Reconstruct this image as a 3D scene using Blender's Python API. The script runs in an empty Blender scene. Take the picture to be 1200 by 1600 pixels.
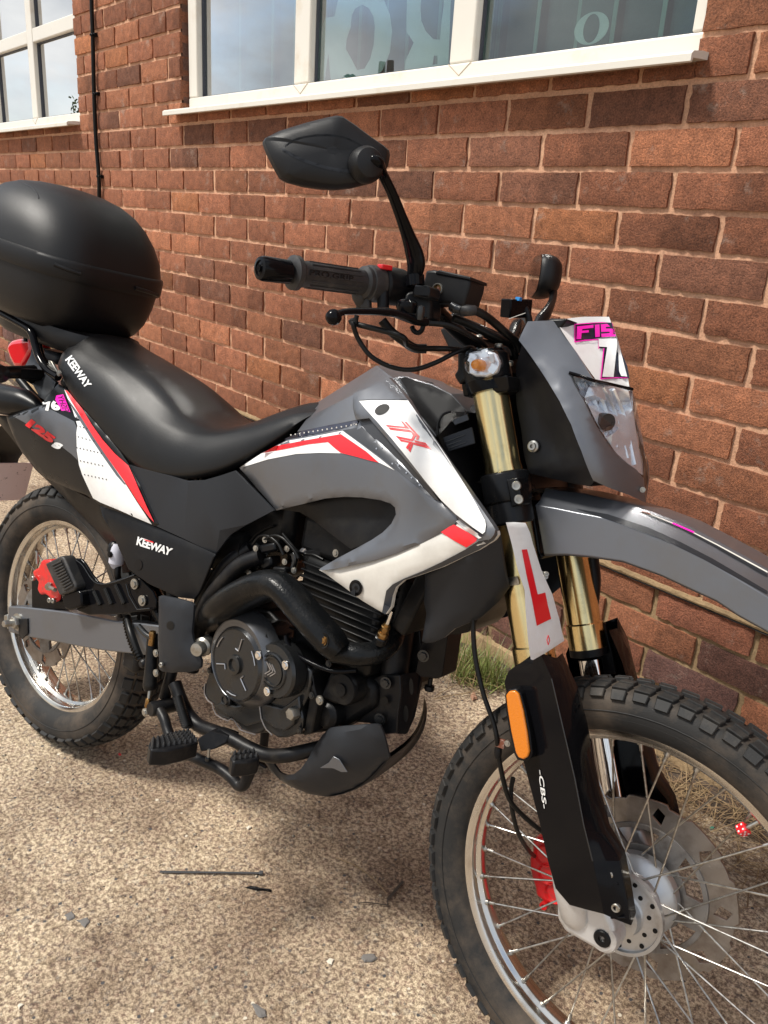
import bpy, math, random
import numpy as np
from mathutils import Vector, Matrix, noise
from mathutils.bvhtree import BVHTree
from mathutils.geometry import delaunay_2d_cdt
random.seed(7); rnd = random.random
S = bpy.context.scene
C = S.collection
R = math.radians

# ------------------------------------------------------------------ camera
cam = bpy.data.objects.new('camera', bpy.data.cameras.new('camera')); C.objects.link(cam); S.camera = cam
cam.data.sensor_fit = 'VERTICAL'; cam.data.sensor_height = 36; cam.data.sensor_width = 27
cam.data.lens = 36 * 1272.98 / 1600; cam.data.clip_end = 500; cam.data.clip_start = .05
yaw, pit, rol = R(48.8597), R(-19.8184), R(3.827)
fwd = Vector((-math.sin(yaw)*math.cos(pit), math.cos(yaw)*math.cos(pit), math.sin(pit)))
rt = Vector((math.cos(yaw), math.sin(yaw), 0)); up = rt.cross(fwd)
rt2 = rt*math.cos(rol) + up*math.sin(rol); up2 = up*math.cos(rol) - rt*math.sin(rol)
CAM = Vector((.8302, -1.5027, 1.2912))
cam.matrix_world = Matrix(((rt2.x, up2.x, -fwd.x, CAM.x), (rt2.y, up2.y, -fwd.y, CAM.y), (rt2.z, up2.z, -fwd.z, CAM.z), (0, 0, 0, 1)))

# ------------------------------------------------------------------ sky, sun, exposure
SUN_EL, SUN_AZ = R(56), R(215)          # azimuth of the direction the light comes from (from +y, clockwise)
w = bpy.data.worlds.new('World'); S.world = w; w.use_nodes = True
nt = w.node_tree; nt.nodes.clear()
def wn(t, **k):
    n = nt.nodes.new(t)
    for a, b in k.items(): setattr(n, a, b)
    return n
out = wn('ShaderNodeOutputWorld'); bg = wn('ShaderNodeBackground'); bg.inputs[1].default_value = .1
sky = wn('ShaderNodeTexSky', sky_type='NISHITA', sun_disc=False); sky.sun_elevation = SUN_EL; sky.sun_rotation = SUN_AZ
tc = wn('ShaderNodeTexCoord'); mp = wn('ShaderNodeMapping'); mp.inputs['Scale'].default_value = (1, 1, 1.9); mp.inputs['Location'].default_value = (.35, .2, .1)
nz = wn('ShaderNodeTexNoise'); nz.inputs['Scale'].default_value = 2.3; nz.inputs['Detail'].default_value = 9; nz.inputs['Roughness'].default_value = .56
cr = wn('ShaderNodeValToRGB'); cr.color_ramp.elements[0].position = .36; cr.color_ramp.elements[1].position = .5
nz2 = wn('ShaderNodeTexNoise'); nz2.inputs['Scale'].default_value = 5; nz2.inputs['Detail'].default_value = 7
cr2 = wn('ShaderNodeValToRGB'); cr2.color_ramp.elements[0].position = .3; cr2.color_ramp.elements[1].position = .7
cr2.color_ramp.elements[0].color = (.42, .46, .52, 1); cr2.color_ramp.elements[1].color = (1, 1, .98, 1)
vs_ = wn('ShaderNodeVectorMath', operation='SCALE'); vs_.inputs['Scale'].default_value = 7.0
mx = wn('ShaderNodeMix', data_type='RGBA')
L = nt.links.new
L(tc.outputs['Generated'], mp.inputs[0]); L(mp.outputs[0], nz.inputs['Vector']); L(mp.outputs[0], nz2.inputs['Vector'])
L(nz.outputs[0], cr.inputs[0]); L(nz2.outputs[0], cr2.inputs[0])
L(cr.outputs[0], mx.inputs[0]); L(sky.outputs[0], mx.inputs[6]); L(cr2.outputs[0], vs_.inputs[0]); L(vs_.outputs[0], mx.inputs[7]); L(mx.outputs[2], bg.inputs[0]); L(bg.outputs[0], out.inputs[0])
sun = bpy.data.objects.new('sun', bpy.data.lights.new('sun', 'SUN')); C.objects.link(sun)
sun.data.energy = 2.7; sun.data.angle = R(10); sun.data.color = (1, .95, .87)
sd = Vector((math.sin(SUN_AZ)*math.cos(SUN_EL), math.cos(SUN_AZ)*math.cos(SUN_EL), math.sin(SUN_EL)))
sun.rotation_euler = sd.to_track_quat('Z', 'Y').to_euler(); sun.location = sd*20
S.view_settings.view_transform = 'Standard'; S.view_settings.look = 'None'; S.view_settings.gamma = 1
S.view_settings.exposure = .84
S.render.engine = 'CYCLES'; S.cycles.max_bounces = 8; S.cycles.transparent_max_bounces = 12

# ------------------------------------------------------------------ materials
def mat(name, col, rough=.5, metal=0, bump=0, bscale=200, coat=0, var=0, vscale=20, spec=.5, dirt=None, dscale=12, dpos=(.5, .7), aniso=0, bdist=.001, rvar=0):
    m = bpy.data.materials.new(name); m.use_nodes = True; t = m.node_tree; b = t.nodes['Principled BSDF']
    b.inputs['Base Color'].default_value = (*col, 1); b.inputs['Roughness'].default_value = rough; b.inputs['Metallic'].default_value = metal
    b.inputs['Coat Weight'].default_value = coat; b.inputs['Coat Roughness'].default_value = .08; b.inputs['Specular IOR Level'].default_value = spec
    b.inputs['Anisotropic'].default_value = aniso
    tcn = t.nodes.new('ShaderNodeTexCoord'); l = t.links.new
    if bump:
        n = t.nodes.new('ShaderNodeTexNoise'); n.inputs['Scale'].default_value = bscale; n.inputs['Detail'].default_value = 3
        bp = t.nodes.new('ShaderNodeBump'); bp.inputs['Strength'].default_value = bump; bp.inputs['Distance'].default_value = bdist
        l(tcn.outputs['Object'], n.inputs['Vector']); l(n.outputs[0], bp.inputs['Height']); l(bp.outputs[0], b.inputs['Normal'])
    if rvar:
        n = t.nodes.new('ShaderNodeTexNoise'); n.inputs['Scale'].default_value = 9; n.inputs['Detail'].default_value = 6
        r = t.nodes.new('ShaderNodeMapRange'); r.inputs['From Min'].default_value = .3; r.inputs['From Max'].default_value = .7
        r.inputs['To Min'].default_value = rough - rvar; r.inputs['To Max'].default_value = rough + rvar
        l(tcn.outputs['Object'], n.inputs['Vector']); l(n.outputs[0], r.inputs[0]); l(r.outputs[0], b.inputs['Roughness'])
    src = None
    if var:
        n = t.nodes.new('ShaderNodeTexNoise'); n.inputs['Scale'].default_value = vscale; n.inputs['Detail'].default_value = 8; n.inputs['Roughness'].default_value = .65
        x = t.nodes.new('ShaderNodeMix'); x.data_type = 'RGBA'
        x.inputs[6].default_value = (*[c*(1-var) for c in col], 1); x.inputs[7].default_value = (*[min(1, c*(1+var)) for c in col], 1)
        l(tcn.outputs['Object'], n.inputs['Vector']); l(n.outputs[0], x.inputs[0]); l(x.outputs[2], b.inputs['Base Color']); src = x.outputs[2]
    if dirt:
        n = t.nodes.new('ShaderNodeTexNoise'); n.inputs['Scale'].default_value = dscale; n.inputs['Detail'].default_value = 9; n.inputs['Roughness'].default_value = .7
        r = t.nodes.new('ShaderNodeValToRGB'); r.color_ramp.elements[0].position, r.color_ramp.elements[1].position = dpos
        x = t.nodes.new('ShaderNodeMix'); x.data_type = 'RGBA'; x.inputs[6].default_value = (*col, 1); x.inputs[7].default_value = (*dirt, 1)
        l(tcn.outputs['Object'], n.inputs['Vector']); l(n.outputs[0], r.inputs[0]); l(r.outputs[0], x.inputs[0])
        if src: l(src, x.inputs[6])
        l(x.outputs[2], b.inputs['Base Color'])
    return m
M = {}
M['grey'] = mat('gunmetal_paint', (.145, .152, .168), .36, .6, .06, 900, .15, dirt=(.14, .13, .12), dscale=7, dpos=(.5, .85), rvar=.05)
M['dgrey'] = mat('dark_grey_plastic', (.024, .026, .030), .42, .2, .1, 1200, rvar=.06, spec=.22)
M['black'] = mat('black_plastic', (.005, .005, .006), .38, 0, .12, 1500, dirt=(.016, .015, .013), dscale=18, dpos=(.5, .85), rvar=.08, spec=.22)
M['sblack'] = mat('satin_black', (.006, .0062, .007), .3, 0, .12, 700, rvar=.06, spec=.22)
M['gloss'] = mat('gloss_black', (.004, .004, .005), .12, 0, 0, spec=.12, coat=.0, rvar=.04)
M['case'] = mat('grained_box_plastic', (.006, .006, .0068), .43, 0, .35, 1600, rvar=.04, bdist=.0006, spec=.32)
M['vinyl'] = mat('seat_vinyl', (.005, .005, .0055), .36, 0, .5, 750, bdist=.0007, rvar=.05, dirt=(.014, .012, .011), dscale=14, dpos=(.52, .85), spec=.32)
M['white'] = mat('white_plastic', (.78, .785, .78), .34, 0, 0, coat=.08, dirt=(.66, .64, .6), dscale=9, dpos=(.45, .8))
M['cream'] = mat('dusty_white_plastic', (.64, .62, .57), .42, 0, 0, coat=.0, dirt=(.5, .47, .42), dscale=9, dpos=(.4, .8))
M['red'] = mat('red_graphic', (.72, .012, .02), .3, coat=.3)
M['pink'] = mat('pink_graphic', (.85, .01, .42), .35)
M['navy'] = mat('black_graphic', (.012, .014, .03), .3, coat=.3)
M['redp'] = mat('red_caliper_paint', (.62, .01, .012), .35, coat=.3, dirt=(.25, .05, .04), dscale=60, dpos=(.5, .75), bump=.2, bscale=300)
M['gold'] = mat('gold_anodised', (.74, .60, .31), .22, 1, .05, 400, dirt=(.4, .28, .1), dscale=20, dpos=(.5, .85), rvar=.08)
M['alu'] = mat('rim_aluminium', (.66, .64, .6), .22, 1, 0, dirt=(.36, .3, .24), dscale=14, dpos=(.5, .8), rvar=.1)
M['cast'] = mat('cast_aluminium', (.6, .6, .6), .42, .6, .2, 500, dirt=(.4, .37, .33), dscale=20, dpos=(.5, .8))
M['hub'] = mat('silver_hub_paint', (.5, .51, .52), .35, .7, .1, 500, dirt=(.3, .27, .24), dscale=25, dpos=(.5, .8))
M['steel'] = mat('spoke_steel', (.5, .49, .46), .32, 1, 0, dirt=(.22, .19, .16), dscale=90, dpos=(.45, .7))
M['bolt'] = mat('zinc_bolt', (.38, .37, .34), .36, .9, dirt=(.25, .2, .14), dscale=80, dpos=(.5, .8))
M['disc'] = mat('brake_disc_steel', (.27, .25, .235), .36, .85, .15, 300, dirt=(.15, .12, .1), dscale=22, dpos=(.42, .7), rvar=.1)
M['carrier'] = mat('disc_carrier_steel', (.2, .19, .182), .45, .5, .15, 300, dirt=(.09, .07, .055), dscale=30, dpos=(.45, .7))
M['rubber'] = mat('tyre_rubber', (.010, .010, .010), .7, 0, .4, 500, dirt=(.09, .075, .06), dscale=9, dpos=(.5, .85))
M['groove'] = mat('dusty_tyre_casing', (.011, .0105, .010), .75, 0, .4, 500, dirt=(.11, .08, .055), dscale=5, dpos=(.43, .72))
M['hose'] = mat('rubber_hose', (.006, .006, .006), .35, spec=.22)
M['grip'] = mat('grip_rubber', (.018, .018, .019), .5, 0, .3, 900, dirt=(.07, .06, .05), dscale=40, dpos=(.5, .8))
M['engine'] = mat('engine_paint', (.055, .057, .06), .26, .8, .15, 600, dirt=(.07, .062, .05), dscale=22, dpos=(.48, .8), rvar=.08, spec=.22)
M['engd'] = mat('dark_engine_paint', (.006, .006, .0066), .4, .2, .3, 400, dirt=(.025, .022, .018), dscale=26, dpos=(.5, .8), rvar=.1, spec=.22)
M['bevelm'] = mat('pale_cover_bevel', (.12, .123, .13), .28, .8, rvar=.08)  # bevel ring in a paler metal than the round cover
M['mgrey'] = mat('mid_grey_trim', (.06, .063, .07), .35, .4)  # one even mid grey for the trim wedge, graphic and wing edge
M['matt'] = mat('matt_black', (.008, .0082, .009), .6, spec=.25)
M['pot'] = mat('translucent_pot', (.5, .5, .56), .3)
M['edge'] = mat('worn_metal_edge', (.5, .5, .52), .3, .9)
M['heat'] = mat('heat_shield_paint', (.006, .0065, .007), .24, .1, .5, 260, bdist=.0012, dirt=(.018, .017, .016), dscale=25, dpos=(.5, .8), rvar=.06, spec=.22)
M['frame'] = mat('frame_paint', (.007, .007, .008), .4, 0, .2, 500, dirt=(.03, .026, .022), dscale=30, dpos=(.5, .8), spec=.22)
M['brass'] = mat('heat_tinted_brass', (.4, .24, .09), .35, 1, dirt=(.12, .06, .03), dscale=120, dpos=(.4, .7))
M['chrome'] = mat('chrome', (.8, .8, .8), .08, 1)
M['rust'] = mat('rusty_steel', (.16, .05, .025), .7, .3, dirt=(.4, .3, .25), dscale=200, dpos=(.5, .7))
M['amber'] = mat('amber_reflector', (.6, .17, .006), .2, 0, .6, 500, coat=.6, bdist=.001)
M['orange'] = mat('orange_bulb', (.9, .28, .01), .25, coat=.5)
M['lred'] = mat('red_lens', (.6, .01, .016), .12, 0, coat=.8)
M['blue'] = mat('blue_plastic', (.02, .2, .5), .4)
M['plate'] = mat('number_plate_back', (.8, .66, .66), .5, dirt=(.2, .15, .15), dscale=60, dpos=(.6, .68))
def glassmat(name, tint, refl=1.0, rough=.0, offs=0.):
    m = bpy.data.materials.new(name); m.use_nodes = True; t = m.node_tree; t.nodes.clear(); l = t.links.new
    o = t.nodes.new('ShaderNodeOutputMaterial'); f = t.nodes.new('ShaderNodeFresnel'); f.inputs[0].default_value = 1.5
    mu = t.nodes.new('ShaderNodeMath'); mu.operation = 'MULTIPLY_ADD'; mu.inputs[1].default_value = refl; mu.inputs[2].default_value = offs; mu.use_clamp = True
    tr = t.nodes.new('ShaderNodeBsdfTransparent'); tr.inputs[0].default_value = (*tint, 1)
    g = t.nodes.new('ShaderNodeBsdfGlossy'); g.inputs['Roughness'].default_value = rough
    x = t.nodes.new('ShaderNodeMixShader'); l(f.outputs[0], mu.inputs[0]); ge_ = t.nodes.new('ShaderNodeNewGeometry'); sb = t.nodes.new('ShaderNodeMath'); sb.operation = 'SUBTRACT'; sb.use_clamp = True; l(mu.outputs[0], sb.inputs[0]); l(ge_.outputs['Backfacing'], sb.inputs[1]); l(sb.outputs[0], x.inputs[0]); l(tr.outputs[0], x.inputs[1]); l(g.outputs[0], x.inputs[2]); l(x.outputs[0], o.inputs[0])
    return m
M['lens'] = glassmat('clear_lens', (.9, .92, .94), 1.3, .02)
M['pane'] = glassmat('window_glass', (.76, .86, .85), 13, 0, -.44)
M['silver'] = mat('lamp_reflector', (.9, .92, .95), .2, .55)
M['mirror'] = mat('mirror_glass', (.75, .75, .75), .03, 1)

# ------------------------------------------------------------------ mesh helpers
def link(o, parent=None, label=None):
    C.objects.link(o)
    if parent: o.parent = parent
    if label: o['label'] = label
    return o
def obj(name, vs, fs, m, parent=None, smooth=True, ang=35, bevel=0, seg=2, sub=0, label=None, mats=None, mi=None):
    me = bpy.data.meshes.new(name); me.from_pydata([tuple(v) for v in vs], [], fs); me.update()
    for x in (mats or [m]): me.materials.append(x if not isinstance(x, str) else M[x])
    if mi is not None: me.polygons.foreach_set('material_index', mi)
    if smooth:
        me.polygons.foreach_set('use_smooth', [True]*len(me.polygons)); me.set_sharp_from_angle(angle=R(ang))
    o = bpy.data.objects.new(name, me); link(o, parent, label)
    if sub: s = o.modifiers.new('sub', 'SUBSURF'); s.levels = s.render_levels = sub
    if bevel:
        b = o.modifiers.new('bevel', 'BEVEL'); b.width = bevel; b.segments = seg; b.limit_method = 'ANGLE'; b.angle_limit = R(28); b.harden_normals = False
    return o
def tag(o, label=None, cat=None, group=None, kind=None):
    if label: o['label'] = label
    if cat: o['category'] = cat
    if group: o['group'] = group
    if kind: o['kind'] = kind
    return o
def empty(name, parent=None, loc=(0, 0, 0)):
    o = bpy.data.objects.new(name, None); o.empty_display_size = .1; o.location = loc; return link(o, parent)
def merge(*ps):
    V, F = [], []
    for v, f in ps:
        k = len(V); V += list(v); F += [tuple(i+k for i in q) for q in f]
    return V, F
def v3(p): return Vector(p)
# closed shapes returning (verts, faces)
def g_prism(pts, d):
    n = len(pts); a = sum(pts[i][0]*pts[(i+1) % n][2]-pts[(i+1) % n][0]*pts[i][2] for i in range(n))
    if a < 0: pts = pts[::-1]
    V = [tuple(p) for p in pts]+[(p[0], p[1]+d, p[2]) for p in pts]
    F = [tuple(range(n)), tuple(range(2*n-1, n-1, -1))]+[(i, i+n, (i+1) % n+n, (i+1) % n) for i in range(n)]
    return V, F
def frame_from(ax):
    ax = v3(ax).normalized(); h = Vector((0, 0, 1)) if abs(ax.z) < .9 else Vector((1, 0, 0)); a = h.cross(ax).normalized(); return ax, a, ax.cross(a)
def g_lathe(prof, c, ax, n=32, r2=1.0):
    ax, a, b = frame_from(ax); c = v3(c); V = []; F = []; m = len(prof)
    for i in range(n):
        t = 2*math.pi*i/n
        for r, h in prof: V.append(c+ax*h+(a*math.cos(t)+b*math.sin(t)*r2)*r)
    for i in range(n):
        j = (i+1) % n
        for k in range(m-1): F.append((i*m+k, j*m+k, j*m+k+1, i*m+k+1))
    if prof[0][0] > 1e-6: F.append(tuple(i*m for i in range(n))[::-1])
    if prof[-1][0] > 1e-6: F.append(tuple(i*m+m-1 for i in range(n)))
    return V, F
def catmull(P, n=6):
    P = [v3(p) for p in P]
    if len(P) < 3: return [P[0].lerp(P[-1], i/n) for i in range(n+1)]
    Q = [P[0]*2-P[1]]+P+[P[-1]*2-P[-2]]; out = []
    for i in range(1, len(Q)-2):
        a, b, c, d = Q[i-1:i+3]
        for k in range(n):
            t = k/n; out.append(.5*((2*b)+(c-a)*t+(2*a-5*b+4*c-d)*t*t+(3*b-a-3*c+d)*t**3))
    out.append(P[-1]); return out
def g_tube(P, r, n=12, seg=6, smooth=True, flat=1.0, cap=True):
    K = len(P); P2 = catmull(P, seg) if smooth else [v3(p) for p in P]
    N = len(P2)
    def rad(i):
        if isinstance(r, (int, float)): return r
        t = i/(N-1)*(K-1); k = min(int(t), K-2); return r[k]+(r[k+1]-r[k])*(t-k)
    V = []; F = []; T = (P2[1]-P2[0]).normalized(); _, a, b = frame_from(T)
    for i, p in enumerate(P2):
        t = (P2[min(i+1, N-1)]-P2[max(i-1, 0)]).normalized(); q = T.rotation_difference(t); a = (q @ a).normalized(); b = t.cross(a).normalized(); T = t
        for k in range(n):
            u = 2*math.pi*k/n; V.append(p+(a*math.cos(u)+b*math.sin(u)*flat)*rad(i))
    for i in range(N-1):
        for k in range(n): F.append((i*n+k, i*n+(k+1) % n, (i+1)*n+(k+1) % n, (i+1)*n+k))
    if cap: F += [tuple(range(n))[::-1], tuple((N-1)*n+k for k in range(n))]
    return V, F
def g_box(c, s, ax=None, az=None):
    c = v3(c); X = v3(ax).normalized() if ax is not None else Vector((1, 0, 0)); Zr = v3(az) if az is not None else Vector((0, 0, 1))
    Yv = Zr.cross(X).normalized(); Zv = X.cross(Yv); V = []
    for i in (-1, 1):
        for j in (-1, 1):
            for k in (-1, 1): V.append(c+X*i*s[0]/2+Yv*j*s[1]/2+Zv*k*s[2]/2)
    return V, [(0, 1, 3, 2), (4, 6, 7, 5), (0, 4, 5, 1), (2, 3, 7, 6), (0, 2, 6, 4), (1, 5, 7, 3)]
def tube(name, P, r, m, parent, **k):
    lab = k.pop('label', None); o = obj(name, *g_tube(P, r, **k), m, parent, ang=50, label=lab); return o
def lathe(name, prof, c, ax, m, parent, n=32, ang=32, label=None, r2=1.0): return obj(name, *g_lathe(prof, c, ax, n, r2), m, parent, ang=ang, label=label)
def prism(name, pts, d, m, parent, bevel=.002, **k): return obj(name, *g_prism(pts, d), m, parent, bevel=bevel, **k)
def box(name, c, s, m, parent, bevel=.002, ax=None, az=None, **k): return obj(name, *g_box(c, s, ax, az), m, parent, bevel=bevel, **k)
def g_bolt(c, ax, r):
    a = g_lathe([(0, r*.55), (r*.85, r*.55), (r*.95, r*.4), (r*.95, 0)], c, ax, 6); b = g_lathe([(r*1.35, .001), (r*1.35, -.002)], c, ax, 20); return merge(a, b)
def bolt(c, ax, r, parent, m='bolt', name='bolt'): return obj(name, *g_bolt(c, ax, r), m, parent, ang=25)
def g_socket(c, ax, r):
    return g_lathe([(r*.5, r*.2), (r*.5, r*.55), (r*.85, r*.6), (r, r*.4), (r, -r*.4)], c, ax, 18)
OUT = (0, -1, 0)

def tps_fit(P, lam=1e-5):
    A = np.array([(p[0], p[2]) for p in P]); y = np.array([p[1] for p in P]); n = len(A)
    d2 = ((A[:, None]-A[None])**2).sum(-1); K = np.where(d2 > 0, .5*d2*np.log(d2+1e-20), 0)+lam*np.eye(n)
    Q = np.hstack([np.ones((n, 1)), A]); Mx = np.block([[K, Q], [Q.T, np.zeros((3, 3))]])
    s = np.linalg.lstsq(Mx, np.concatenate([y, np.zeros(3)]), rcond=None)[0]
    def f(x, z):
        d = (A[:, 0]-x)**2+(A[:, 1]-z)**2; k = np.where(d > 0, .5*d*np.log(d+1e-20), 0); return float(k@s[:n]+s[n]+s[n+1]*x+s[n+2]*z)
    return f
def inside(x, z, poly):
    c = False; n = len(poly)
    for i in range(n):
        a, b = poly[i], poly[i-1]
        if (a[2] > z) != (b[2] > z) and x < (b[0]-a[0])*(z-a[2])/(b[2]-a[2])+a[0]: c = not c
    return c
def edist(x, z, poly):
    p = np.array([x, z]); A = np.array([(q[0], q[2]) for q in poly]); B = np.roll(A, -1, 0); d = B-A
    t = np.clip(((p-A)*d).sum(1)/np.maximum((d*d).sum(1), 1e-12), 0, 1); return float(np.sqrt((((A+d*t[:, None])-p)**2).sum(1).min()))
def poly_fit(P, deg):
    A = np.array([(p[0], p[2]) for p in P]); c = A.mean(0); sc = np.abs(A-c).max(0)+1e-9
    def ph(x, z): u, v = (x-c[0])/sc[0], (z-c[1])/sc[1]; return [u**i*v**j for i in range(deg+1) for j in range(deg+1-i)]
    Q = np.array([ph(*a) for a in A]); y = np.array([p[1] for p in P]); k = np.linalg.solve(Q.T@Q+1e-3*np.eye(Q.shape[1]), Q.T@y)
    return lambda x, z: float(np.dot(ph(x, z), k))
def g_fill(outline, ctrl=(), res=.012, creases=(), grid=True, roll=0, deg=0):
    n = len(outline); a = sum(outline[i][0]*outline[(i+1) % n][2]-outline[(i+1) % n][0]*outline[i][2] for i in range(n))
    if a < 0: outline = outline[::-1]
    ol = []
    for i in range(n):
        p, q = v3(outline[i]), v3(outline[(i+1) % n]); k = max(1, int(math.hypot(q.x-p.x, q.z-p.z)/res)) if grid else 1
        ol += [p.lerp(q, j/k) for j in range(k)]
    pts = [(p.x, p.z) for p in ol]; ys = [p.y for p in ol]; N = len(ol); edges = [(i, (i+1) % N) for i in range(N)]
    f = (poly_fit(list(outline)+[tuple(c) for c in ctrl], deg) if deg else tps_fit(list(outline)+[tuple(c) for c in ctrl])) if grid else None
    if deg:
        ys = [f(*p) for p in pts]; ctrl = [(c[0], f(c[0], c[2]), c[2]) for c in ctrl]
    for c in ctrl: pts.append((c[0], c[2])); ys.append(c[1])
    for cl in creases:
        k0 = len(pts)
        for c in cl: pts.append((c[0], c[2])); ys.append(c[1])
        edges += [(k0+i, k0+i+1) for i in range(len(cl)-1)]
    if grid:
        xs = [p[0] for p in pts]; zs = [p[1] for p in pts]; x = min(xs); row = 0
        while x < max(xs):
            z = min(zs)+(res/2 if row % 2 else 0)
            while z < max(zs):
                if inside(x, z, outline) and edist(x, z, outline) > res*.45: pts.append((x, z)); ys.append(f(x, z))
                z += res
            x += res*.87; row += 1
    v, e, fc, ov, oe, of = delaunay_2d_cdt([Vector(p) for p in pts], edges, [], 0, 1e-6)
    P0 = np.array(pts); V = []
    for i, c in enumerate(v):
        src = ov[i]
        if src: y = ys[src[0]]
        else: y = ys[int(np.argmin(((P0-np.array(c))**2).sum(1)))]
        if roll:
            d = edist(c.x, c.y, outline)
            if d < roll: y += roll*(1-d/roll)**2*.8
        V.append(Vector((c.x, y, c.y)))
    F = []
    olp = [(p.x, 0, p.z) for p in ol]
    for q in fc:
        cx = sum(v[i].x for i in q)/len(q); cz = sum(v[i].y for i in q)/len(q)
        if inside(cx, cz, olp):
            ar = sum(v[q[i]].x*v[q[(i+1) % len(q)]].y-v[q[(i+1) % len(q)]].x*v[q[i]].y for i in range(len(q)))
            F.append(tuple(q) if ar > 0 else tuple(q)[::-1])
    return V, F
def thicken(V, F, th):
    n = len(V); cnt = {}
    for q in F:
        for i in range(len(q)): cnt[(q[i], q[(i+1) % len(q)])] = 1
    G = list(F)+[tuple(i+n for i in q)[::-1] for q in F]
    for a, b in cnt:
        if (b, a) not in cnt: G.append((b, a, a+n, b+n))
    return list(V)+[v+Vector((0, th, 0)) for v in V], G
def sheet(name, outline, m, parent, ctrl=(), th=.006, res=.012, roll=.006, creases=(), grid=True, bevel=0, mirror=False, label=None, ang=35, deg=0):
    V, F = g_fill(outline, ctrl, res, creases, grid, roll if grid else 0, deg)
    if mirror: V = [Vector((v.x, min(v.y, -.0002), v.z)) for v in V]
    V, F = thicken(V, F, th)
    if mirror: V = [Vector((v.x, min(v.y, 0), v.z)) for v in V]
    o = obj(name, V, F, m, parent, bevel=bevel, label=label, ang=ang)
    if mirror: obj(name, [Vector((v.x, -v.y, v.z)) for v in V], [q[::-1] for q in F], m, parent, bevel=bevel, ang=ang)
    return o
def mirror_obj(name, V, F, m, parent, **k): return obj(name, [(v[0], -v[1], v[2]) for v in V], [tuple(q)[::-1] for q in F], m, parent, **k)
EYE = Vector((1.6608, -1.1904, 1.0841))
_bvh = {}
def bvh(o):
    if o.name not in _bvh:
        bpy.context.view_layer.update(); dg = bpy.context.evaluated_depsgraph_get(); e = o.evaluated_get(dg); me = e.to_mesh()
        _bvh[o.name] = BVHTree.FromPolygons([v.co.copy() for v in me.vertices], [tuple(p.vertices) for p in me.polygons]); e.to_mesh_clear()
    return _bvh[o.name]
def conform(V, targets, lift=.0012):
    out = []
    for v in V:
        d = (v3(v)-EYE).normalized(); best = None
        for t in targets:
            h = bvh(t).ray_cast(EYE, d)
            if h[0] is not None and (best is None or h[3] < best): best = h[3]
        out.append(EYE+d*((best-lift) if best else (v3(v)-EYE).length))
    return out
def decal(name, outline, targets, m, res=.01, lift=.0012, label=None, parent=None):
    V, F = g_fill(outline, (), res, (), True, 0); V = conform(V, targets, lift)
    return obj(name, V, F, m, parent or targets[0], smooth=True, ang=60, label=label)
def text_mesh(s, off=0., shear=0., space=1.):
    cu = bpy.data.curves.new('t', 'FONT'); cu.body = s; cu.size = 1; cu.offset = off; cu.shear = shear; cu.space_character = space; cu.resolution_u = 4
    o = bpy.data.objects.new('t', cu); C.objects.link(o); bpy.context.view_layer.update(); e = o.evaluated_get(bpy.context.evaluated_depsgraph_get()); me = e.to_mesh()
    V = [v.co.copy() for v in me.vertices]; F = [tuple(p.vertices) for p in me.polygons]; e.to_mesh_clear(); bpy.data.objects.remove(o); bpy.data.curves.remove(cu)
    xs = [v.x for v in V]; ys = [v.y for v in V]; x0, x1, y0, y1 = min(xs), max(xs), min(ys), max(ys)
    return [((v.x-x0)/(x1-x0), (v.y-y0)/(y1-y0)) for v in V], F
def text_on(name, s, quad, targets, m, off=.02, shear=0., space=1., lift=.002, parent=None):
    # quad: bottom-left, bottom-right, top-right, top-left
    uv, F = text_mesh(s, off, shear, space); a, b, c, d = [v3(p) for p in quad]
    V = [a.lerp(b, u).lerp(d.lerp(c, u), t) for u, t in uv]
    if targets: V = conform(V, targets, lift)
    return obj(name, V, F, m, parent or targets[0], smooth=False)
def loft(rows, closed=False, caps=False):
    n = len(rows[0]); V = [v3(p) for r in rows for p in r]; F = []
    for i in range(len(rows)-1):
        for k in range(n if closed else n-1): F.append((i*n+k, i*n+(k+1) % n, (i+1)*n+(k+1) % n, (i+1)*n+k))
    if caps: F += [tuple(range(n))[::-1], tuple((len(rows)-1)*n+k for k in range(n))]
    return V, F
def plate2d(name, loops, y, th, m, parent, bevel=0, label=None):
    """flat plate in the local X-Z plane with holes; loops of (x,z)"""
    cu = bpy.data.curves.new(name, 'CURVE'); cu.dimensions = '2D'; cu.fill_mode = 'BOTH'; cu.extrude = th/2; cu.bevel_depth = bevel; cu.bevel_resolution = 1
    for lp in loops:
        sp = cu.splines.new('POLY'); sp.points.add(len(lp)-1); sp.use_cyclic_u = True
        for i, (x, z) in enumerate(lp): sp.points[i].co = (x, z, 0, 1)
    o = bpy.data.objects.new(name, cu); C.objects.link(o); bpy.context.view_layer.update(); e = o.evaluated_get(bpy.context.evaluated_depsgraph_get()); me = e.to_mesh()
    V = [Vector((v.co.x, y-v.co.z, v.co.y)) for v in me.vertices]; F = [tuple(p.vertices) for p in me.polygons]; e.to_mesh_clear(); bpy.data.objects.remove(o); bpy.data.curves.remove(cu)
    return obj(name, V, F, m, parent, ang=30, label=label)
def ell(cx, cz, rx, rz, n=20, rot=0, a0=0):
    o = []
    for i in range(n):
        t = a0+2*math.pi*i/n; x, z = rx*math.cos(t), rz*math.sin(t); o.append((cx+x*math.cos(rot)-z*math.sin(rot), cz+x*math.sin(rot)+z*math.cos(rot)))
    return o
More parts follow.
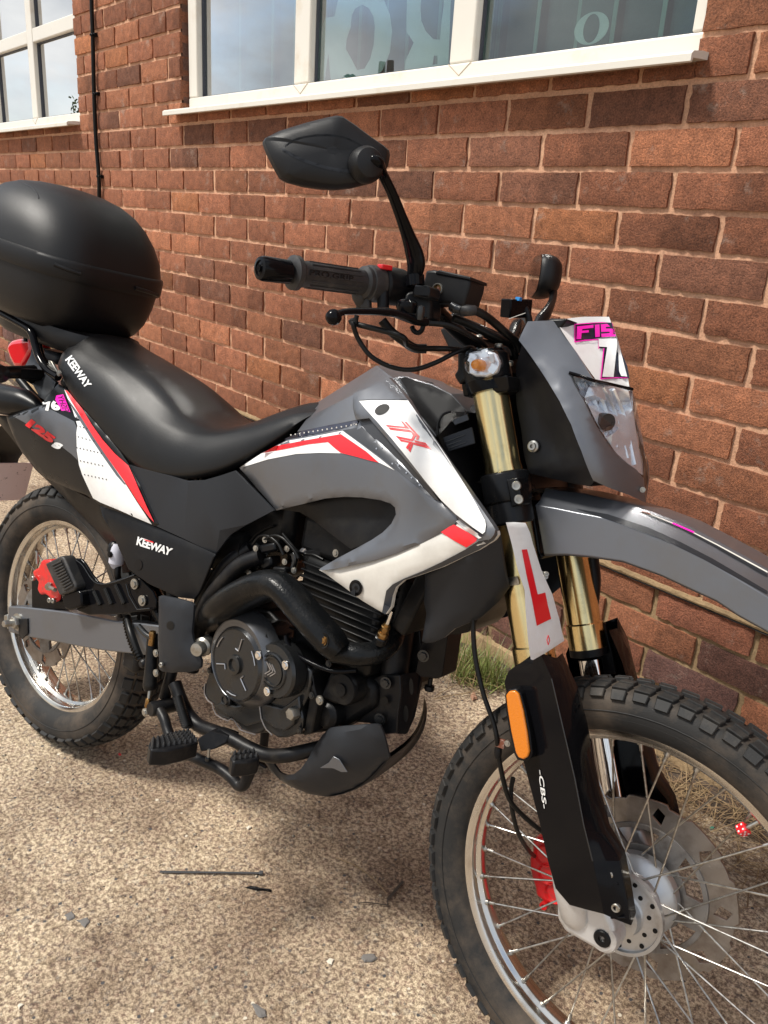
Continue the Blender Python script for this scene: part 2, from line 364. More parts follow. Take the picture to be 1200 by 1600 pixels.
# ------------------------------------------------------------------ ground
def nodes(name):
    m = bpy.data.materials.new(name); m.use_nodes = True; t = m.node_tree; return m, t, t.nodes['Principled BSDF'], t.links.new
def N(t, ty, **k):
    n = t.nodes.new(ty)
    for a, v in k.items():
        if a in n.inputs: n.inputs[a].default_value = v
        else: setattr(n, a, v)
    return n
def ramp(t, stops, interp='LINEAR'):
    r = t.nodes.new('ShaderNodeValToRGB'); r.color_ramp.interpolation = interp
    while len(r.color_ramp.elements) < len(stops): r.color_ramp.elements.new(.5)
    for e, (p, c) in zip(r.color_ramp.elements, stops): e.position = p; e.color = (*c, 1)
    return r
def mixc(t, l, fac, a, b, blend='MIX'):
    x = t.nodes.new('ShaderNodeMix'); x.data_type = 'RGBA'; x.blend_type = blend
    for s, v in ((0, fac), (6, a), (7, b)):
        if isinstance(v, (int, float)): x.inputs[s].default_value = v
        elif isinstance(v, tuple): x.inputs[s].default_value = (*v, 1)
        else: l(v, x.inputs[s])
    return x.outputs[2]
m, t, b, l = nodes('old_exposed_aggregate_concrete'); tcn = N(t, 'ShaderNodeTexCoord'); V0 = tcn.outputs['Object']
# warped coordinates so the stones are not round cells
wz = N(t, 'ShaderNodeTexNoise', Scale=90.0, Detail=2.0); l(V0, wz.inputs['Vector'])
wa = N(t, 'ShaderNodeVectorMath', operation='MULTIPLY_ADD'); wa.inputs[1].default_value = (.004, .004, .004); l(wz.outputs['Color'], wa.inputs[0]); l(V0, wa.inputs[2])
VW = wa.outputs[0]
n1 = N(t, 'ShaderNodeTexNoise', Scale=120.0, Detail=10.0, Roughness=.8); l(VW, n1.inputs['Vector'])
c1 = ramp(t, [(.40, (.06, .046, .042)), (.465, (.18, .14, .118)), (.505, (.42, .345, .26)), (.545, (.66, .575, .45)), (.62, (.78, .71, .57))]); l(n1.outputs[0], c1.inputs[0])
v1 = N(t, 'ShaderNodeTexVoronoi', Scale=120.0); l(VW, v1.inputs['Vector'])
c2 = ramp(t, [(0, (.10, .07, .055)), (.3, (.34, .26, .17)), (.55, (.46, .38, .26)), (.72, (.26, .15, .105)), (.86, (.17, .16, .15)), (1, (.64, .6, .5))]); l(v1.outputs['Color'], c2.inputs[0])
base = mixc(t, l, .32, c1.outputs[0], c2.outputs[0])
n0 = N(t, 'ShaderNodeTexNoise', Scale=620.0, Detail=3.0, Roughness=.6); l(V0, n0.inputs['Vector']); c0_ = ramp(t, [(.36, (.6, .58, .55)), (.62, (1.3, 1.3, 1.3))]); l(n0.outputs[0], c0_.inputs[0]); base = mixc(t, l, .8, base, c0_.outputs[0], 'MULTIPLY')
n2 = N(t, 'ShaderNodeTexNoise', Scale=2.6, Detail=9.0, Roughness=.62); l(V0, n2.inputs['Vector'])
c3 = ramp(t, [(.34, (.5, .44, .40)), (.46, (.82, .78, .73)), (.58, (1.1, 1.08, 1.02))]); l(n2.outputs[0], c3.inputs[0])
base = mixc(t, l, 1.0, base, c3.outputs[0], 'MULTIPLY')
n3 = N(t, 'ShaderNodeTexNoise', Scale=22.0, Detail=6.0, Roughness=.7); l(V0, n3.inputs['Vector'])
c4 = ramp(t, [(.34, (.55, .5, .46)), (.48, (1, 1, 1))]); l(n3.outputs[0], c4.inputs[0])
base = mixc(t, l, .8, base, c4.outputs[0], 'MULTIPLY')
v2 = N(t, 'ShaderNodeTexVoronoi', Scale=34.0); l(VW, v2.inputs['Vector'])
st = ramp(t, [(.0, (1, 1, 1)), (.1, (1, 1, 1)), (.13, (0, 0, 0))]); l(v2.outputs['Distance'], st.inputs[0])
sc = ramp(t, [(0, (.06, .06, .065)), (.45, (.12, .10, .09)), (.5, (.3, .27, .2)), (.75, (.62, .58, .48)), (1, (.25, .09, .06))], 'CONSTANT'); l(v2.outputs['Color'], sc.inputs[0])
base = mixc(t, l, st.outputs[0], base, sc.outputs[0])
base = mixc(t, l, 1.0, base, (1.03, 1.0, .97), 'MULTIPLY')
l(base, b.inputs['Base Color']); b.inputs['Roughness'].default_value = .88
bp = N(t, 'ShaderNodeBump', Strength=.75, Distance=.004); hm = N(t, 'ShaderNodeMath', operation='ADD'); l(n1.outputs[0], hm.inputs[0]); hs = N(t, 'ShaderNodeMath', operation='MULTIPLY'); hs.inputs[1].default_value = .6; l(n3.outputs[0], hs.inputs[0]); l(hs.outputs[0], hm.inputs[1]); l(hm.outputs[0], bp.inputs['Height']); l(bp.outputs[0], b.inputs['Normal'])
M['ground'] = m
gv = []; gf = []
xs = [-80, -30, -12]+[-8+.25*i for i in range(57)]+[10, 30, 80]; ysg = [-80, -30, -10, -5]+[-4+.2*i for i in range(23)]+[5, 30, 80]
for y in ysg:
    for x in xs:
        near = -8 <= x <= 6 and -4 <= y <= .3
        gv.append((x, y, (noise.noise(Vector((x*1.1, y*1.1, 0)))*.004 if near else 0)-.002))
nx = len(xs)
for j in range(len(ysg)-1):
    for i in range(nx-1): gf.append((j*nx+i, j*nx+i+1, (j+1)*nx+i+1, (j+1)*nx+i))
g = obj('ground', gv, gf, 'ground'); tag(g, kind='structure', label='stony old concrete yard surface, buff and brown')

# ------------------------------------------------------------------ brick building
bld = empty('brick_building', loc=(0, 0, 0)); tag(bld, 'red brown brick building wall with white framed windows behind the motorcycle', 'building')
m, t, b, l = nodes('drag_faced_brick'); tcn = N(t, 'ShaderNodeTexCoord'); at_ = N(t, 'ShaderNodeAttribute', attribute_name='tone'); V0 = tcn.outputs['Object']
n1 = N(t, 'ShaderNodeTexNoise', Scale=240.0, Detail=6.0, Roughness=.75); l(V0, n1.inputs['Vector'])
n2 = N(t, 'ShaderNodeTexNoise', Scale=34.0, Detail=7.0, Roughness=.62); l(V0, n2.inputs['Vector'])
r1 = ramp(t, [(.34, (.45, .43, .43)), (.48, (.92, .92, .92)), (.64, (1.5, 1.43, 1.36))]); l(n1.outputs[0], r1.inputs[0])
r2 = ramp(t, [(.3, (.7, .7, .72)), (.55, (1, 1, 1)), (.75, (1.25, 1.2, 1.15))]); l(n2.outputs[0], r2.inputs[0])
base = mixc(t, l, 1.0, at_.outputs['Color'], r1.outputs[0], 'MULTIPLY'); base = mixc(t, l, 1.0, base, r2.outputs[0], 'MULTIPLY')
n3 = N(t, 'ShaderNodeTexNoise', Scale=11.0, Detail=8.0, Roughness=.75); l(V0, n3.inputs['Vector'])
r3 = ramp(t, [(.58, (0, 0, 0)), (.74, (.8, .8, .8))]); l(n3.outputs[0], r3.inputs[0]); base = mixc(t, l, r3.outputs[0], base, (.4, .31, .25))
l(base, b.inputs['Base Color']); b.inputs['Roughness'].default_value = .9; b.inputs['Specular IOR Level'].default_value = .3
mu = N(t, 'ShaderNodeMath', operation='MULTIPLY_ADD'); mu.inputs[1].default_value = .8; l(n2.outputs[0], mu.inputs[0]); l(n1.outputs[0], mu.inputs[2])
bp = N(t, 'ShaderNodeBump', Strength=1.0, Distance=.007); l(mu.outputs[0], bp.inputs['Height']); l(bp.outputs[0], b.inputs['Normal']); M['brick'] = m
m, t, b, l = nodes('sandy_mortar'); tcn = N(t, 'ShaderNodeTexCoord'); V0 = tcn.outputs['Object']
n1 = N(t, 'ShaderNodeTexNoise', Scale=160.0, Detail=5.0, Roughness=.7); l(V0, n1.inputs['Vector']); n2 = N(t, 'ShaderNodeTexNoise', Scale=7.0, Detail=7.0, Roughness=.65); l(V0, n2.inputs['Vector'])
sp = N(t, 'ShaderNodeSeparateXYZ'); l(V0, sp.inputs[0]); mr = N(t, 'ShaderNodeMapRange'); mr.inputs['From Min'].default_value = .464; mr.inputs['From Max'].default_value = .476; l(sp.outputs['Z'], mr.inputs[0])
r2 = ramp(t, [(.3, (.46, .25, .155)), (.6, (.66, .38, .235)), (.8, (.74, .47, .31))]); l(n2.outputs[0], r2.inputs[0])
r2b = ramp(t, [(.3, (.17, .115, .06)), (.6, (.36, .25, .135)), (.8, (.5, .38, .23))]); l(n2.outputs[0], r2b.inputs[0])
base = mixc(t, l, mr.outputs[0], r2b.outputs[0], r2.outputs[0])
r1 = ramp(t, [(.3, (.7, .68, .66)), (.6, (1.08, 1.08, 1.08))]); l(n1.outputs[0], r1.inputs[0]); base = mixc(t, l, 1.0, base, r1.outputs[0], 'MULTIPLY')
l(base, b.inputs['Base Color']); b.inputs['Roughness'].default_value = .95; bp = N(t, 'ShaderNodeBump', Strength=.6, Distance=.003); l(n1.outputs[0], bp.inputs['Height']); l(bp.outputs[0], b.inputs['Normal']); M['mortar'] = m

OPEN = [(-2.15, -.108, 1.592, 2.78), (-5.3, -3.125, 1.592, 2.78)]
V = []; F = []; MI = []; TONE = []
def brick_tone(z, x):
    r = rnd(); k = .8+.62*rnd()
    if z < .585: c = random.choice([(.17,.082,.062),(.25,.10,.06),(.14,.072,.06),(.29,.12,.065)])
    elif r < .62: c = (0.297,0.119,0.066)
    elif r < .72: c = (0.218,0.095,0.058)
    elif r < .95: c = (0.342,0.140,0.074)
    else: c = (0.374,0.150,0.070)
    return tuple(q*k for q in c)
def add_brick(x0, x1, z0, z1, fine):
    w_, h_ = x1-x0, z1-z0
    if w_ < .012 or h_ < .01: return
    tone = brick_tone(z0, x0); two = rnd() < .3; k2 = .62+.3*rnd(); tone2 = tuple(q*k2 for q in tone); cut = x0+w_*random.choice((.45, .5, .55))
    nx_, nz_ = (max(3, int(w_/.011)), max(3, int(h_/.011))) if fine else (1, 1)
    k0 = len(V); off = (rnd()-.5)*.004; tilt = (rnd()-.5)*.006
    for j in range(nz_+1):
        for i in range(nx_+1):
            u, v = i/nx_, j/nz_; x = x0+w_*u; z = z0+h_*v; y = off+tilt*(u-.5)
            if fine:
                s = noise.noise(Vector((x*55, z*55, off*900))); q = noise.noise(Vector((x*140, z*140, 3)))
                y += s*.0020+q*.0018
                e = min(i, nx_-i, j, nz_-j)
                if e == 0:
                    y += .0018+abs(q)*.002
                    if i in (0, nx_): x += q*.003
                    if j in (0, nz_): z += q*.0026+s*.0008
            V.append((x, y, z))
    for j in range(nz_):
        for i in range(nx_):
            a = k0+j*(nx_+1)+i; F.append((a, a+1, a+nx_+2, a+nx_+1)); MI.append(0)
            xm = x0+w_*(i+.5)/nx_; mm = .5+.5*math.tanh((xm-cut)/.012); TONE.append(tuple(p*(1-mm)+q*mm for p, q in zip(tone, tone2)) if two else tone)
    # returns to the mortar bed
    ring = [k0+i for i in range(nx_+1)]+[k0+j*(nx_+1)+nx_ for j in range(1, nz_+1)]+[k0+nz_*(nx_+1)+i for i in range(nx_-1, -1, -1)]+[k0+j*(nx_+1) for j in range(nz_-1, 0, -1)]
    k1 = len(V)
    for r_ in ring: V.append((V[r_][0], .05, V[r_][2]))
    n_ = len(ring)
    for i in range(n_): F.append((ring[i], k1+i, k1+(i+1) % n_, ring[(i+1) % n_])); MI.append(0); TONE.append(tone)
def clipped(x0, x1, z0, z1, fine):
    segs = [(x0, x1, z0, z1)]
    for ox0, ox1, oz0, oz1 in OPEN:
        new = []
        for a, b_, c, d in segs:
            if b_ <= ox0 or a >= ox1 or d <= oz0 or c >= oz1: new.append((a, b_, c, d)); continue
            if c < oz0-.012: new.append((max(a, ox0), min(b_, ox1), c, min(d, oz0)))
            if a < ox0: new.append((a, ox0, c, d))
            if b_ > ox1: new.append((ox1, b_, c, d))
        segs = new
    for s_ in segs: add_brick(*s_, fine)
X0, X1, ZT = -9.0, 3.2, 3.3; J = .0060
for k in range(-24, 22):
    zt = 1.5632-.075*k; zb = zt-.075
    if zb > ZT or zt < .19: continue
    if k < 13: ph = -.1125 if k % 2 == 0 else 0
    else: ph = [.0135, -.098][(k-13) % 2]
    n0 = int((X0-ph)/.225)
    for n_ in range(n0, int((X1-ph)/.225)+1):
        a = ph+n_*.225; b_ = a+.225; jit = (rnd()-.5)*.006
        fine = a > -4.9 and b_ < 1.8 and zt < 2.5
        clipped(a+J+max(0, jit), b_-J+min(0, jit), max(zb+J, -.01), zt-J+(rnd()-.5)*.002, fine)
# mortar sheet (fine relief) around the openings
step = .02
def mortar_rect(x0, x1, z0, z1, fine):
    nx_ = max(1, int((x1-x0)/(step if fine else .5))); nz_ = max(1, int((z1-z0)/(step if fine else .5))); k0 = len(V)
    for j in range(nz_+1):
        for i in range(nx_+1):
            x = x0+(x1-x0)*i/nx_; z = z0+(z1-z0)*j/nz_; V.append((x, .0075+noise.noise(Vector((x*30, z*30, 9)))*.0022, z))
    for j in range(nz_):
        for i in range(nx_):
            a = k0+j*(nx_+1)+i; F.append((a, a+1, a+nx_+2, a+nx_+1)); MI.append(1); TONE.append((.4, .25, .18))
mortar_rect(X0, -4.9, 0, 1.5965, False); mortar_rect(-4.9, 1.8, 0, 1.5965, True); mortar_rect(1.8, X1, 0, 1.5965, False)
mortar_rect(X0, -5.3, 1.5965, ZT, False); mortar_rect(-3.125, -2.15, 1.5965, 2.78, True); mortar_rect(-3.125, -2.15, 2.78, ZT, False)
mortar_rect(-.108, 1.8, 1.5965, 2.78, True); mortar_rect(-.108, 1.8, 2.78, ZT, False); mortar_rect(1.8, X1, 1.5965, ZT, False)
mortar_rect(-5.3, -3.125, 2.78, ZT, False); mortar_rect(-2.15, -.108, 2.78, ZT, False)
# reveals, back, ends and top as mortar-faced masonry
def quadbox(x0, x1, y0, y1, z0, z1, mi=1):
    k0 = len(V)
    for x in (x0, x1):
        for y in (y0, y1):
            for z in (z0, z1): V.append((x, y, z))
    for q in [(0, 1, 3, 2), (4, 6, 7, 5), (0, 4, 5, 1), (2, 3, 7, 6), (0, 2, 6, 4), (1, 5, 7, 3)]: F.append(tuple(k0+i for i in q)); MI.append(mi); TONE.append((.19, .1, .075))
for x0, x1 in ((X0, -5.3), (-3.125, -2.15), (-.108, X1)): quadbox(x0, x1, .014, .26, 0, ZT, 0)
for x0, x1 in ((-5.3, -3.125), (-2.15, -.108)): quadbox(x0, x1, .014, .26, 0, 1.5965, 0); quadbox(x0, x1, .014, .26, 2.78, ZT, 0)
quadbox(X0-.02, X1+.02, -.03, .3, ZT, ZT+.08, 1)
# slipped damp course ledge: rough mortar lip with felt
def lip(z, d, h, mi, seed, x0=-4.9, x1=1.8):
    nx_ = int((x1-x0)/.012); k0 = len(V)
    for i in range(nx_+1):
        x = x0+(x1-x0)*i/nx_; q = noise.noise(Vector((x*9, seed, 0)))*.5+noise.noise(Vector((x*38, seed, 4)))*.5; s_ = noise.noise(Vector((x*60, seed, 8)))
        dd = d*(1+.8*q); zz = z+q*.003
        for y, z_ in ((.006, zz+h*.6), (-dd*.55, zz+h*.45+s_*.002), (-dd, zz+s_*.003), (-dd*.8, zz-h*.35), (.006, zz-h*.45)): V.append((x, y, z_))
    for i in range(nx_):
        for r_ in range(4): a = k0+i*5+r_; F.append((a, a+5, a+6, a+1)); MI.append(mi); TONE.append((.2, .1, .07))
lip(.5895, .0065, .013, 1, 2.2); lip(.5825, .006, .004, 2, 5.1)
lip(.222, .022, .06, 1, 7.7)
wall = obj('wall', V, F, None, bld, smooth=True, ang=40, mats=['brick', 'mortar', 'black'], mi=MI)
ca = wall.data.color_attributes.new('tone', 'FLOAT_COLOR', 'CORNER'); arr = np.ones((len(wall.data.loops), 4), np.float32)
ls = np.zeros(len(F), int); lt = np.zeros(len(F), int); wall.data.polygons.foreach_get('loop_start', ls); wall.data.polygons.foreach_get('loop_total', lt)
arr[:, :3] = np.repeat(np.array(TONE, np.float32), lt, axis=0); ca.data.foreach_set('color', arr.ravel())

# windows ------------------------------------------------------------
M['upvc'] = mat('cream_upvc', (.70, .67, .60), .32, 0, 0, var=.05, vscale=3, dirt=(.55, .46, .34), dscale=6, dpos=(.55, .85))
M['gasket'] = mat('grey_gasket', (.05, .055, .07), .6); M['room'] = mat('dim_room', (.09, .11, .11), .8)
M['slat'] = mat('teal_blind_fabric', (.10, .14, .145), .7, bump=.4, bscale=70, var=.35, vscale=8, bdist=.004); M['slatedge'] = mat('pale_blind_edge', (.24, .36, .32), .7)
M['vinylw'] = mat('frosted_letter_vinyl', (.54, .62, .6), .6, var=.12, vscale=12)
def window(x0, x1, z0, z1, mull, trans, pane_y, label, joint, WR, xa, xb):
    wd = empty('window', bld); wd['label'] = label
    fy0, fy1 = .022, .085; W_ = .062; P = []
    def fr(a, b_, c, d, y=fy0): P.append(g_box(((a+b_)/2, (y+fy1)/2, (c+d)/2), (b_-a, fy1-y, d-c)))
    fr(x0, x1, z0, z0+.044); fr(x0, x1, z1-.06, z1, ); fr(x0, x0+W_, z0+.044, z1-.06, fy0+.001); fr(x1-WR, x1, z0+.044, z1-.06, fy0+.001)
    for q in mull: fr(q-.040, q+.040, z0+.044, z1-.06, fy0+.002)
    edges = [x0+W_]+[v_ for q in mull for v_ in (q-.040, q+.040)]+[x1-WR]
    for i in range(0, len(edges), 2):
        for z_ in trans: fr(edges[i], edges[i+1], z_-.03, z_+.03, fy0+.003)
    obj('frame', *merge(*P), 'upvc', wd, bevel=.006, seg=3)
    # sloped glazing beads and dark gaskets round each light, then the glass
    zs = [z0+.044]+[v_ for z_ in trans for v_ in (z_-.03, z_+.03)]+[z1-.06]
    G = []; 
    for i in range(0, len(edges), 2):
        for j in range(0, len(zs), 2):
            a, b_, c, d = edges[i], edges[i+1], zs[j], zs[j+1]
            for (p, q, r_, s_) in ((a, b_, c, c+.005), (a, b_, d-.005, d), (a, a+.005, c+.005, d-.005), (b_-.005, b_, c+.005, d-.005)):
                G.append(g_box(((p+q)/2, pane_y-.002, (r_+s_)/2), (q-p, .009, s_-r_)))
            obj('glass_pane', *g_box(((a+b_)/2, pane_y+.004, (c+d)/2), (b_-a, .004, d-c)), 'pane', wd, smooth=False)
    obj('gasket', *merge(*G), 'gasket', wd, smooth=False)
    # mitre seams of the welded frame
    s = []
    for q, zc in joint:
        for sg in (-1, 1): s.append(g_tube([(q, fy0-.0005, zc), (q+sg*.039, fy0-.0005, zc+.027)], .0009, 4, smooth=False))
    for q in s: obj('weld_seam', *q, M['seam'], wd)
    # sill: sloping nose in section, extruded along x
    sec = [(.02, z0+.004), (-.02, z0+.003), (-.048, z0-.001), (-.054, z0-.006), (-.054, z0-.018), (-.050, z0-.020), (-.047, z0-.012), (.02, z0-.008)]
    Vv = [(x, y, z) for x in (xa, xb) for y, z in sec]; n_ = len(sec); obj('sill', Vv, [tuple(range(n_)), tuple(range(2*n_-1, n_-1, -1))]+[(i+n_, i, (i+1) % n_, (i+1) % n_+n_) for i in range(n_)], 'upvc', wd, ang=30)
    return wd
M['seam'] = mat('dirty_seam', (.4, .3, .2), .7)
WA = window(-2.125, -.112, 1.605, 2.75, [-1.42, -.750], [], .05, 'wide three-light window above the motorcycle seat, nearest the camera', [(-1.42, 1.622), (-.750, 1.622)], .03, -2.181, -.085)
WB = window(-5.26, -3.132, 1.605, 2.75, [-4.4, -3.765], [2.01], .05, 'window at the far left end of the wall, reflecting clouds', [(-3.765, 1.622)], .03, -5.35, -3.128)
for wd, a, b_ in ((WA, -2.09, -.12), (WB, -5.2, -3.14)):
    obj('room', *g_box(((a+b_)/2, 1.4, 2.1), (b_-a+1.5, 1.0, 1.6)), 'room', wd, smooth=False)
    Pa = []; Pb = []; x = a+.02; i = 0
    while x < b_-.02:
        yo = .15+.012*math.sin(i*2.1); q = .3*math.sin(i*1.3)
        Pa.append(g_box((x+.05, yo, 2.17), (.098, .002, 1.14), ax=(math.cos(q*.25), math.sin(q*.25), 0)))
        if wd is WA: Pb.append(g_box((x+.104, yo-.012, 2.17), (.011, .002, 1.14)))
        x += .112; i += 1
    obj('blind', *merge(*Pa), 'slat', wd, smooth=False)
    if Pb: obj('blind_edge', *merge(*Pb), 'slatedge', wd, smooth=False)
def on_glass(name, loops, parent):
    # loops as world (x, y, z) lists lying just behind the glass
    return plate2d(name, [[(p[0], p[2]) for p in lp] for lp in loops], .062, .001, 'vinylw', parent)
A_ = [(-1.298,0.062,1.8709),(-1.3153,0.062,1.8181),(-1.3585,0.062,1.8194),(-1.3755,0.062,1.7987),(-1.4129,0.062,1.733),(-1.4121,0.062,1.654),(-1.3549,0.062,1.6502),(-1.3521,0.062,1.6641),(-1.3395,0.062,1.7304),(-1.3248,0.062,1.6645),(-1.3183,0.062,1.6555),(-1.1062,0.062,1.6556),(-1.0881,0.062,1.665),(-1.0609,0.062,1.7054),(-1.057,0.062,1.7573),(-1.0698,0.062,1.7932),(-1.098,0.062,1.8309),(-1.0994,0.062,1.8448)]
B_ = [(-1.13,0.062,1.7721),(-1.1312,0.062,1.7296),(-1.1425,0.062,1.6983),(-1.1667,0.062,1.6747),(-1.2001,0.062,1.6736),(-1.2263,0.062,1.7017),(-1.2561,0.062,1.7304),(-1.2547,0.062,1.7562),(-1.2377,0.062,1.7838),(-1.2352,0.062,1.8125),(-1.2196,0.062,1.8268),(-1.1903,0.062,1.8321),(-1.16,0.062,1.8196),(-1.1388,0.062,1.7977)]
on_glass('lettering', [A_, B_], WA)
A_ = [(-1.0055,0.062,1.8324),(-0.9992,0.062,1.7478),(-0.9669,0.062,1.7191),(-0.9948,0.062,1.6805),(-0.9961,0.062,1.6545),(-0.8302,0.062,1.6454),(-0.8411,0.062,1.8108)]
B_ = [(-0.9502,0.062,1.8219),(-0.9496,0.062,1.7924),(-0.9436,0.062,1.7653),(-0.9238,0.062,1.7399),(-0.8937,0.062,1.7197),(-0.8687,0.062,1.7159),(-0.8681,0.062,1.7536),(-0.8645,0.062,1.7885),(-0.8673,0.062,1.8111)]
C_ = [(-0.8864,0.062,1.6825),(-0.8725,0.062,1.6806),(-0.8712,0.062,1.6619),(-0.8894,0.062,1.662)]
on_glass('lettering', [A_, B_, C_], WA)
cO = [(-0.4045,0.062,1.691),(-0.3605,0.062,1.6863),(-0.41,0.062,1.7212),(-0.3821,0.062,1.6886),(-0.4095,0.062,1.7184)]
c0 = cO[0]; rx, rz = abs(cO[1][0]-c0[0]), abs(cO[2][2]-c0[2]); rx2, rz2 = abs(cO[3][0]-c0[0]), abs(cO[4][2]-c0[2])
on_glass('lettering', [[(x, 0, z) for x, z in ell(c0[0], c0[2], rx, rz, 36)], [(x, 0, z) for x, z in ell(c0[0], c0[2], rx2*.92, rz2*.97, 36)]], WA)

# black cable clipped to the wall
cb = empty('cable', loc=(-2.93, 0, 1.0)); tag(cb, 'black cable clipped vertically down the brick wall between the two windows', 'cable')
cp = [(-2.852,-0.012,2.2373),(-2.8815,-0.012,2.044),(-2.8887,-0.012,1.9079),(-2.9061,-0.012,1.7008),(-2.9113,-0.012,1.5234),(-2.9017,-0.012,1.3446),(-2.9429,-0.012,1.1577),(-2.9334,-0.012,0.9656)]
cp = [(p[0], p[1], p[2]) for p in cp]+[(cp[-1][0]+.01, -.012, .6), (cp[-1][0]-.01, -.012, .05)]
o = obj('cable_run', *g_tube(cp, .0085, 10, 5), 'hose', cb); o.location = (2.93, 0, -1.0)
for p in [(-2.887,-0.012,1.9193),(-2.892,-0.012,1.7024),(-2.8965,-0.012,1.3809),(-2.8617,-0.012,2.174)]:
    o = obj('cable_clip', *merge(g_lathe([(.013, -.004), (.013, .004)], p, (0, 0, 1), 14), g_box((p[0]+.017, p[1]+.004, p[2]), (.014, .014, .014)), g_lathe([(.004, 0), (.004, .006), (.002, .007)], (p[0]+.017, p[1]-.004, p[2]), (0, -1, 0), 8)), 'gloss', cb, bevel=.001); o.location = (2.93, 0, -1.0)

# the wall was laid out in a 225 x 75 mm module; scaling about the camera brings its foot to the ground and enlarges its bricks (268 x 89 mm)
KB = 1.19; MB_ = Matrix.Translation((.8302*(1-KB), -1.5027*(1-KB), 1.2912*(1-KB))) @ Matrix.Scale(KB, 4)
for o in list(bld.children_recursive)+list(cb.children_recursive):
    if o.type == 'MESH': o.data.transform(MB_)
YW = .2855      # front face of the wall in the world

# houses and a tree across the yard, seen only as reflections in the glass
M['oppwall'] = mat('far_brick', (.2, .12, .09), .9); M['slate'] = mat('slate_roof', (.07, .08, .09), .7); M['leaf'] = mat('leaf', (.05, .09, .03), .6, var=.4, vscale=3)
M['bark'] = mat('bark', (.08, .06, .045), .9)
def house(x, y, wx, wy, h, rh, label, chim=()):
    hs = empty('house', loc=(x, y, 0)); tag(hs, label, 'house')
    Vh, Fh = g_box((0, 0, h/2), (wx, wy, h)); obj('wall', Vh, Fh, 'oppwall', hs, smooth=False)
    e = .3; Vr = [(-wx/2-e, -wy/2-e, h+.004), (wx/2+e, -wy/2-e, h+.004), (wx/2+e, wy/2+e, h+.004), (-wx/2-e, wy/2+e, h+.004), (-wx/2-e, 0, h+rh), (wx/2+e, 0, h+rh)]
    obj('roof', Vr, [(0, 1, 5, 4), (2, 3, 4, 5), (0, 4, 3), (1, 2, 5), (0, 3, 2, 1)], 'slate', hs, smooth=False)
    for i in range(int(wx/2.2)):
        for z_ in (1.4, 3.7):
            if z_ < h-.6: obj('window', *merge(g_box((-wx/2+1.2+i*2.2, wy/2+.02, z_), (1.1, .08, 1.2))), 'upvc', hs, bevel=.02)
    for c_ in chim: obj('chimney', *merge(g_box((c_, 0, h+rh+.4), (.9, .6, 1.5)), g_lathe([(.12, 0), (.1, .4)], (c_-.2, 0, h+rh+1.15), (0, 0, 1), 10), g_lathe([(.12, 0), (.1, .4)], (c_+.2, 0, h+rh+1.15), (0, 0, 1), 10)), 'oppwall', hs, smooth=False)
house(-19.5, -15.5, 9, 6, 3.0, 1.2, 'low brick house with a chimney across the yard, mirrored in the near window', [-1.2])
def tree(x, y, h, r, label, seed):
    tr = empty('tree', loc=(x, y, 0)); tag(tr, label, 'tree'); rg = random.Random(seed)
    Pt = [g_tube([(0, 0, 0), (.1, .05, h*.35), (0, .1, h*.7)], [.22, .15, .05], 8)]
    for i in range(7):
        a = rg.random()*6.28; Pt.append(g_tube([(0, 0, h*(.3+.05*i)), (math.cos(a)*r*.7, math.sin(a)*r*.7, h*(.5+.06*i))], [.07, .02], 6))
    obj('trunk', *merge(*Pt), 'bark', tr)
    Vv = []; Ff = []
    cl = [(rg.gauss(0, r*.42), rg.gauss(0, r*.42), h*.65+rg.gauss(0, h*.13)) for _ in range(34)]
    for i in range(4200):
        c_ = rg.choice(cl); p = Vector((c_[0]+rg.gauss(0, r*.17), c_[1]+rg.gauss(0, r*.17), c_[2]+rg.gauss(0, r*.15))); a = Vector((rg.gauss(0, 1), rg.gauss(0, 1), rg.gauss(0, 1))).normalized()*.11; q = a.orthogonal().normalized()*.07; k = len(Vv)
        Vv += [p-a, p+q, p+a, p-q]; Ff.append((k, k+1, k+2, k+3))
    obj('crown', Vv, Ff, 'leaf', tr, smooth=False)
tree(-17.5, -12.2, 4.6, .9, 'small round tree beside the low house, mirrored in the near window', 3)
tree(-38, -13.5, 4.8, 1.8, 'broad green tree far to the left, mirrored in the far left window', 5)

# ------------------------------------------------------------------ grass, straw, litter
M['blade'] = mat('green_grass', (.17, .21, .05), .5, var=.4, vscale=30); M['straw'] = mat('dead_grass', (.27, .185, .095), .8, var=.5, vscale=40); M['straw2'] = mat('brown_dead_grass', (.15, .09, .047), .85, var=.5, vscale=40)
M['soil'] = mat('dark_soil', (.06, .042, .03), .95, bump=.8, bscale=90, var=.4, vscale=30, bdist=.006)
def blade(Vv, Ff, p, d, ln, wd_, bend, n=4):
    s = d.cross(Vector((0, 0, 1)))
    if s.length < .01: s = Vector((1, 0, 0))
    s.normalize(); k = len(Vv); q = p.copy(); dd = d.normalized()
    for i in range(n+1):
        w_ = wd_*(1-i/n*.9); Vv += [q-s*w_, q+s*w_]; q = q+dd*ln/n; dd = (dd+Vector((0, 0, -bend))).normalized()
        if q.z < .003: q.z = .003
    for i in range(n): Ff.append((k+i*2, k+i*2+1, k+i*2+3, k+i*2+2))
